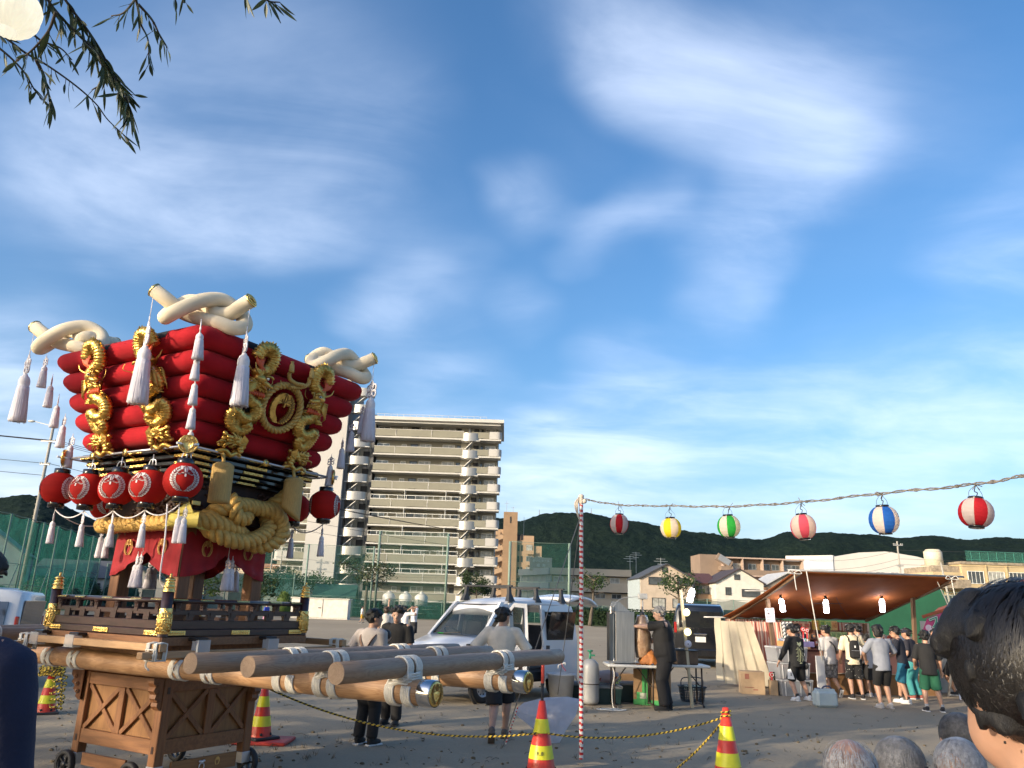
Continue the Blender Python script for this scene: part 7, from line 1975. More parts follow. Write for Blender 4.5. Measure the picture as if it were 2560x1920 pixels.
def striped(nm, c1, c2, per, ang=0.0):
 m = bpy.data.materials.new(nm); m.use_nodes = True; tt = m.node_tree; bs = tt.nodes['Principled BSDF']; k = N(tt)
 sp_ = k.n('ShaderNodeSeparateXYZ'); k.l(k.n('ShaderNodeTexCoord').outputs['Object'], sp_.inputs[0])
 f = k.math('FRACT', k.math('MULTIPLY', k.math('ADD', sp_.outputs[0], k.math('ADD', sp_.outputs[1], k.math('MULTIPLY', sp_.outputs[2], ang))), 1/per))
 k.l(k.mix(k.math('GREATER_THAN', f, .5), c1, c2), bs.inputs['Base Color']); bs.inputs['Roughness'].default_value = .85
 return m
M_str = striped('red_stripe_cloth', (.40, .10, .07), (.62, .52, .42), .055)
b = MB(); yb = 2.05; xl, xr = bl_.x+.05, br_.x+.95
b.grid(lambda u, v: V((xl+(br_.x-xl)*u, yb+.03*math.sin(u*60), .25+(bl_.z-.05-.25)*v)), 80, 8); o = b.build('back_cloth', M_str, STT)
b = MB(); b.grid(lambda u, v: V((br_.x+.05+.75*u, yb-.3+.05*math.sin(u*30), .3+(1.30-.10*u-.3)*v)), 40, 8); b.build('side_cloth', striped('red_stripe_cloth2', (.42, .09, .06), (.60, .50, .42), .06, .35), STT)
b = MB(); b.grid(lambda u, v: V((br_.x+.82+.25*u, yb-.3+.04*math.sin(u*22), .3+(1.25-.3)*v)), 24, 8); b.build('side_cloth', striped('dark_stripe_cloth', (.03, .03, .03), (.55, .46, .36), .05, .2), STT)
b = MB(); b.grid(lambda u, v: V((bl_.x+.50+.62*u+.12*(1-v), 1.0+.9*(1-u)*1+.05*math.sin(u*45+v*2), .12+(1.50-.12)*v)), 60, 12); b.build('side_cloth', striped('pink_stripe_cloth', (.45, .16, .13), (.62, .50, .44), .07, .15), STT)
b = MB(); b.grid(lambda u, v: V((bl_.x+1.05+.16*(.4+.6*v)*(u-.5)*2, .9+.03*math.sin(u*20), .55+(1.52-.55)*v)), 24, 10); b.build('tied_cloth', striped('black_white_cloth', (.10, .11, .12), (.62, .62, .60), .035, .5), STT)
M_crc = mat('cream_canvas', (.56, .50, .38), .85, 0, .08, 2, .15, 30, transl=.25)
b = MB(); pA, pB = SP(1818, 1690, 1.55), SP(1868, 1735, .75)
b.grid(lambda u, v: V((pA.x+.03+(.85-.45*v)*u, 1.75-.75*u+.05*math.sin(u*24)*(1-.4*v)+.1*v, .05+1.44*v)), 44, 14); b.build('cream_drape', M_crc, STT)
b = MB(); b.grid(lambda u, v: V((pA.x-.05+.10*u, 2.0-.15*u+.03*math.sin(v*9), .1+1.45*v)), 8, 12); b.build('cream_drape', M_crc, STT)
ct = .92
M_pink = mat('pink_cloth', (.50, .235, .175), .8, 0, .05, 3, .15, 14)
M_brc = mat('brown_skirt', (.27, .14, .055), .8, 0, .12, 2)
b = MB(); b.grid(lambda u, v: V((.15+(SWD-.1)*u, -.02-.012*math.sin(u*70)*(1-v), .45+(ct-.45)*v)), 90, 4); b.build('counter_cloth', M_pink, STT)
b = MB(); b.box((.15+(SWD-.1)/2, .03, .225), (SWD-.1, .03, .45)); b.build('counter_board', M_brc, STT)
b = MB(); b.box((.15+(SWD-.1)/2, -.03, .45), (SWD-.1, .02, .018)); b.build('counter_trim', mat('trim_pale', (.60, .50, .36), .7), STT)
b = MB(); b.box((.12+(SWD-.1)/2, .42, ct), (SWD, .95, .035)); b.build('counter_top', mat('counter_red', (.10, .03, .025), .6), STT)
M_shelf = mat('shelf_board', (.20, .085, .05), .7, 0, .15, 4)
for z, y in ((1.00, 1.30), (1.13, 1.55), (1.33, 1.75)):
 b = MB(); b.box((1.0+1.0, y, z), (2.7, .26, .025)); b.build('shelf', M_shelf, STT)
for x in (.9, 1.75, 2.6):
 b = MB(); b.box((x, 1.66, 1.10), (.05, .3, .5)); b.build('shelf_support', M_shelf, STT)
def prize(kind, p, label, c, s=(.1, .06, .12), face=None, grp=None):
 t = thing(kind, label, 'prize', SW(*p), SRZ+R.uniform(-.15, .15), grp)
 b = MB(); b.box((0, 0, s[2]/2), s, bev=.004); b.build('box', mat('prize_%02d%02d%02d' % tuple(int(q*99) for q in c), c, .45, 0, .15, 9), t)
 if face:
  b = MB(); b.box((0, -s[1]/2-.002, s[2]*.55), (s[0]*.7, .004, s[2]*.55)); b.ell((0, -s[1]/2-.004, s[2]*.6), (s[0]*.22, .004, s[2]*.18), 10, 6); b.build('printed_front', mat('print_%02d%02d%02d' % tuple(int(q*99) for q in face), face, .5, 0, .4, 25), t)
 return t
pn = ['leftmost', 'second', 'third', 'fourth', 'fifth', 'sixth']
for i in range(5): prize('snack_box', (.90+i*.19, 1.70, 1.345), '%s of the peach-coloured snack boxes on the top shelf' % pn[i], (.56, .33, .21), (.18, .08, .17), (.40, .10, .06), 'peach snack boxes')
for i in range(4): prize('snack_pack', (1.92+i*.17, 1.70, 1.345), '%s of the yellow-green snack packs at the right of the top shelf' % pn[i], [(.55, .36, .08), (.33, .40, .10), (.34, .42, .12), (.50, .30, .12)][i], (.16, .07, .23), [(.5, .2, .05), (.12, .25, .06), (.15, .28, .08), (.4, .18, .06)][i], 'yellow-green snack packs')
for i in range(3): prize('snack_pack', (2.25+i*.15, 1.50, 1.145), '%s of the pale green packs on the middle shelf, right' % pn[i], (.36, .44, .20), (.14, .07, .17), (.16, .26, .10), 'pale green packs')
cols = [(.60, .55, .48), (.45, .08, .05), (.55, .30, .10), (.60, .56, .50), (.05, .05, .06), (.50, .12, .10), (.42, .25, .10)]
for i in range(7): prize('prize_box', (.98+i*.185, 1.50, 1.145), 'small prize box %s' % ['in white at the left of the middle shelf', 'in red beside the white one', 'in orange in the middle shelf row', 'in cream in the middle shelf row', 'in black in the middle shelf row', 'in dark red in the middle shelf row', 'in brown, last of the middle shelf row'][i], cols[i], (.08, .06, .10+.05*(i % 3 == 0)), (.62, .55, .45) if i % 2 else (.4, .2, .1), 'prizes on the middle shelf')
for i in range(6): prize('prize_toy', (1.10+i*.26, 1.26, 1.015), 'small toy %s' % ['at the left of the lowest shelf', 'second on the lowest shelf', 'third on the lowest shelf', 'fourth on the lowest shelf', 'fifth on the lowest shelf', 'last on the lowest shelf'][i], [(.55, .5, .45), (.04, .04, .05), (.5, .1, .1), (.04, .04, .05), (.6, .55, .5), (.35, .2, .1)][i], (.07, .05, .085), (.62, .58, .5), 'toys on the lowest shelf')
for i in range(3): prize('prize_toy', (.98+i*.52, .12, ct+.02), 'black and white toy %s' % ['by the boy in black on the counter', 'on the counter before the boy in grey', 'on the counter beside the backpack boy'][i], (.03, .03, .035), (.11, .06, .07), (.62, .62, .60), 'toys on the counter')
M_nblk, M_nred = mat('fan_black', (.015, .015, .017), .4), mat('fan_red', (.50, .03, .03), .4)
for i in range(5):
 x = .50+i*.10+(.06 if i > 2 else 0); t = thing('toy_sword', ['left', 'middle', 'right'][i]+' black toy numbered 17 in the carton' if i < 3 else ['left', 'right'][i-3]+' red toy with a white ring in the carton', 'toy', SW(x, .55, 1.02), SRZ, 'numbered toys in a carton'); c = M_nblk if i < 3 else M_nred
 b = MB(); b.tube([(0, 0, 0), (0, 0, .30)], .016, 8); b.lathe([(.0, -.014), (.055, -.012), (.058, 0), (.055, .012), (0, .014)], 20, (0, 0, .32+.02*(i % 2)), (0, -1, 0)); b.build('body', c, t)
 if i < 3:
  me = text_mesh('17', .085, .002); me.materials.append(M_lwht if False else mat('print_white', (.7, .7, .68), .5)); link('lettering', me, t, loc=(0, -.017, .32+.02*(i % 2)), rot=(PI/2, 0, 0))
 else:
  b = MB(); b.tube([(.032*math.cos(a), -.016, .32+.02*(i % 2)+.032*math.sin(a)) for a in np.linspace(0, 2*PI, 17)[:-1]], .006, 5, closed=True); b.build('white_ring', mat('print_white', (.7, .7, .68), .5), t)
t = thing('cardboard_box', 'open carton of numbered toys on the stall counter', 'box', SW(.62, .50, ct+.02), SRZ); b = MB()
for x, y, w_, d in ((0, -.16, .52, .012), (0, .16, .52, .012), (-.26, 0, .012, .33), (.26, 0, .012, .33)): b.box((x, y, .11), (w_, d, .22))
b.box((0, 0, .008), (.52, .33, .012)); b.build('carton', M_card, t)
for i, (x, c, nm) in enumerate(((.18, (.42, .25, .10), 'orange-brown'), (.42, (.14, .16, .34), 'blue'), (.70, (.17, .15, .32), 'violet'))):
 t = thing('toy_tray', nm+' tray of thin sweets on top of the clear bins', 'tray', SW(x-.22, -.12, 1.005), SRZ); b = MB(); w_ = .27 if i else .18
 for xx, yy, ww, dd in ((0, -.14, w_, .01), (0, .14, w_, .01), (-w_/2, 0, .01, .28), (w_/2, 0, .01, .28)): b.box((xx, yy, .055), (ww, dd, .11))
 b.box((0, 0, .006), (w_, .28, .01)); b.build('tray', mat('tray_%d' % i, c, .5), t)
 b = MB(); r = random.Random(i)
 for k in range(16): a = V((r.uniform(-w_*.4, w_*.4), r.uniform(-.11, .11), .07)); b.cur = k % 4; b.tube([a, a+V((r.uniform(-.12, .12), r.uniform(-.05, .05), r.uniform(.05, .11)))], .010, 5)
 tag(b.build('sweet_sticks', [mat('stick_pink', (.55, .25, .42), .4), mat('stick_blue', (.2, .3, .5), .4), mat('stick_white', (.6, .6, .62), .4), mat('stick_teal', (.12, .4, .36), .4)], t), kind='stuff')
M_bin = mat('clear_bin', (.42, .43, .45), .22, 0, .08, 3, alpha=.62, spec=.6)
bo = SP(1878, 1720, -.32); bz = [(.0, .33), (.345, .33), (.69, .31)]
for i, (z, h) in enumerate(bz):
 t = thing('clear_bin', ['bottom', 'middle', 'top'][i]+' clear storage bin of the stack beside the counter', 'storage bin', SW(.02-.04*i, -.22, z), SRZ, 'stacked clear bins')
 b = MB(); w_, d = .74, .5
 b.loft([[V((s*w_/2*.92, q*d/2*.92, 0)) for s, q in ((-1, -1), (1, -1), (1, 1), (-1, 1))], [V((s*w_/2, q*d/2, h-.03)) for s, q in ((-1, -1), (1, -1), (1, 1), (-1, 1))]], smooth=False); b.build('bin_body', M_bin, t)
 b = MB()
 for x in (-.30, -.10, .08, .30): b.bar((x*.93, -d/2*.94, .0), (x, -d/2-.008, h-.04), .018, .012)
 b.build('bin_rib', mat('bin_edge', (.58, .59, .60), .3, alpha=.8), t)
 b = MB(); b.box((0, 0, h-.015), (w_*1.03, d*1.03, .035), bev=.01); b.build('lid', mat('bin_lid', (.50, .51, .52), .3, alpha=.85), t)
 b = MB(); b.box((.17, -d/2-.02, h-.05), (.2, .025, .02), bev=.004); b.box((.08, -d/2-.02, h-.08), (.02, .02, .07)); b.box((.26, -d/2-.02, h-.08), (.02, .02, .07)); b.build('latch', M_vdk, t)
 b = MB(); b.box((-.02, .02, .12), (w_*.75, d*.7, .18), bev=.03); b.build('contents', mat('bin_contents', (.20, .19, .19), .8, 0, .3, 7), t)
 if i == 2:
  b = MB(); b.box((.17, -d/2-.006, .15), (.15, .006, .13)); o = b.build('label', mat('label_dark', (.05, .05, .055), .5), t); b = MB(); b.box((.17, -d/2-.011, .10), (.13, .004, .035)); b.build('label_red', mat('label_red', (.5, .05, .05), .5), o); b = MB(); b.box((.15, -d/2-.011, .17), (.09, .004, .05)); b.build('label_white', mat('print_white', (.7, .7, .68), .5), o)
t = thing('white_board', 'tall white board the boy in black holds upright beside the bins', 'board', SW(.52, -.58, 0), SRZ+.15); b = MB(); b.box((0, 0, .42), (.22, .03, .84), bev=.005); b.build('board', mat('board_white', (.66, .65, .64), .5, 0, .03), t)
for (x, y, w_, d, h, lab) in ((-.78, .05, .50, .42, .46, 'large carton with red print beside the clear bins'), (-.42, -.22, .16, .26, .30, 'small carton between the large carton and the bins')):
 t = thing('cardboard_box', lab, 'box', SW(x, y, 0), SRZ-.35); b = MB(); b.box((0, 0, h/2), (w_, d, h), bev=.005); b.build('carton', mat('cardboard2', (.36, .25, .15), .85, 0, .12, 4, .1, 30), t)
 if w_ > .3:
  b = MB(); b.box((-.12, -d/2-.003, h*.78), (.09, .005, .11)); b.box((-.08, -d/2-.003, h*.3), (.2, .005, .012)); b.box((.05, -d/2-.003, h*.2), (.1, .005, .02)); b.build('print', mat('box_print', (.24, .09, .06), .8), t)
for i, (x, z, c) in enumerate(((-.44, .32, M_nred), (-.38, .34, M_nblk))):
 t = thing('toy_sword', ['red toy with white ring', 'black toy numbered 17'][i]+' sticking out of the small carton', 'toy', SW(x, -.22, .28), SRZ); b = MB(); b.tube([(0, 0, 0), (0, 0, .12)], .02, 8); b.lathe([(0, -.014), (.06, -.012), (.062, 0), (.06, .012), (0, .014)], 18, (0, 0, .13), (0, -1, 0)); b.build('body', c, t)
 if i == 1: me = text_mesh('17', .08, .002); me.materials.append(mat('print_white', (.7, .7, .68), .5)); link('lettering', me, t, loc=(0, -.017, .13), rot=(PI/2, 0, 0))
 else: b = MB(); b.tube([(.035*math.cos(a), -.016, .13+.035*math.sin(a)) for a in np.linspace(0, 2*PI, 17)[:-1]], .007, 5, closed=True); b.build('white_ring', mat('print_white', (.7, .7, .68), .5), t)
s0, s1 = SP(1912, 1520, .28), SP(1937, 1556, .28)
t = thing('price_sign', 'pink-white paper price sign tied to the stall post', 'sign', SW((s0.x+s1.x)/2, .27, (s0.z+s1.z)/2), SRZ); t.rotation_euler = (0, -.05, SRZ)
b = MB(); sw, sh = s1.x-s0.x, s0.z-s1.z; b.box((0, 0, 0), (sw, .006, sh)); b.build('paper', mat('sign_paper', (.66, .57, .57), .7, 0, .03), t)
for txt, x, z, sz, m in (('射', -sw*.2, sh*.34, .075, M_vdk), ('的', sw*.22, sh*.34, .075, M_vdk), ('小', -sw*.3, sh*.12, .05, M_vdk), ('■', -sw*.12, sh*.12, .06, M_vdk), ('500円', sw*.2, sh*.12, .05, mat('ink_faint', (.34, .27, .30), .7)), ('―――――', 0, -sh*.12, .045, mat('ink_pink', (.42, .18, .22), .7)), ('――――', -sw*.08, -sh*.28, .04, mat('ink_faint2', (.40, .36, .38), .7))):
 if '■' in txt or '―' in txt:
  me = MB(); me.box((0, 0, 0), ((.035, .05, .003) if '■' in txt else (sw*.8 if len(txt) > 4 else sw*.6, .022, .003))); me = me.mesh('lettering')
 else: me = text_mesh(txt, sz, .001)
 me.materials.append(m); link('lettering', me, t, loc=(x, -.005, z), rot=(PI/2, 0, 0))
t = thing('water_can', 'pale blue water can on the sand in front of the stall', 'water can', G(2064, 1768), .12); b = MB(); b.box((0, 0, .15), (.43, .24, .30), bev=.045); b.box((0, 0, .31), (.36, .14, .04), bev=.015); b.build('can', mat('can_blue', (.42, .50, .53), .35, 0, .05, 4, transl=.2), t)
b = MB(); b.lathe([(0, 0), (.04, 0), (.04, .045), (0, .05)], 12, (-.13, 0, .30)); b.tube(spline([(-.05, 0, .32), (.0, 0, .37), (.10, 0, .37), (.15, 0, .32)], 4), .015, 6); b.build('cap', mat('cap_navy', (.03, .04, .09), .4), t)
gq = AT(2130, 1440, 25); t = thing('green_tent', 'green tarpaulin tent standing behind the stall', 'tent', (gq.x, 25, 0)); M_gt = mat('green_tarp', (.025, .125, .065), .6, 0, .12, 1.5, .2, 6, transl=.2)
b = MB(); b.loft([[V((x, y, 0)) for x, y in ((-1.8, -1), (2.4, -1), (2.4, 1.5), (-1.8, 1.5))], [V((x, y, 2.55)) for x, y in ((-1.75, -1), (2.3, -1), (2.3, 1.5), (-1.75, 1.5))], [V((x, y, 3.0)) for x, y in ((-1.3, .1), (1.5, .1), (1.5, .6), (-1.3, .6))]], smooth=False); b.build('tarpaulin', M_gt, t)
t = thing('tent_scallop', 'row of rust-red canvas peaks just above the awning edge', 'canvas', SW(1.4, .2, 2.38), SRZ); b = MB()
for i in range(6): b.prism([(-.14, 0), (.14, 0), (0, .10)], (-.6+i*.42, 0, .02), (1, 0, 0), (0, 0, 1), -.02)
b.build('canvas', mat('rust_canvas', (.24, .06, .03), .85), t)
# -- second stall at the right with the pink banner
o2 = G(2395, 1745); o2 = V((10.7, 19.2, 0)); KS = thing('ball_game_stall', 'stall with pink spotted banner and white cloth front at the right edge', 'stall', o2, rad(-38))
e2 = V((math.cos(rad(-38)), math.sin(rad(-38)), 0)); n2 = V((-e2.y, e2.x, 0))
def KP_(px, py, y=0.0):
 d = ray(px, py); o = CO-o2; t_ = (y-o.dot(n2))/d.dot(n2); p = o+d*t_; return V((p.dot(e2), y, p.z))
A, B, C_, D_ = KP_(2310, 1552, 0), KP_(2312, 1577, 0), KP_(2530, 1456, 0), KP_(2600, 1500, 0)
A, B = KP_(2318, 1546), KP_(2306, 1580); C_, D_ = KP_(2545, 1456), KP_(2552, 1525)
def bpt(u, v): return A.lerp(C_, u).lerp(B.lerp(D_, u), v)
b = MB(); b.grid(lambda u, v: bpt(u, v)+V((0, -.03+.02*math.sin(u*14), 0)), 30, 6); bn = b.build('banner', mat('banner_pink', (.52, .06, .22), .6, 0, .15, 3, transl=.25), KS)
b = MB(); r = random.Random(15)
for i in range(26):
 u, v = r.uniform(.05, .97), r.choice((.12, .2, .8, .9)); p = bpt(u, v); s = r.uniform(.035, .075); b.lathe([(0, .0), (s, 0)], 14, p+V((0, -.055, 0)), (0, -1, 0))
b.build('banner_spots', mat('spot_pale', (.62, .52, .66), .6), bn)
ex = (C_-A).normalized()
for i, (ch_, c) in enumerate((('ス', (.02, .22, .15)), ('ー', (.55, .22, .08)), ('パ', (.50, .03, .06)), ('ー', (.18, .04, .22)), ('ボ', (.10, .06, .25)), ('ー', (.03, .2, .14)), ('ル', (.5, .03, .06)))):
 u = .13+i*.135; p = bpt(u, .56); ht = (bpt(u, 0)-bpt(u, 1)).length
 for k, (of, m, dy) in enumerate(((.075, mat('ink_dark', (.03, .015, .04), .6), -.058), (.045, mat('letter_edge', (.66, .60, .66), .6), -.064), (.012, mat('letter_%d' % i, c, .6), -.070))):
  me = text_mesh(ch_, ht*.74, .001, ht*of); me.materials.append(m); bx = ex; by = V((0, 0, 1));
  o = link('lettering', me, bn, loc=p+V((0, dy, 0)), rot=(PI/2, -math.atan2(ex.z, ex.x)*1.0, 0))
b = MB(); b.bar(A+V((-.1, -.02, .03)), C_+V((.4, -.02, .05)), .05, .07); b.build('ridge_pole', mat('ridge_red', (.25, .06, .03), .8), KS)
b = MB(); b.grid(lambda u, v: A.lerp(C_+V((.6, 0, .1)), u)+V((0, 1.6*v, .03+.25*v)), 12, 6); b.build('awning', mat('rust_canvas', (.24, .06, .03), .85), KS)
W0, W1 = KP_(2300, 1560, .35), KP_(2600, 1560, .35)
b = MB(); b.grid(lambda u, v: V((W0.x+(W1.x-W0.x)*u, .35+.05*math.sin(u*25), .02+1.62*v)), 40, 10); b.build('cloth_front', mat('white_sheet', (.58, .55, .50), .8, 0, .05, 2, transl=.3), KS)
b = MB(); p = KP_(2336, 1590, .2); b.bar(V((p.x, .1, 0)), V((p.x, .1, 1.5)), .05, .05); p2 = KP_(2370, 1590, .2)
for k in range(7): b.bar(V((p2.x, .22, .9+k*.09)), V((p2.x+.13, .22, .95+k*.09)), .02, .05)
b.bar(V((p2.x-.02, .22, .85)), V((p2.x-.02, .22, 1.55)), .03, .03); b.bar(V((p2.x+.15, .22, .85)), V((p2.x+.15, .22, 1.55)), .03, .03); b.build('stall_frame', M_vdk, KS)
b = MB(); p = KP_(2352, 1572, .15); b.tube(spline([p, p+V((.05, 0, .05)), p+V((.11, 0, -.02)), p+V((.12, 0, -.10))], 5), .022, 7); b.build('green_glow_ring', mat('lime_ring', (.15, .5, .08), .4, emit=(.2, .8, .15), es=.5), KS)
lq = V((10.35, 18.4, 0)); t = thing('step_ladder', 'aluminium step ladder with a blue top behind the kids', 'ladder', lq, -.2)
M_al2 = mat('ladder_alu', (.48, .48, .48), .4, .7)
b = MB(); b.box((0, 0, .82), (.36, .18, .05), bev=.01); b.build('blue_top', mat('ladder_blue', (.03, .07, .30), .4), t)
for s in (-1, 1):
 b = MB(); b.bar((s*.15, -.05, .80), (s*.24, -.40, 0), .03, .05); b.bar((s*.15, .05, .80), (s*.24, .38, 0), .03, .05); b.build('rail', M_al2, t)
for i in range(3):
 b = MB(); z = .22+.2*i; b.box((0, -.05-.35*(1-z/.8), z), (.36+.1*(1-z/.8), .07, .02)); b.build('step', M_al2, t)
t = thing('blue_tarp', 'pale blue sheet between the stall and the white cloth', 'tarpaulin', V((9.85, 19.6, 0)), .1); b = MB(); b.grid(lambda u, v: V((-.3+.9*u, .05*math.sin(u*12+v*4), .02+v*(1.28-.45*u))), 16, 12); b.build('sheet', mat('tarp_blue', (.36, .44, .52), .5, 0, .1, 3), t)
# -- people
def remesh(mb, vox, name, m, parent, wr=0.0, seed=0, smooth=2):
 me = mb.mesh('tmp'); o = bpy.data.objects.new('tmp', me); TSC.collection.objects.link(o)
 q = o.modifiers.new('r', 'REMESH'); q.mode = 'VOXEL'; vox *= 1.2; q.voxel_size = vox; q.use_smooth_shade = True
 if smooth: q = o.modifiers.new('s', 'SMOOTH'); q.iterations = smooth; q.factor = .5
 dg = bench()
 out = bpy.data.meshes.new_from_object(o.evaluated_get(dg)); out.name = name
 bpy.data.objects.remove(o)
 if wr:
  k = 1.0/ (vox*12)
  for v in out.vertices:
   n = v.normal; c = v.co
   v.co = c+n*wr*(MN.noise(V((c.x*k*.9, c.y*k*.9, c.z*k*.45+seed)))+.6*MN.noise(V((c.x*k*2, c.y*k*2, c.z*k*.9+seed))))
 out.materials.clear(); out.materials.append(m)
 for pl_ in out.polygons: pl_.use_smooth = True
 return link(name, out, parent)
def ik(a, t, l1, l2, pole):
 d = t-a; L = min(d.length, (l1+l2)*.999); d.normalize()
 x = (l1*l1-l2*l2+L*L)/(2*L); h = math.sqrt(max(0, l1*l1-x*x))
 p = (V(pole)-d*V(pole).dot(d)).normalized()
 return a+d*x+p*h, a+d*L
SK = mat('skin', (.43, .245, .165), .5, 0, .07, 12, sss=.08); SKP = mat('skin_pale', (.50, .31, .225), .5, 0, .07, 12, sss=.08)
HB = mat('hair_black', (.010, .0095, .010), .5, 0, .3, 40, .4, 220, stretch=(4, 4, .4)); HG = mat('hair_grey', (.24, .235, .235), .55, 0, .25, 40, .4, 200); HD = mat('hair_dark_grey', (.075, .075, .08), .5, 0, .4, 40, .4, 200)
def cloth(c): return mat('cloth_%03d_%03d_%03d' % tuple(int(q*999) for q in c), c, .85, 0, .10, 6, .2, 90)
ANK = ((-.06, 0, .04), (.06, 0, .04))
def person(label, p, H, rz, top, bot, arms=None, feet=ANK, lean=0.0, turn=0.0, nod=0.0, sleeve=.55, leg=.55, hair='short', shoe=(.03, .03, .03), fat=1.0, sock=None, hip=.525, side=0.0, skin=SK, hm=HB, group=None, hs=1.0, loose=1.0, yaw=0.0, sole=(.6, .6, .6), fine=.0078):
 t = thing('person', label, 'person', (p[0], p[1], p[2] if len(p) > 2 else 0), rad(rz), group)
 A = {}
 S = H
 def v(x, y, z): return V((x, y, z))*S
 Rm = Matrix.Rotation(rad(yaw), 3, 'Z') @ Matrix.Rotation(rad(side), 3, 'Y') @ Matrix.Rotation(-rad(lean), 3, 'X')
 P0 = v(0, 0, hip)
 def T(x, y, z): return P0+Rm @ v(x, y, z)
 sh = [T(-.108*fat**.4, 0, .285), T(.108*fat**.4, 0, .285)]
 arms = arms or ((-.15, .02, .47), (.15, .02, .47))
 B = MB()
 def ell(c, rx, ry, f=1.0, n=16): return [c+Rm @ V((math.cos(2*PI*i/n)*rx*S*f, math.sin(2*PI*i/n)*ry*S*f, 0)) for i in range(n)]
 def torso(mb, f, z0, ex=0.0):
  rows = [(-.035, .070, .052), (.0, .086, .062), (.06, .082, .060), (.12, .078, .056), (.19, .090, .060), (.25, .098, .056), (.285, .094, .048), (.305, .060, .040), (.325, .033, .033)]
  R_ = [ell(T(0, .012*(fat-1)*(z < .2)*3, z), (rx+ex)*(fat if z < .27 else fat**.5), (ry+ex)*(fat**1.3 if z < .22 else fat**.6), f) for z, rx, ry in rows if z >= z0]
  mb.loft(R_)
 torso(B, 1.0, -.05)
 hc = T(0, 0, .325); Rh = Matrix.Rotation(rad(rz*0+turn), 3, 'Z') @ Matrix.Rotation(-rad(nod+lean*.55), 3, 'X') @ Matrix.Rotation(rad(side*.6), 3, 'Y')
 hd = hc+Rh @ (v(0, .014, .078)*hs)
 def Hp(x, y, z): return hd+Rh @ (v(x, y, z)*hs)
 k = S*hs
 B.tube([T(0, -.004, .29), hc, Hp(0, -.012, -.03)], [.036*S*fat**.4, .031*S, .031*k], 12)
 B.ell(hd+Rh @ V((0, -.004*k, .008*k)), (.0455*k, .056*k, .058*k), 16, 12, Rh); B.ell(Hp(0, .016, -.036), (.034*k, .036*k, .036*k), 12, 8, Rh)
 B.ell(Hp(0, .056, -.012), (.0085*k, .012*k, .016*k), 8, 6, Rh); B.ell(Hp(0, .046, -.042), (.015*k, .008*k, .006*k), 8, 6, Rh)
 for s in (-1, 1): B.ell(Hp(s*.047, -.006, -.008), (.007*k, .014*k, .018*k), 8, 6, Rh)
 W = []
 for s, a, w_ in zip((-1, 1), sh, arms):
  e, w2 = ik(a, v(*w_[:3]), .172*S, .152*S, w_[3] if len(w_) > 3 else (s*.5, -1, -.3))
  B.tube(spline([a+Rm @ v(-s*.02, 0, -.005), a, a.lerp(e, .5), e, e.lerp(w2, .4), w2], 3), [q*S*fat**.3 for q in np.interp(np.linspace(0, 1, 16), (0, .2, .4, .6, .75, 1), (.034, .036, .030, .025, .026, .0175))], 12)
  d = (w2-e).normalized(); sd = d.cross(V((0, 0, 1)) if abs(d.z) < .9 else V((0, 1, 0))).normalized(); up = sd.cross(d)
  W.append((a, e, w2, d))
  B.ell(w2+d*.030*S, (.021*S, .034*S, .012*S), 10, 8, Matrix((sd, d, up)).transposed())
  for i in range(4):
   o = w2+d*.05*S+sd*(i-1.5)*.0105*S; L = (.036, .042, .040, .030)[i]*S
   B.tube([o-d*.01*S, o+d*L*.55-up*.006*S, o+d*L-up*.020*S], [.0062*S, .0058*S, .0045*S], 7)
  B.tube([w2+d*.012*S+sd*.018*S, w2+d*.035*S+sd*.030*S-up*.006*S, w2+d*.056*S+sd*.030*S-up*.014*S], [.0075*S, .0068*S, .0050*S], 7)
 Lg = []
 for s, f in zip((-1, 1), feet):
  h_ = P0+Matrix.Rotation(rad(yaw), 3, 'Z') @ v(s*.048*fat**.5, 0, -.01); an = v(*f[:3])
  kn, an = ik(h_, an, .248*S, .24*S, f[3] if len(f) > 3 else (s*.05, 1, 0)); Lg.append((h_, kn, an))
  B.tube(spline([h_, h_.lerp(kn, .5), kn, kn.lerp(an, .32)+v(0, -.006, 0), kn.lerp(an, .7), an], 3), [q*S*fat**.5 for q in np.interp(np.linspace(0, 1, 16), (0, .2, .4, .55, .78, 1), (.060, .052, .036, .036, .026, .020))], 12)
  ft = f[4] if len(f) > 4 else 0.0
  fd = Matrix.Rotation(rad(f[5] if len(f) > 5 else -s*8), 3, 'Z') @ V((0, math.cos(ft), math.sin(ft)))
  A.setdefault('foot', []).append((an, fd))
  B.ell(an+fd*.028*S+V((0, 0, -.022*S))*(1 if abs(ft) < .3 else .6), (.024*S, .062*S, .018*S), 10, 8, Matrix((fd.cross(V((0, 0, 1))).normalized(), fd, fd.cross(V((0, 0, 1))).normalized().cross(fd))).transposed())
 remesh(B, fine*S, 'body', skin, t)
 b = MB()
 for s in (-1, 1): b.ell(Hp(s*.019, .0475, .003), (.0072*k, .004*k, .0036*k), 8, 6, Rh); b.bar(Hp(s*.010, .0505, .015), Hp(s*.029, .0450, .0165), .003*k, .0035*k)
 b.build('eyes', M_vdk, t)
 b = MB(); b.ell(Hp(0, .0515, -.0405), (.0125*k, .004*k, .0028*k), 8, 5, Rh); b.build('mouth', mat('lips', (.32, .12, .09), .5), t)
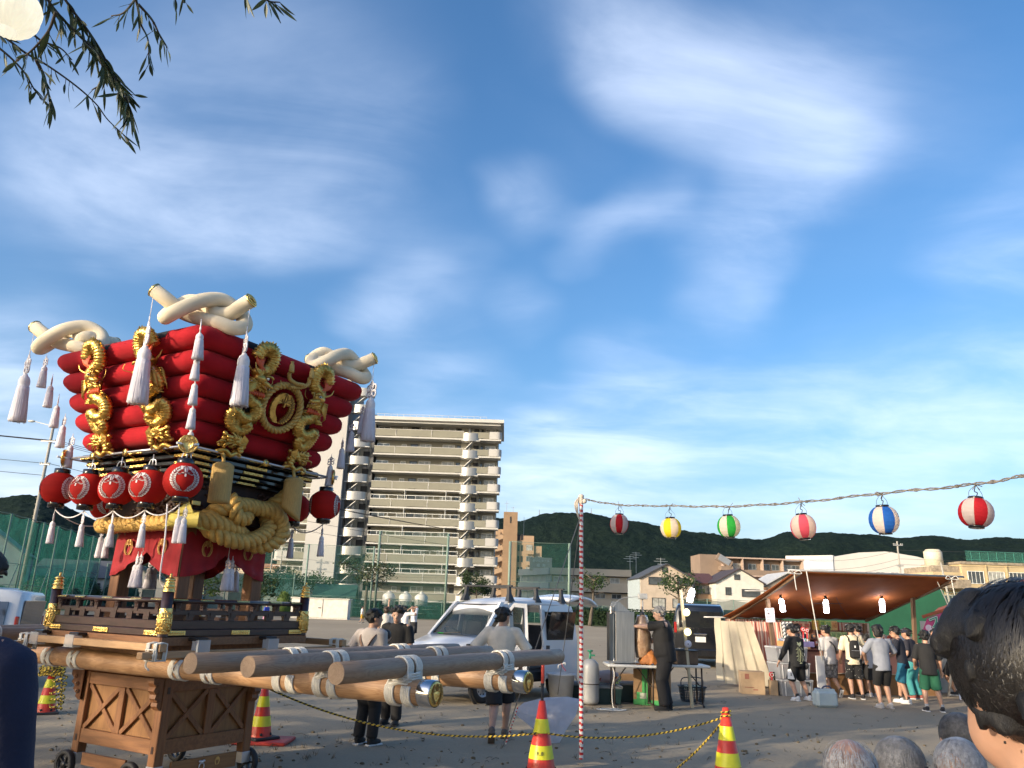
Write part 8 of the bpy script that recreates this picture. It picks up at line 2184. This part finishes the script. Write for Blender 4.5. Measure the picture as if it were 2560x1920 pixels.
 if hair:
  b = MB(); r = random.Random(int(p[0]*100)+3)
  n_ = V((0, 0, 0))
  b.ell(Hp(0, -.012, .022), (.0515*k, .056*k, .053*k), 16, 12, Rh); b.ell(Hp(0, -.026, -.005), (.047*k, .040*k, .048*k), 14, 10, Rh)
  if hair in ('bob', 'long'): b.ell(Hp(0, -.016, -.028), (.054*k, .044*k, .055*k), 14, 10, Rh)
  if hair == 'bun': b.ell(Hp(0, -.062, .0), (.026*k, .024*k, .028*k), 10, 8, Rh)
  if hair == 'long': b.tube([Hp(.01, -.05, -.02), Hp(.03, -.06, -.09), Hp(.04, -.03, -.14)], [.022*k, .020*k, .006*k], 8)
  for i in range(46):
   a = r.uniform(0, 2*PI); z = r.uniform(-.02, .07)
   if math.sin(a) > .35 and z < .022: z = .032+.02*r.random()
   q = .050*math.sqrt(max(.05, 1-((z-.02)/.062)**2)); c = V((math.cos(a)*q, math.sin(a)*q*1.06-.012, z)); d = V((c.x*.5+r.uniform(-.02, .02), c.y*.5+r.uniform(-.02, .02), -.024 if hair != 'spiky' else .03))
   b.tube([Hp(*c), Hp(*(c+d*.35)), Hp(*(c+d*.8))], [.011*k, .009*k, .002*k], 5)
  remesh(b, .0058*S, 'hair', hm, t, .0022*S, 3, 0)
 if top:
  b = MB(); torso(b, 1.0, -.05 if loose else -.02, .010*loose+.004)
  b.loft([ell(T(0, 0, -.075), .090*fat+.012*loose, .062*fat**1.2+.014*loose), ell(T(0, 0, .0), .088*fat+.012*loose, .063*fat**1.2+.012*loose), ell(T(0, 0, .06), .085*fat+.012, .062*fat**1.2+.012)])
  for (a, e, w2, d), s in zip(W, (-1, 1)):
   L = sleeve; pts = [a+Rm @ v(-s*.035, 0, .004), a, a.lerp(e, min(1, L*1.6)*.5), a.lerp(e, min(1, L*1.6))]; rr_ = [.040, .043, .042, .043]
   if L > .7: pts += [e.lerp(w2, .5), e.lerp(w2, .95)]; rr_ += [.034, .026]
   b.tube(pts, [q*S*fat**.35*(1 if loose else .85) for q in rr_], 12)
  A['top'] = remesh(b, .0085*S, 'shirt', cloth(top), t, .0075*S, p[0])
 if bot:
  b = MB(); b.loft([ell(P0+v(0, 0, -.055), .070*fat, .062*fat), ell(P0+v(0, 0, -.02), .090*fat, .072*fat), ell(P0+v(0, 0, .045), .083*fat, .064*fat)])
  for (h_, kn, an), s in zip(Lg, (-1, 1)):
   pts, rr_ = [h_+v(0, 0, .01), h_.lerp(kn, .45), h_.lerp(kn, min(1, leg*2))], [.066, .064, .066 if leg < .6 else .05]
   if leg > .6: pts += [kn.lerp(an, .5), kn.lerp(an, min(1.05, (leg-.5)*2))]; rr_ += [.047, .046]
   b.tube(pts, [q*S*fat**.6 for q in rr_], 14)
  A['bot'] = remesh(b, .0085*S, 'trousers' if leg > .6 else 'shorts', cloth(bot), t, .006*S, p[1])
 for (an, fd), f in zip(A['foot'], feet):
  sd = fd.cross(V((0, 0, 1))).normalized(); up = sd.cross(fd); M3 = Matrix((sd, fd, up)).transposed(); b = MB()
  b.ell(an+fd*.030*S-up*.016*S, (.028*S, .074*S, .026*S), 14, 8, M3);
  if hair != 'x' and shoe: b.ell(an-fd*.008*S+up*.004*S, (.026*S, .034*S, .028*S), 10, 8, M3)
  b.cur = 1; b.box(an+fd*.030*S-up*.034*S, (.052*S, .142*S, .013*S), M3, bev=.006)
  b.build('shoe', [cloth(shoe), cloth(sole)], t)
  if sock is not None: b = MB(); b.tube([an+up*.0*S, an+up*.055*S], .0235*S, 10); b.build('sock', cloth(sock), t)
 A.update(t=t, T=T, Hp=Hp, W=W, k=k, S=S, Rm=Rm, Rh=Rh, Lg=Lg)
 return A
def strap(A, pts, w_=.02, m=None, name='strap'):
 b = MB(); b.tube(spline([A['T'](*q) for q in pts], 6), w_*A['S'], 6, flat=.3); return b.build(name, m or M_vdk, A['t'])
def at3(g): return (g.x, g.y, 0)
gm, gb, gw, gk = G(905, 1864), G(978, 1812), G(1246, 1850), G(1668, 1776)
A = person('woman in a pale top and wide black trousers carrying a baby behind the poles', at3(gm), 1.55, -28, (.46, .41, .38), (.012, .012, .014), ((-.12, .10, .62), (.03, .17, .66)), ((-.055, .02, .04), (.06, .03, .04)), 2, -40, 4, .5, .97, 'bun', (.02, .02, .02), .95, None, .53, sole=(.62, .62, .62))
strap(A, [(-.085, .0, .30), (-.06, -.062, .24), (.0, -.07, .14), (.06, -.066, .06)], .016, cloth((.24, .15, .11)), 'carrier_strap'); strap(A, [(.085, .0, .30), (.06, -.064, .24), (.0, -.073, .14), (-.07, -.06, .06)], .016, cloth((.24, .15, .11)), 'carrier_strap')
bb = AT(962, 1592, gm.y+.18)
t = thing('person', 'baby with dark brown hair in a cream top held against the shoulder of the woman', 'person', (bb.x, bb.y, bb.z), rad(20)); b = MB()
b.ell((0, 0, 0), (.072, .080, .078), 14, 10); b.ell((0, .03, -.03), (.055, .05, .05), 10, 8); b.tube([(0, 0, -.05), (0, 0, -.12)], .035, 10); b.loft([[V((math.cos(a)*rx, math.sin(a)*ry, z)) for a in np.linspace(0, 2*PI, 15)[:-1]] for z, rx, ry in ((-.09, .06, .05), (-.14, .10, .07), (-.26, .105, .09), (-.36, .085, .08))])
for s in (-1, 1): b.tube([(s*.09, 0, -.15), (s*.13, .06, -.20), (s*.09, .13, -.18)], [.033, .028, .022], 8); b.ell((s*.073, 0, -.01), (.01, .018, .022), 8, 6)
remesh(b, .009, 'body', SKP, t); b = MB(); b.ell((0, -.012, .02), (.078, .082, .074), 14, 10); remesh(b, .009, 'hair', mat('baby_hair', (.022, .014, .011), .6), t, .004, 1, 0)
b = MB(); b.loft([[V((math.cos(a)*rx, math.sin(a)*ry, z)) for a in np.linspace(0, 2*PI, 15)[:-1]] for z, rx, ry in ((-.085, .06, .055), (-.13, .115, .085), (-.26, .125, .105), (-.40, .11, .10))])
for s in (-1, 1): b.tube([(s*.085, 0, -.14), (s*.14, .05, -.20)], [.05, .045], 9)
remesh(b, .010, 'shirt', cloth((.52, .48, .42)), t, .012, 2)
A = person('teenage boy in black facing us behind the woman with the baby', at3(gb), 1.60, 168, (.012, .012, .013), (.012, .012, .014), None, ((-.05, .03, .04), (.06, -.01, .04)), 3, 8, 14, .5, .98, 'spiky', (.02, .02, .022), .98, skin=SKP, sole=(.03, .03, .03))
A = person('man in a cream t-shirt and black shorts striding in sandals, seen from behind', at3(gw), 1.66, -6, (.68, .60, .49), (.014, .014, .016), ((-.165, .05, .53, (-1, -.6, .2)), (.15, .09, .53, (1, -.6, .2))), ((-.03, -.21, .085, (0, 1, 0), -.75), (.035, .10, .04)), 3, -32, 2, .62, .52, 'short', (.105, .085, .075), 1.04, None, .505, sole=(.09, .075, .065), loose=1.2)
A = person('stout grey-haired man in black working at the kebab grill', at3(gk), 1.74, 84, (.010, .010, .011), (.010, .010, .012), ((.05, .30, .79, (-.2, -.2, -1)), (.14, .23, .60, (.6, -.5, -.6))), ((-.05, .03, .04), (.05, -.02, .04)), 5, 6, 16, .6, .98, 'short', (.015, .015, .016), 1.30, None, .53, skin=SKP, hm=mat('hair_pepper', (.16, .155, .15), .6, 0, .4, 60), sole=(.03, .03, .03), loose=1.4)
b = MB()
for o in (-.006, .006): b.tube([A['Lg'][1][0].lerp(A['Lg'][1][1], q)+V((.075*A['S'], o*3, 0)) for q in (.3, 1)]+[A['Lg'][1][1].lerp(A['Lg'][1][2], .5)+V((.055*A['S'], o*3, 0))], .004, 5)
b.build('trouser_stripe', cloth((.3, .3, .32)), A['t'])
b = MB(); q = A['W'][1]; b.tube([q[2]-q[3]*.02+q[3].orthogonal().normalized()*.001+Quaternion(q[3], a) @ (q[3].orthogonal().normalized()*.036) for a in np.linspace(0, 2*PI, 13)[:-1]], .009, 6, closed=True); b.build('wristband', M_vdk, A['t'])
sg = 'students standing far behind the poles'
A = person('student in black raising a plate and hiding the face behind a red fan', at3(G(990, 1624)), 1.62, 175, (.015, .015, .016), (.06, .06, .062), ((.10, .08, .80), (.25, -.02, 1.06, (1, 0, 0))), leg=.97, hair='short', group=sg, sole=(.05, .05, .05), fine=.011)
q = A['W'][1][2]; b = MB(); b.lathe([(0, 0), (.10, .005), (.13, .03), (.10, .02), (0, .015)], 16, q+V((0, 0, .12))); b.build('plate', M_plw, A['t']); b = MB(); b.box(A['Hp'](0, .085, -.03), (.18, .02, .20), bev=.02); b.build('red_fan', mat('fan_red', (.5, .03, .03), .4), A['t'])
A = person('student in a white t-shirt and grey trousers with a dark strap, seen from behind', at3(G(1006, 1626)), 1.60, -25, (.66, .65, .66), (.085, .085, .088), ((.02, .14, .72), (.14, .12, .84)), leg=.97, hair='bob', group=sg, sole=(.05, .05, .05), fine=.011); strap(A, [(.09, 0, .30), (.0, -.075, .18), (-.09, -.03, .02)], .010)
A = person('student in white with a black pinafore hiding the eyes with both hands', at3(G(1030, 1622)), 1.60, 120, (.66, .65, .66), (.05, .05, .052), ((-.02, .10, .94), (.06, .11, .92)), leg=.97, hair='bob', group=sg, sole=(.05, .05, .05), fine=.011); b = MB(); b.loft([[A['T'](math.cos(a)*.112, math.sin(a)*.088, z) for a in np.linspace(0, 2*PI, 17)[:-1]] for z in (-.16, .10)]); b.build('pinafore', cloth((.015, .015, .016)), A['t'])
person('person with brown hair mostly hidden behind the boy in black', at3(G(958, 1640)), 1.56, 20, (.60, .56, .50), (.05, .05, .06), leg=.97, hair='bob', hm=mat('hair_brown', (.05, .03, .02), .5), fine=.011)
person('child in a white shirt and yellow shorts walking far out on the field', at3(G(903, 1558)), 1.45, -80, (.62, .62, .62), (.50, .28, .03), None, ((-.05, .10, .05), (.05, -.10, .05)), hair='short', fine=.014)
person('child in black standing at the far fence left of the lamp post', at3(G(1693, 1574)), 1.45, 160, (.02, .02, .022), (.02, .02, .02), leg=.5, hair='short', sock=(.5, .5, .5), shoe=(.5, .5, .5), fine=.014)
person('child in a blue and white top seen through the balustrade', at3(G(662, 1566)), 1.45, 60, (.03, .06, .40), (.55, .28, .42), leg=.6, hair='short', fine=.014)
cg = 'children crowding at the stall counter'
vq = SW(.98, .98, 0); A = person('stall keeper with tied hair and white towel bending behind the counter', (vq.x, vq.y, .0), 1.52, 150, (.02, .025, .05), (.02, .02, .03), ((-.10, .16, .60), (.10, .18, .60)), lean=14, nod=22, turn=22, hair='long', leg=.97, sleeve=.9)
b = MB(); b.tube(spline([A['T'](.07, .05, .10), A['T'](.075, .065, .24), A['T'](.05, .02, .335), A['T'](0, -.03, .34), A['T'](-.05, .02, .335), A['T'](-.075, .065, .22)], 5), .035, 8, flat=.4); b.build('towel', cloth((.60, .55, .50)), A['t']); b = MB(); b.box(A['T'](-.03, .085, .22), (.15, .03, .2), bev=.01); b.build('blue_bib', cloth((.02, .10, .42)), A['t'])
A = person('boy in a black long-sleeved shirt with pale print holding the white board', at3(G(1998, 1752)), 1.50, 22, (.010, .010, .011), (.012, .012, .013), ((-.21, .10, .50), (.13, .08, .44)), ((-.055, -.03, .04), (.16, -.02, .045, (.2, 1, 0))), 4, 30, 10, .95, .55, 'short', (.60, .60, .61), 1.0, (.02, .02, .02), .505, group=cg, hs=1.12, loose=1.5)
M_prt = mat('shirt_print', (.45, .47, .28), .7, 0, .2, 30)
b = MB()
def bk(x, z): return A['T'](x, -.083-.006*math.cos(x*20), z)
b.add([bk(-.005, .235), bk(-.035, .25), bk(-.03, .215), bk(.0, .185), bk(.035, .215), bk(.03, .255)], [(0, 1, 2, 3, 4, 5)])
for i in range(13):
 for s in (-1, 1): w_ = .02+.012*(i*7 % 3); b.bar(bk(s*.018, .18-.015*i), bk(s*(.018+w_), .18-.015*i), .003, .008)
b.tube([bk(.0, .18), bk(.004, .08), bk(-.01, -.01)], .004, 5); b.ell(bk(0, -.025), (.035, .006, .012), 8, 5); b.build('back_print', M_prt, A['t'])
h_, kn, an = A['Lg'][0]; b = MB(); c = h_.lerp(kn, .62)+V((-.098, -.045, 0)); b.add([c+V((.0, -.03, .09)), c+V((-.01, .05, .07)), c+V((-.02, .05, -.11)), c+V((.05, -.075, -.11))], [(0, 1, 2, 3)]); o = b.build('white_panel', cloth((.64, .64, .65)), A['t']); sol = o.modifiers.new('t', 'SOLIDIFY'); sol.thickness = .01
b = MB(); c2_ = c+V((-.0, -.035, -.02)); b.ell(c2_+V((0, 0, .03)), .007, 6, 5)
for d in ((.012, .02), (-.012, .026), (.014, -.03), (-.016, -.024)): b.bar(c2_+V((0, -.006, .01)), c2_+V((d[0], -.008, d[1])), .007, .007)
b.build('jumper_emblem', M_vdk, A['t']); strap(A, [(-.07, .02, .29), (-.02, -.088, .2), (.08, -.07, .06), (.1, -.02, -.03)], .007); b = MB(); b.ell(A['T'](.125, -.02, -.055), (.05, .09, .08), 12, 8); b.build('hip_bag', M_vdk, A['t'])
A = person('boy in a pale grey t-shirt and camouflage shorts with a black strap', at3(G(2083, 1742)), 1.46, 10, (.46, .45, .45), (.20, .19, .19), ((-.14, .03, .46), (.12, .16, .56)), ((-.03, .02, .04), (.045, -.14, .10, (0, 1, 0), -.9)), 3, 30, 14, .6, .52, 'spiky', (.04, .04, .04), .98, (.36, .36, .37), group=cg, hs=1.12, sole=(.6, .6, .6)); strap(A, [(-.07, .02, .295), (-.01, -.082, .24), (.05, -.08, .17), (.095, -.02, .09)], .012)
m = A['bot'].data.materials[0] = mat('camouflage', (.30, .29, .29), .85, 0, .2, 16, col2=(.035, .033, .036)); b = MB(); b.box(A['T'](-.105, .02, .0), (.06, .1, .09), bev=.015); b.build('belt_pouch', M_vdk, A['t'])
A = person('boy in a cream t-shirt with a black backpack and speckled black shorts', at3(G(2142, 1748)), 1.52, -8, (.64, .56, .40), (.012, .012, .014), ((-.15, .12, .52), (.17, .16, .55, (1, -.4, .1))), ((-.05, .0, .04), (.085, -.01, .04)), 4, -25, 8, .62, .56, 'short', (.02, .02, .024), 1.0, group=cg, hs=1.1, sole=(.62, .62, .62))
b = MB(); Tm = A['T']; b.loft([[Tm(math.copysign(abs(math.cos(a))**.6, math.cos(a))*w_, -.105-.04*math.copysign(abs(math.sin(a))**.6, math.sin(a)), z) for a in np.linspace(0, 2*PI, 17)[:-1]] for z, w_ in ((.015, .055), (.03, .068), (.12, .068), (.19, .062), (.235, .050), (.25, .03))]); bp_ = b.build('backpack', cloth((.013, .012, .013)), A['t'])
b = MB(); b.loft([[Tm(math.copysign(abs(math.cos(a))**.5, math.cos(a))*w_, -.150-.015*math.copysign(abs(math.sin(a))**.6, math.sin(a)), z) for a in np.linspace(0, 2*PI, 15)[:-1]] for z, w_ in ((.02, .052), (.03, .058), (.10, .058), (.11, .052))]); b.build('front_pocket', cloth((.016, .015, .016)), bp_); b = MB(); b.box(Tm(0, -.152, .165), (.03, .006, .045)); b.build('white_tag', mat('print_white', (.7, .7, .68), .5), bp_); b = MB(); b.bar(Tm(-.055, -.165, .112), Tm(.055, -.165, .112), .006, .006); b.build('zip', M_steel, bp_)
for s in (-1, 1): strap(A, [(s*.055, -.085, .23), (s*.066, -.07, .30), (s*.07, .02, .31), (s*.075, .07, .22)], .016, cloth((.013, .012, .013)))
r = random.Random(5); b = MB(); vs_ = A['bot'].data.vertices
for i in range(90):
 v0 = vs_[r.randrange(len(vs_))]; n_ = v0.normal; u_ = n_.orthogonal().normalized(); w3 = n_.cross(u_); c = v0.co+n_*.003; s = r.uniform(.006, .013); a = r.uniform(0, 3); u2 = u_*math.cos(a)+w3*math.sin(a); w4 = n_.cross(u2); b.add([c-u2*s, c+w4*s*.5, c+u2*s, c-w4*s*.5], [(0, 1, 2, 3)])
tag(b.build('speckles', cloth((.60, .58, .54)), A['t']), kind='stuff')
A = person('dark-haired boy squeezed between the backpack boy and the corner post', at3(G(2163, 1740)), 1.52, 8, (.50, .47, .42), (.02, .02, .022), ((-.12, .12, .55), (.12, .14, .58)), None or ANK, 5, 20, 10, hair='short', group=cg, hs=1.1, fine=.011); strap(A, [(-.07, -.02, .29), (.0, -.085, .18), (.08, -.06, .04)], .014)
person('small child in grey and white hidden between the bigger children', at3(G(2185, 1742)), 1.30, 14, (.42, .43, .47), (.02, .02, .022), ((-.1, .14, .58), (.1, .14, .58)), ANK, 8, 10, 16, hair='short', group=cg, hs=1.18, shoe=(.45, .45, .47), fine=.011)
A = person('child with bobbed hair in a grey t-shirt, long black shorts and sandals', at3(G(2216, 1771)), 1.52, 4, (.235, .25, .29), (.010, .010, .011), ((-.13, .16, .57, (-1, -.4, -.2)), (.14, .15, .58, (1, -.4, -.2))), ((-.065, .0, .04), (.07, .01, .04)), 3, 12, 6, .62, .60, 'bob', (.42, .40, .40), 1.06, None, .52, group=cg, hs=1.14, sole=(.40, .38, .37), loose=1.3)
A = person('boy in a navy t-shirt and teal shorts looking left through glasses', at3(G(2268, 1759)), 1.50, 50, (.010, .012, .022), (.012, .115, .185), ((-.10, .20, .60), (.10, .20, .60)), ((-.04, -.03, .04), (.05, .09, .04)), 6, 25, 14, .6, .52, 'short', (.62, .62, .63), .98, (.02, .02, .02), group=cg, hs=1.12)
b = MB()
for s in (-1, 1): b.tube([A['Hp'](s*.020+.013*math.cos(a), .053, .003+.010*math.sin(a)) for a in np.linspace(0, 2*PI, 11)[:-1]], .0018, 4, closed=True); b.bar(A['Hp'](s*.033, .052, .005), A['Hp'](s*.048, -.005, .004), .003, .003)
b.build('glasses', M_vdk, A['t'])
A = person('child in a navy cap and teal trousers with a white and black shoulder bag', at3(G(2292, 1748)), 1.46, 40, (.02, .02, .03), (.05, .27, .27), ((-.12, .12, .55), (.12, .14, .55)), ((-.06, .02, .04), (.09, -.02, .04)), 5, 10, 10, .5, .97, 'short', (.30, .10, .08), 1.0, group=cg, hs=1.12, fine=.010)
b = MB(); b.ell(A['Hp'](0, -.008, .030), (.056*A['k'], .062*A['k'], .044*A['k']), 14, 8, A['Rh']); b.ell(A['Hp'](0, .075, .022), (.042*A['k'], .04*A['k'], .006*A['k']), 12, 6, A['Rh']); b.build('cap', cloth((.012, .015, .035)), A['t']); b = MB(); b.box(A['T'](.02, -.10, .15), (.2, .08, .2), bev=.02); o = b.build('shoulder_bag', cloth((.62, .62, .62)), A['t']); b = MB(); b.box(A['T'](.035, -.13, .16), (.035, .05, .22)); b.build('bag_stripe', M_vdk, o)
A = person('boy in a black t-shirt and green shorts at the right end of the crowd', at3(G(2334, 1780)), 1.44, -12, (.012, .012, .013), (.018, .115, .062), ((-.13, .14, .56), (.17, .08, .50, (1, -.6, .1))), ((-.07, .02, .04), (.12, .02, .04)), 3, -14, 8, .62, .54, 'short', (.018, .02, .028), 1.02, (.26, .27, .29), group=cg, hs=1.14, sole=(.62, .62, .62), loose=1.4)
A = person('man in black bending forward by the white cloth at the right', at3(G(2398, 1740)), 1.66, 78, (.010, .010, .011), (.014, .014, .016), ((-.06, .28, .42), (.10, .20, .36)), ((-.04, -.16, .04), (.05, .02, .04)), 38, 10, -14, .6, .55, 'short', (.03, .03, .034), 1.0, None, .49)
# -- people close to the camera
def strands(parent, name, m, c, rad_, Rm, n, ln, w_, seed, keep=lambda d: True, droop=1.0, part=0.0):
 r = random.Random(seed); b = MB(); c = V(c)
 for i in range(n):
  d = V((r.gauss(0, 1), r.gauss(0, 1), r.gauss(0, 1))).normalized()
  if not keep(d): continue
  p = V((d.x*rad_[0], d.y*rad_[1], d.z*rad_[2])); crown = V((0, -.25, .9)).normalized()
  fl_ = (d-crown*d.dot(crown)); fl_ = fl_.normalized() if fl_.length > .05 else V((r.uniform(-1, 1), r.uniform(-1, 1), 0)).normalized()
  fl_ = (fl_+V((r.gauss(0, .18), r.gauss(0, .18), -.12*droop))).normalized(); P = []; q = p.copy(); L = ln*r.uniform(.5, 1.2); dirc = fl_
  for s in range(5):
   P.append(c+Rm @ q); q = q+dirc*(L/4); dd = V((q.x/rad_[0], q.y/rad_[1], q.z/rad_[2])); k = dd.length
   if k < 1.02: q = q*(1.02/k)
   elif k > 1.05: q = q*(1.05/k)
   nd = V((q.x/rad_[0]**2, q.y/rad_[1]**2, q.z/rad_[2]**2)).normalized(); dirc = dirc+V((0, 0, -.22*droop)); dirc = (dirc-nd*dirc.dot(nd)).normalized()
  side = (P[1]-P[0]).cross(Rm @ d).normalized()*w_
  vs = []
  for s, q in enumerate(P): f = 1-.8*s/4; vs += [q-side*f, q+side*f]
  b.add(vs, [(2*s, 2*s+1, 2*s+3, 2*s+2) for s in range(4)], True)
 return tag(b.build(name, m, parent), kind='stuff')
hp_ = at_depth(2592, 1468, 1.04)
A = person('person with thick black hair and dark red collar close at the right edge', (hp_.x, hp_.y+.02, 0), hp_.z*.992, 12, (.115, .010, .022), (.03, .03, .04), ((-.15, .05, .46), (.15, .05, .46)), hair='short', leg=.97, fine=.006, loose=1.0, hs=1.06)
M_hs = mat('hair_strand', (.012, .0105, .0105), .42, 0, .3, 60)
k = A['k']; strands(A['t'], 'hair_strands', M_hs, A['Hp'](0, -.014, .016), (.057*k, .062*k, .062*k), A['Rh'], 5200, .13, .0011, 3, lambda d: not (d.y > .55 and d.z < .3) and d.z > -.95, .8)
b = MB(); b.loft([[A['T'](math.cos(a)*rx, math.sin(a)*ry-.004, z+.010*math.cos(a*1)*0-.012*math.sin(a)) for a in np.linspace(0, 2*PI, 25)[:-1]] for z, rx, ry in ((.285, .066, .056), (.315, .052, .046), (.338, .046, .042), (.334, .043, .039), (.31, .046, .040))], cap=False); b.build('collar', cloth((.13, .010, .024)), A['t'])
np_ = at_depth(-105, 1500, 2.15)
A = person('person in a navy t-shirt cut off by the left edge, bare forearm hanging', (np_.x-.015, np_.y, 0), 1.74, -8, (.008, .012, .040), (.05, .05, .06), ((-.15, .02, .47), (.155, .06, .46)), leg=.97, hair='short', sleeve=.68, fat=1.12, fine=.006, loose=1.5)
def wheelchair(p, rz, label, grip, gm_):
 t = thing('wheelchair', label, 'wheelchair', p, rz); b = MB()
 b.box((0, .02, .47), (.42, .42, .05), bev=.02); b.box((0, -.22, .70), (.42, .03, .42), bev=.01); b.build('seat', M_seat, t)
 b = MB()
 for s in (-1, 1):
  b.tube(spline([(s*.23, .25, .25), (s*.23, .22, .66), (s*.23, -.05, .69), (s*.23, -.20, .70)], 4), .013, 7); b.tube([(s*.23, -.22, .30), (s*.23, -.22, .90)], .013, 7); b.tube(spline([(s*.23, -.22, .86), (s*.23, -.24, .93), (s*.23, -.36, .94)], 4), .012, 7)
 b.build('frame', M_steel, t)
 for s in (-1, 1):
  b = MB(); b.tube([(s*.25+.0*q, .0+.29*math.cos(q), .30+.29*math.sin(q)) for q in np.linspace(0, 2*PI, 29)[:-1]], .016, 6, closed=True)
  for i in range(8): b.tube([(s*.25, 0, .30), (s*.25, .28*math.cos(i*PI/4), .30+.28*math.sin(i*PI/4))], .003, 4)
  b.build('wheel', M_tyre, t); b = MB(); b.tube(grip(s), .019 if gm_ is M_vdk else .024, 9); b.build('hand_grip', gm_, t)
  b = MB(); b.box((s*.23, .06, .705), (.05, .28, .03), bev=.01); b.build('armrest', M_frame if gm_ is not M_vdk else M_vdk, t)
 return t
M_wrap = mat('wrapped_grip', (.60, .55, .44), .8, 0, .1, 20, .6, 60)
def elder(px, py, dep, rz, label, hm, seed, bald, top, turn=0, nod=0, H=1.54, hair='short', skin=None):
 c = at_depth(px, py, dep); hz = c.z
 hip = (hz-.0)/H-.405-.055
 A = person(label, (c.x, c.y, 0), H, rz, top, (.06, .06, .07), ((-.12, .20, hip+.05), (.12, .20, hip+.05)), ((-.06, .24, .04), (.06, .24, .04)), 6, turn, nod, .9, .97, None, hip=hip, skin=skin or mat('skin_old', (.40, .245, .185), .5, 0, .12, 14, sss=.08), fine=.0065, hs=1.05, group=None)
 k = A['k']
 if not bald: b = MB(); b.ell(A['Hp'](0, -.012, .016), (.0495*k, .056*k, .056*k), 16, 12, A['Rh']); b.ell(A['Hp'](0, -.024, -.012), (.046*k, .040*k, .046*k), 12, 8, A['Rh']); remesh(b, .009, 'hair', hm, A['t'], .002, 2, 0)
 strands(A['t'], 'hair_strands', hm, A['Hp'](0, -.008, .012), (.0505*k, .058*k, .058*k), A['Rh'], 2300, .085, .0010, seed, (lambda d: d.z < .55 and not (d.y > .45 and d.z < .25) or (d.z < .85 and random.Random(int(d.x*9999)).random() < .25)) if bald else (lambda d: not (d.y > .6 and d.z < .35)), .7)
 return A
gsil = mat('hair_silver', (.36, .355, .36), .5, 0, .25, 60)
e1 = elder(2128, 1872, 2.45, -18, 'seated old man with thin grey hair and bald crown, nearest of the seated pair', gsil, 1, True, (.30, .32, .38), 0, 8)
e2 = elder(2196, 1858, 3.0, -72, 'seated old woman with combed grey hair in profile beside the bald man', HG, 2, False, (.34, .30, .34), -6, 8)
e3 = elder(2412, 1802, 3.5, -10, 'seated person with dark grey hair behind the silver-haired woman', HD, 3, False, (.25, .25, .27), 0, 6)
e4 = elder(2432, 1856, 2.95, 118, 'seated silver-haired woman turned towards us beside the dark red collar', gsil, 4, False, (.50, .48, .60), 4, 12)
q1 = e1['t'].location; q4 = e4['t'].location
w1 = at_depth(2092, 1838, 2.75); w2 = at_depth(2138, 1822, 2.9)
def g1(s):
 o, w_ = (V((w1.x, w1.y, w1.z)), V((0, 0, 0)))
 return None
t = wheelchair((w1.x+.10, w1.y+.10, 0), rad(100), 'wheelchair with cream wrapped grips beside the bald man', lambda s: [V((s*.16, .02, .93)), V((s*.16, .03, .99)), V((s*.16, .0, 1.05)), V((s*.16, -.05, 1.09))], M_wrap)
b = MB(); P = [at_depth(2035, 1897, 2.75), at_depth(1985, 1912, 2.7)]; t2 = t.matrix_world
bl2 = at_depth(2310, 1888, 2.9)
t = wheelchair((bl2.x+.20, bl2.y+.06, 0), rad(-86), 'wheelchair with black rubber grips beside the silver-haired woman', lambda s: [V((s*.13, -.27, .955)), V((s*.13, -.40, .96))], M_vdk)
bpy.data.scenes.remove(TSC)
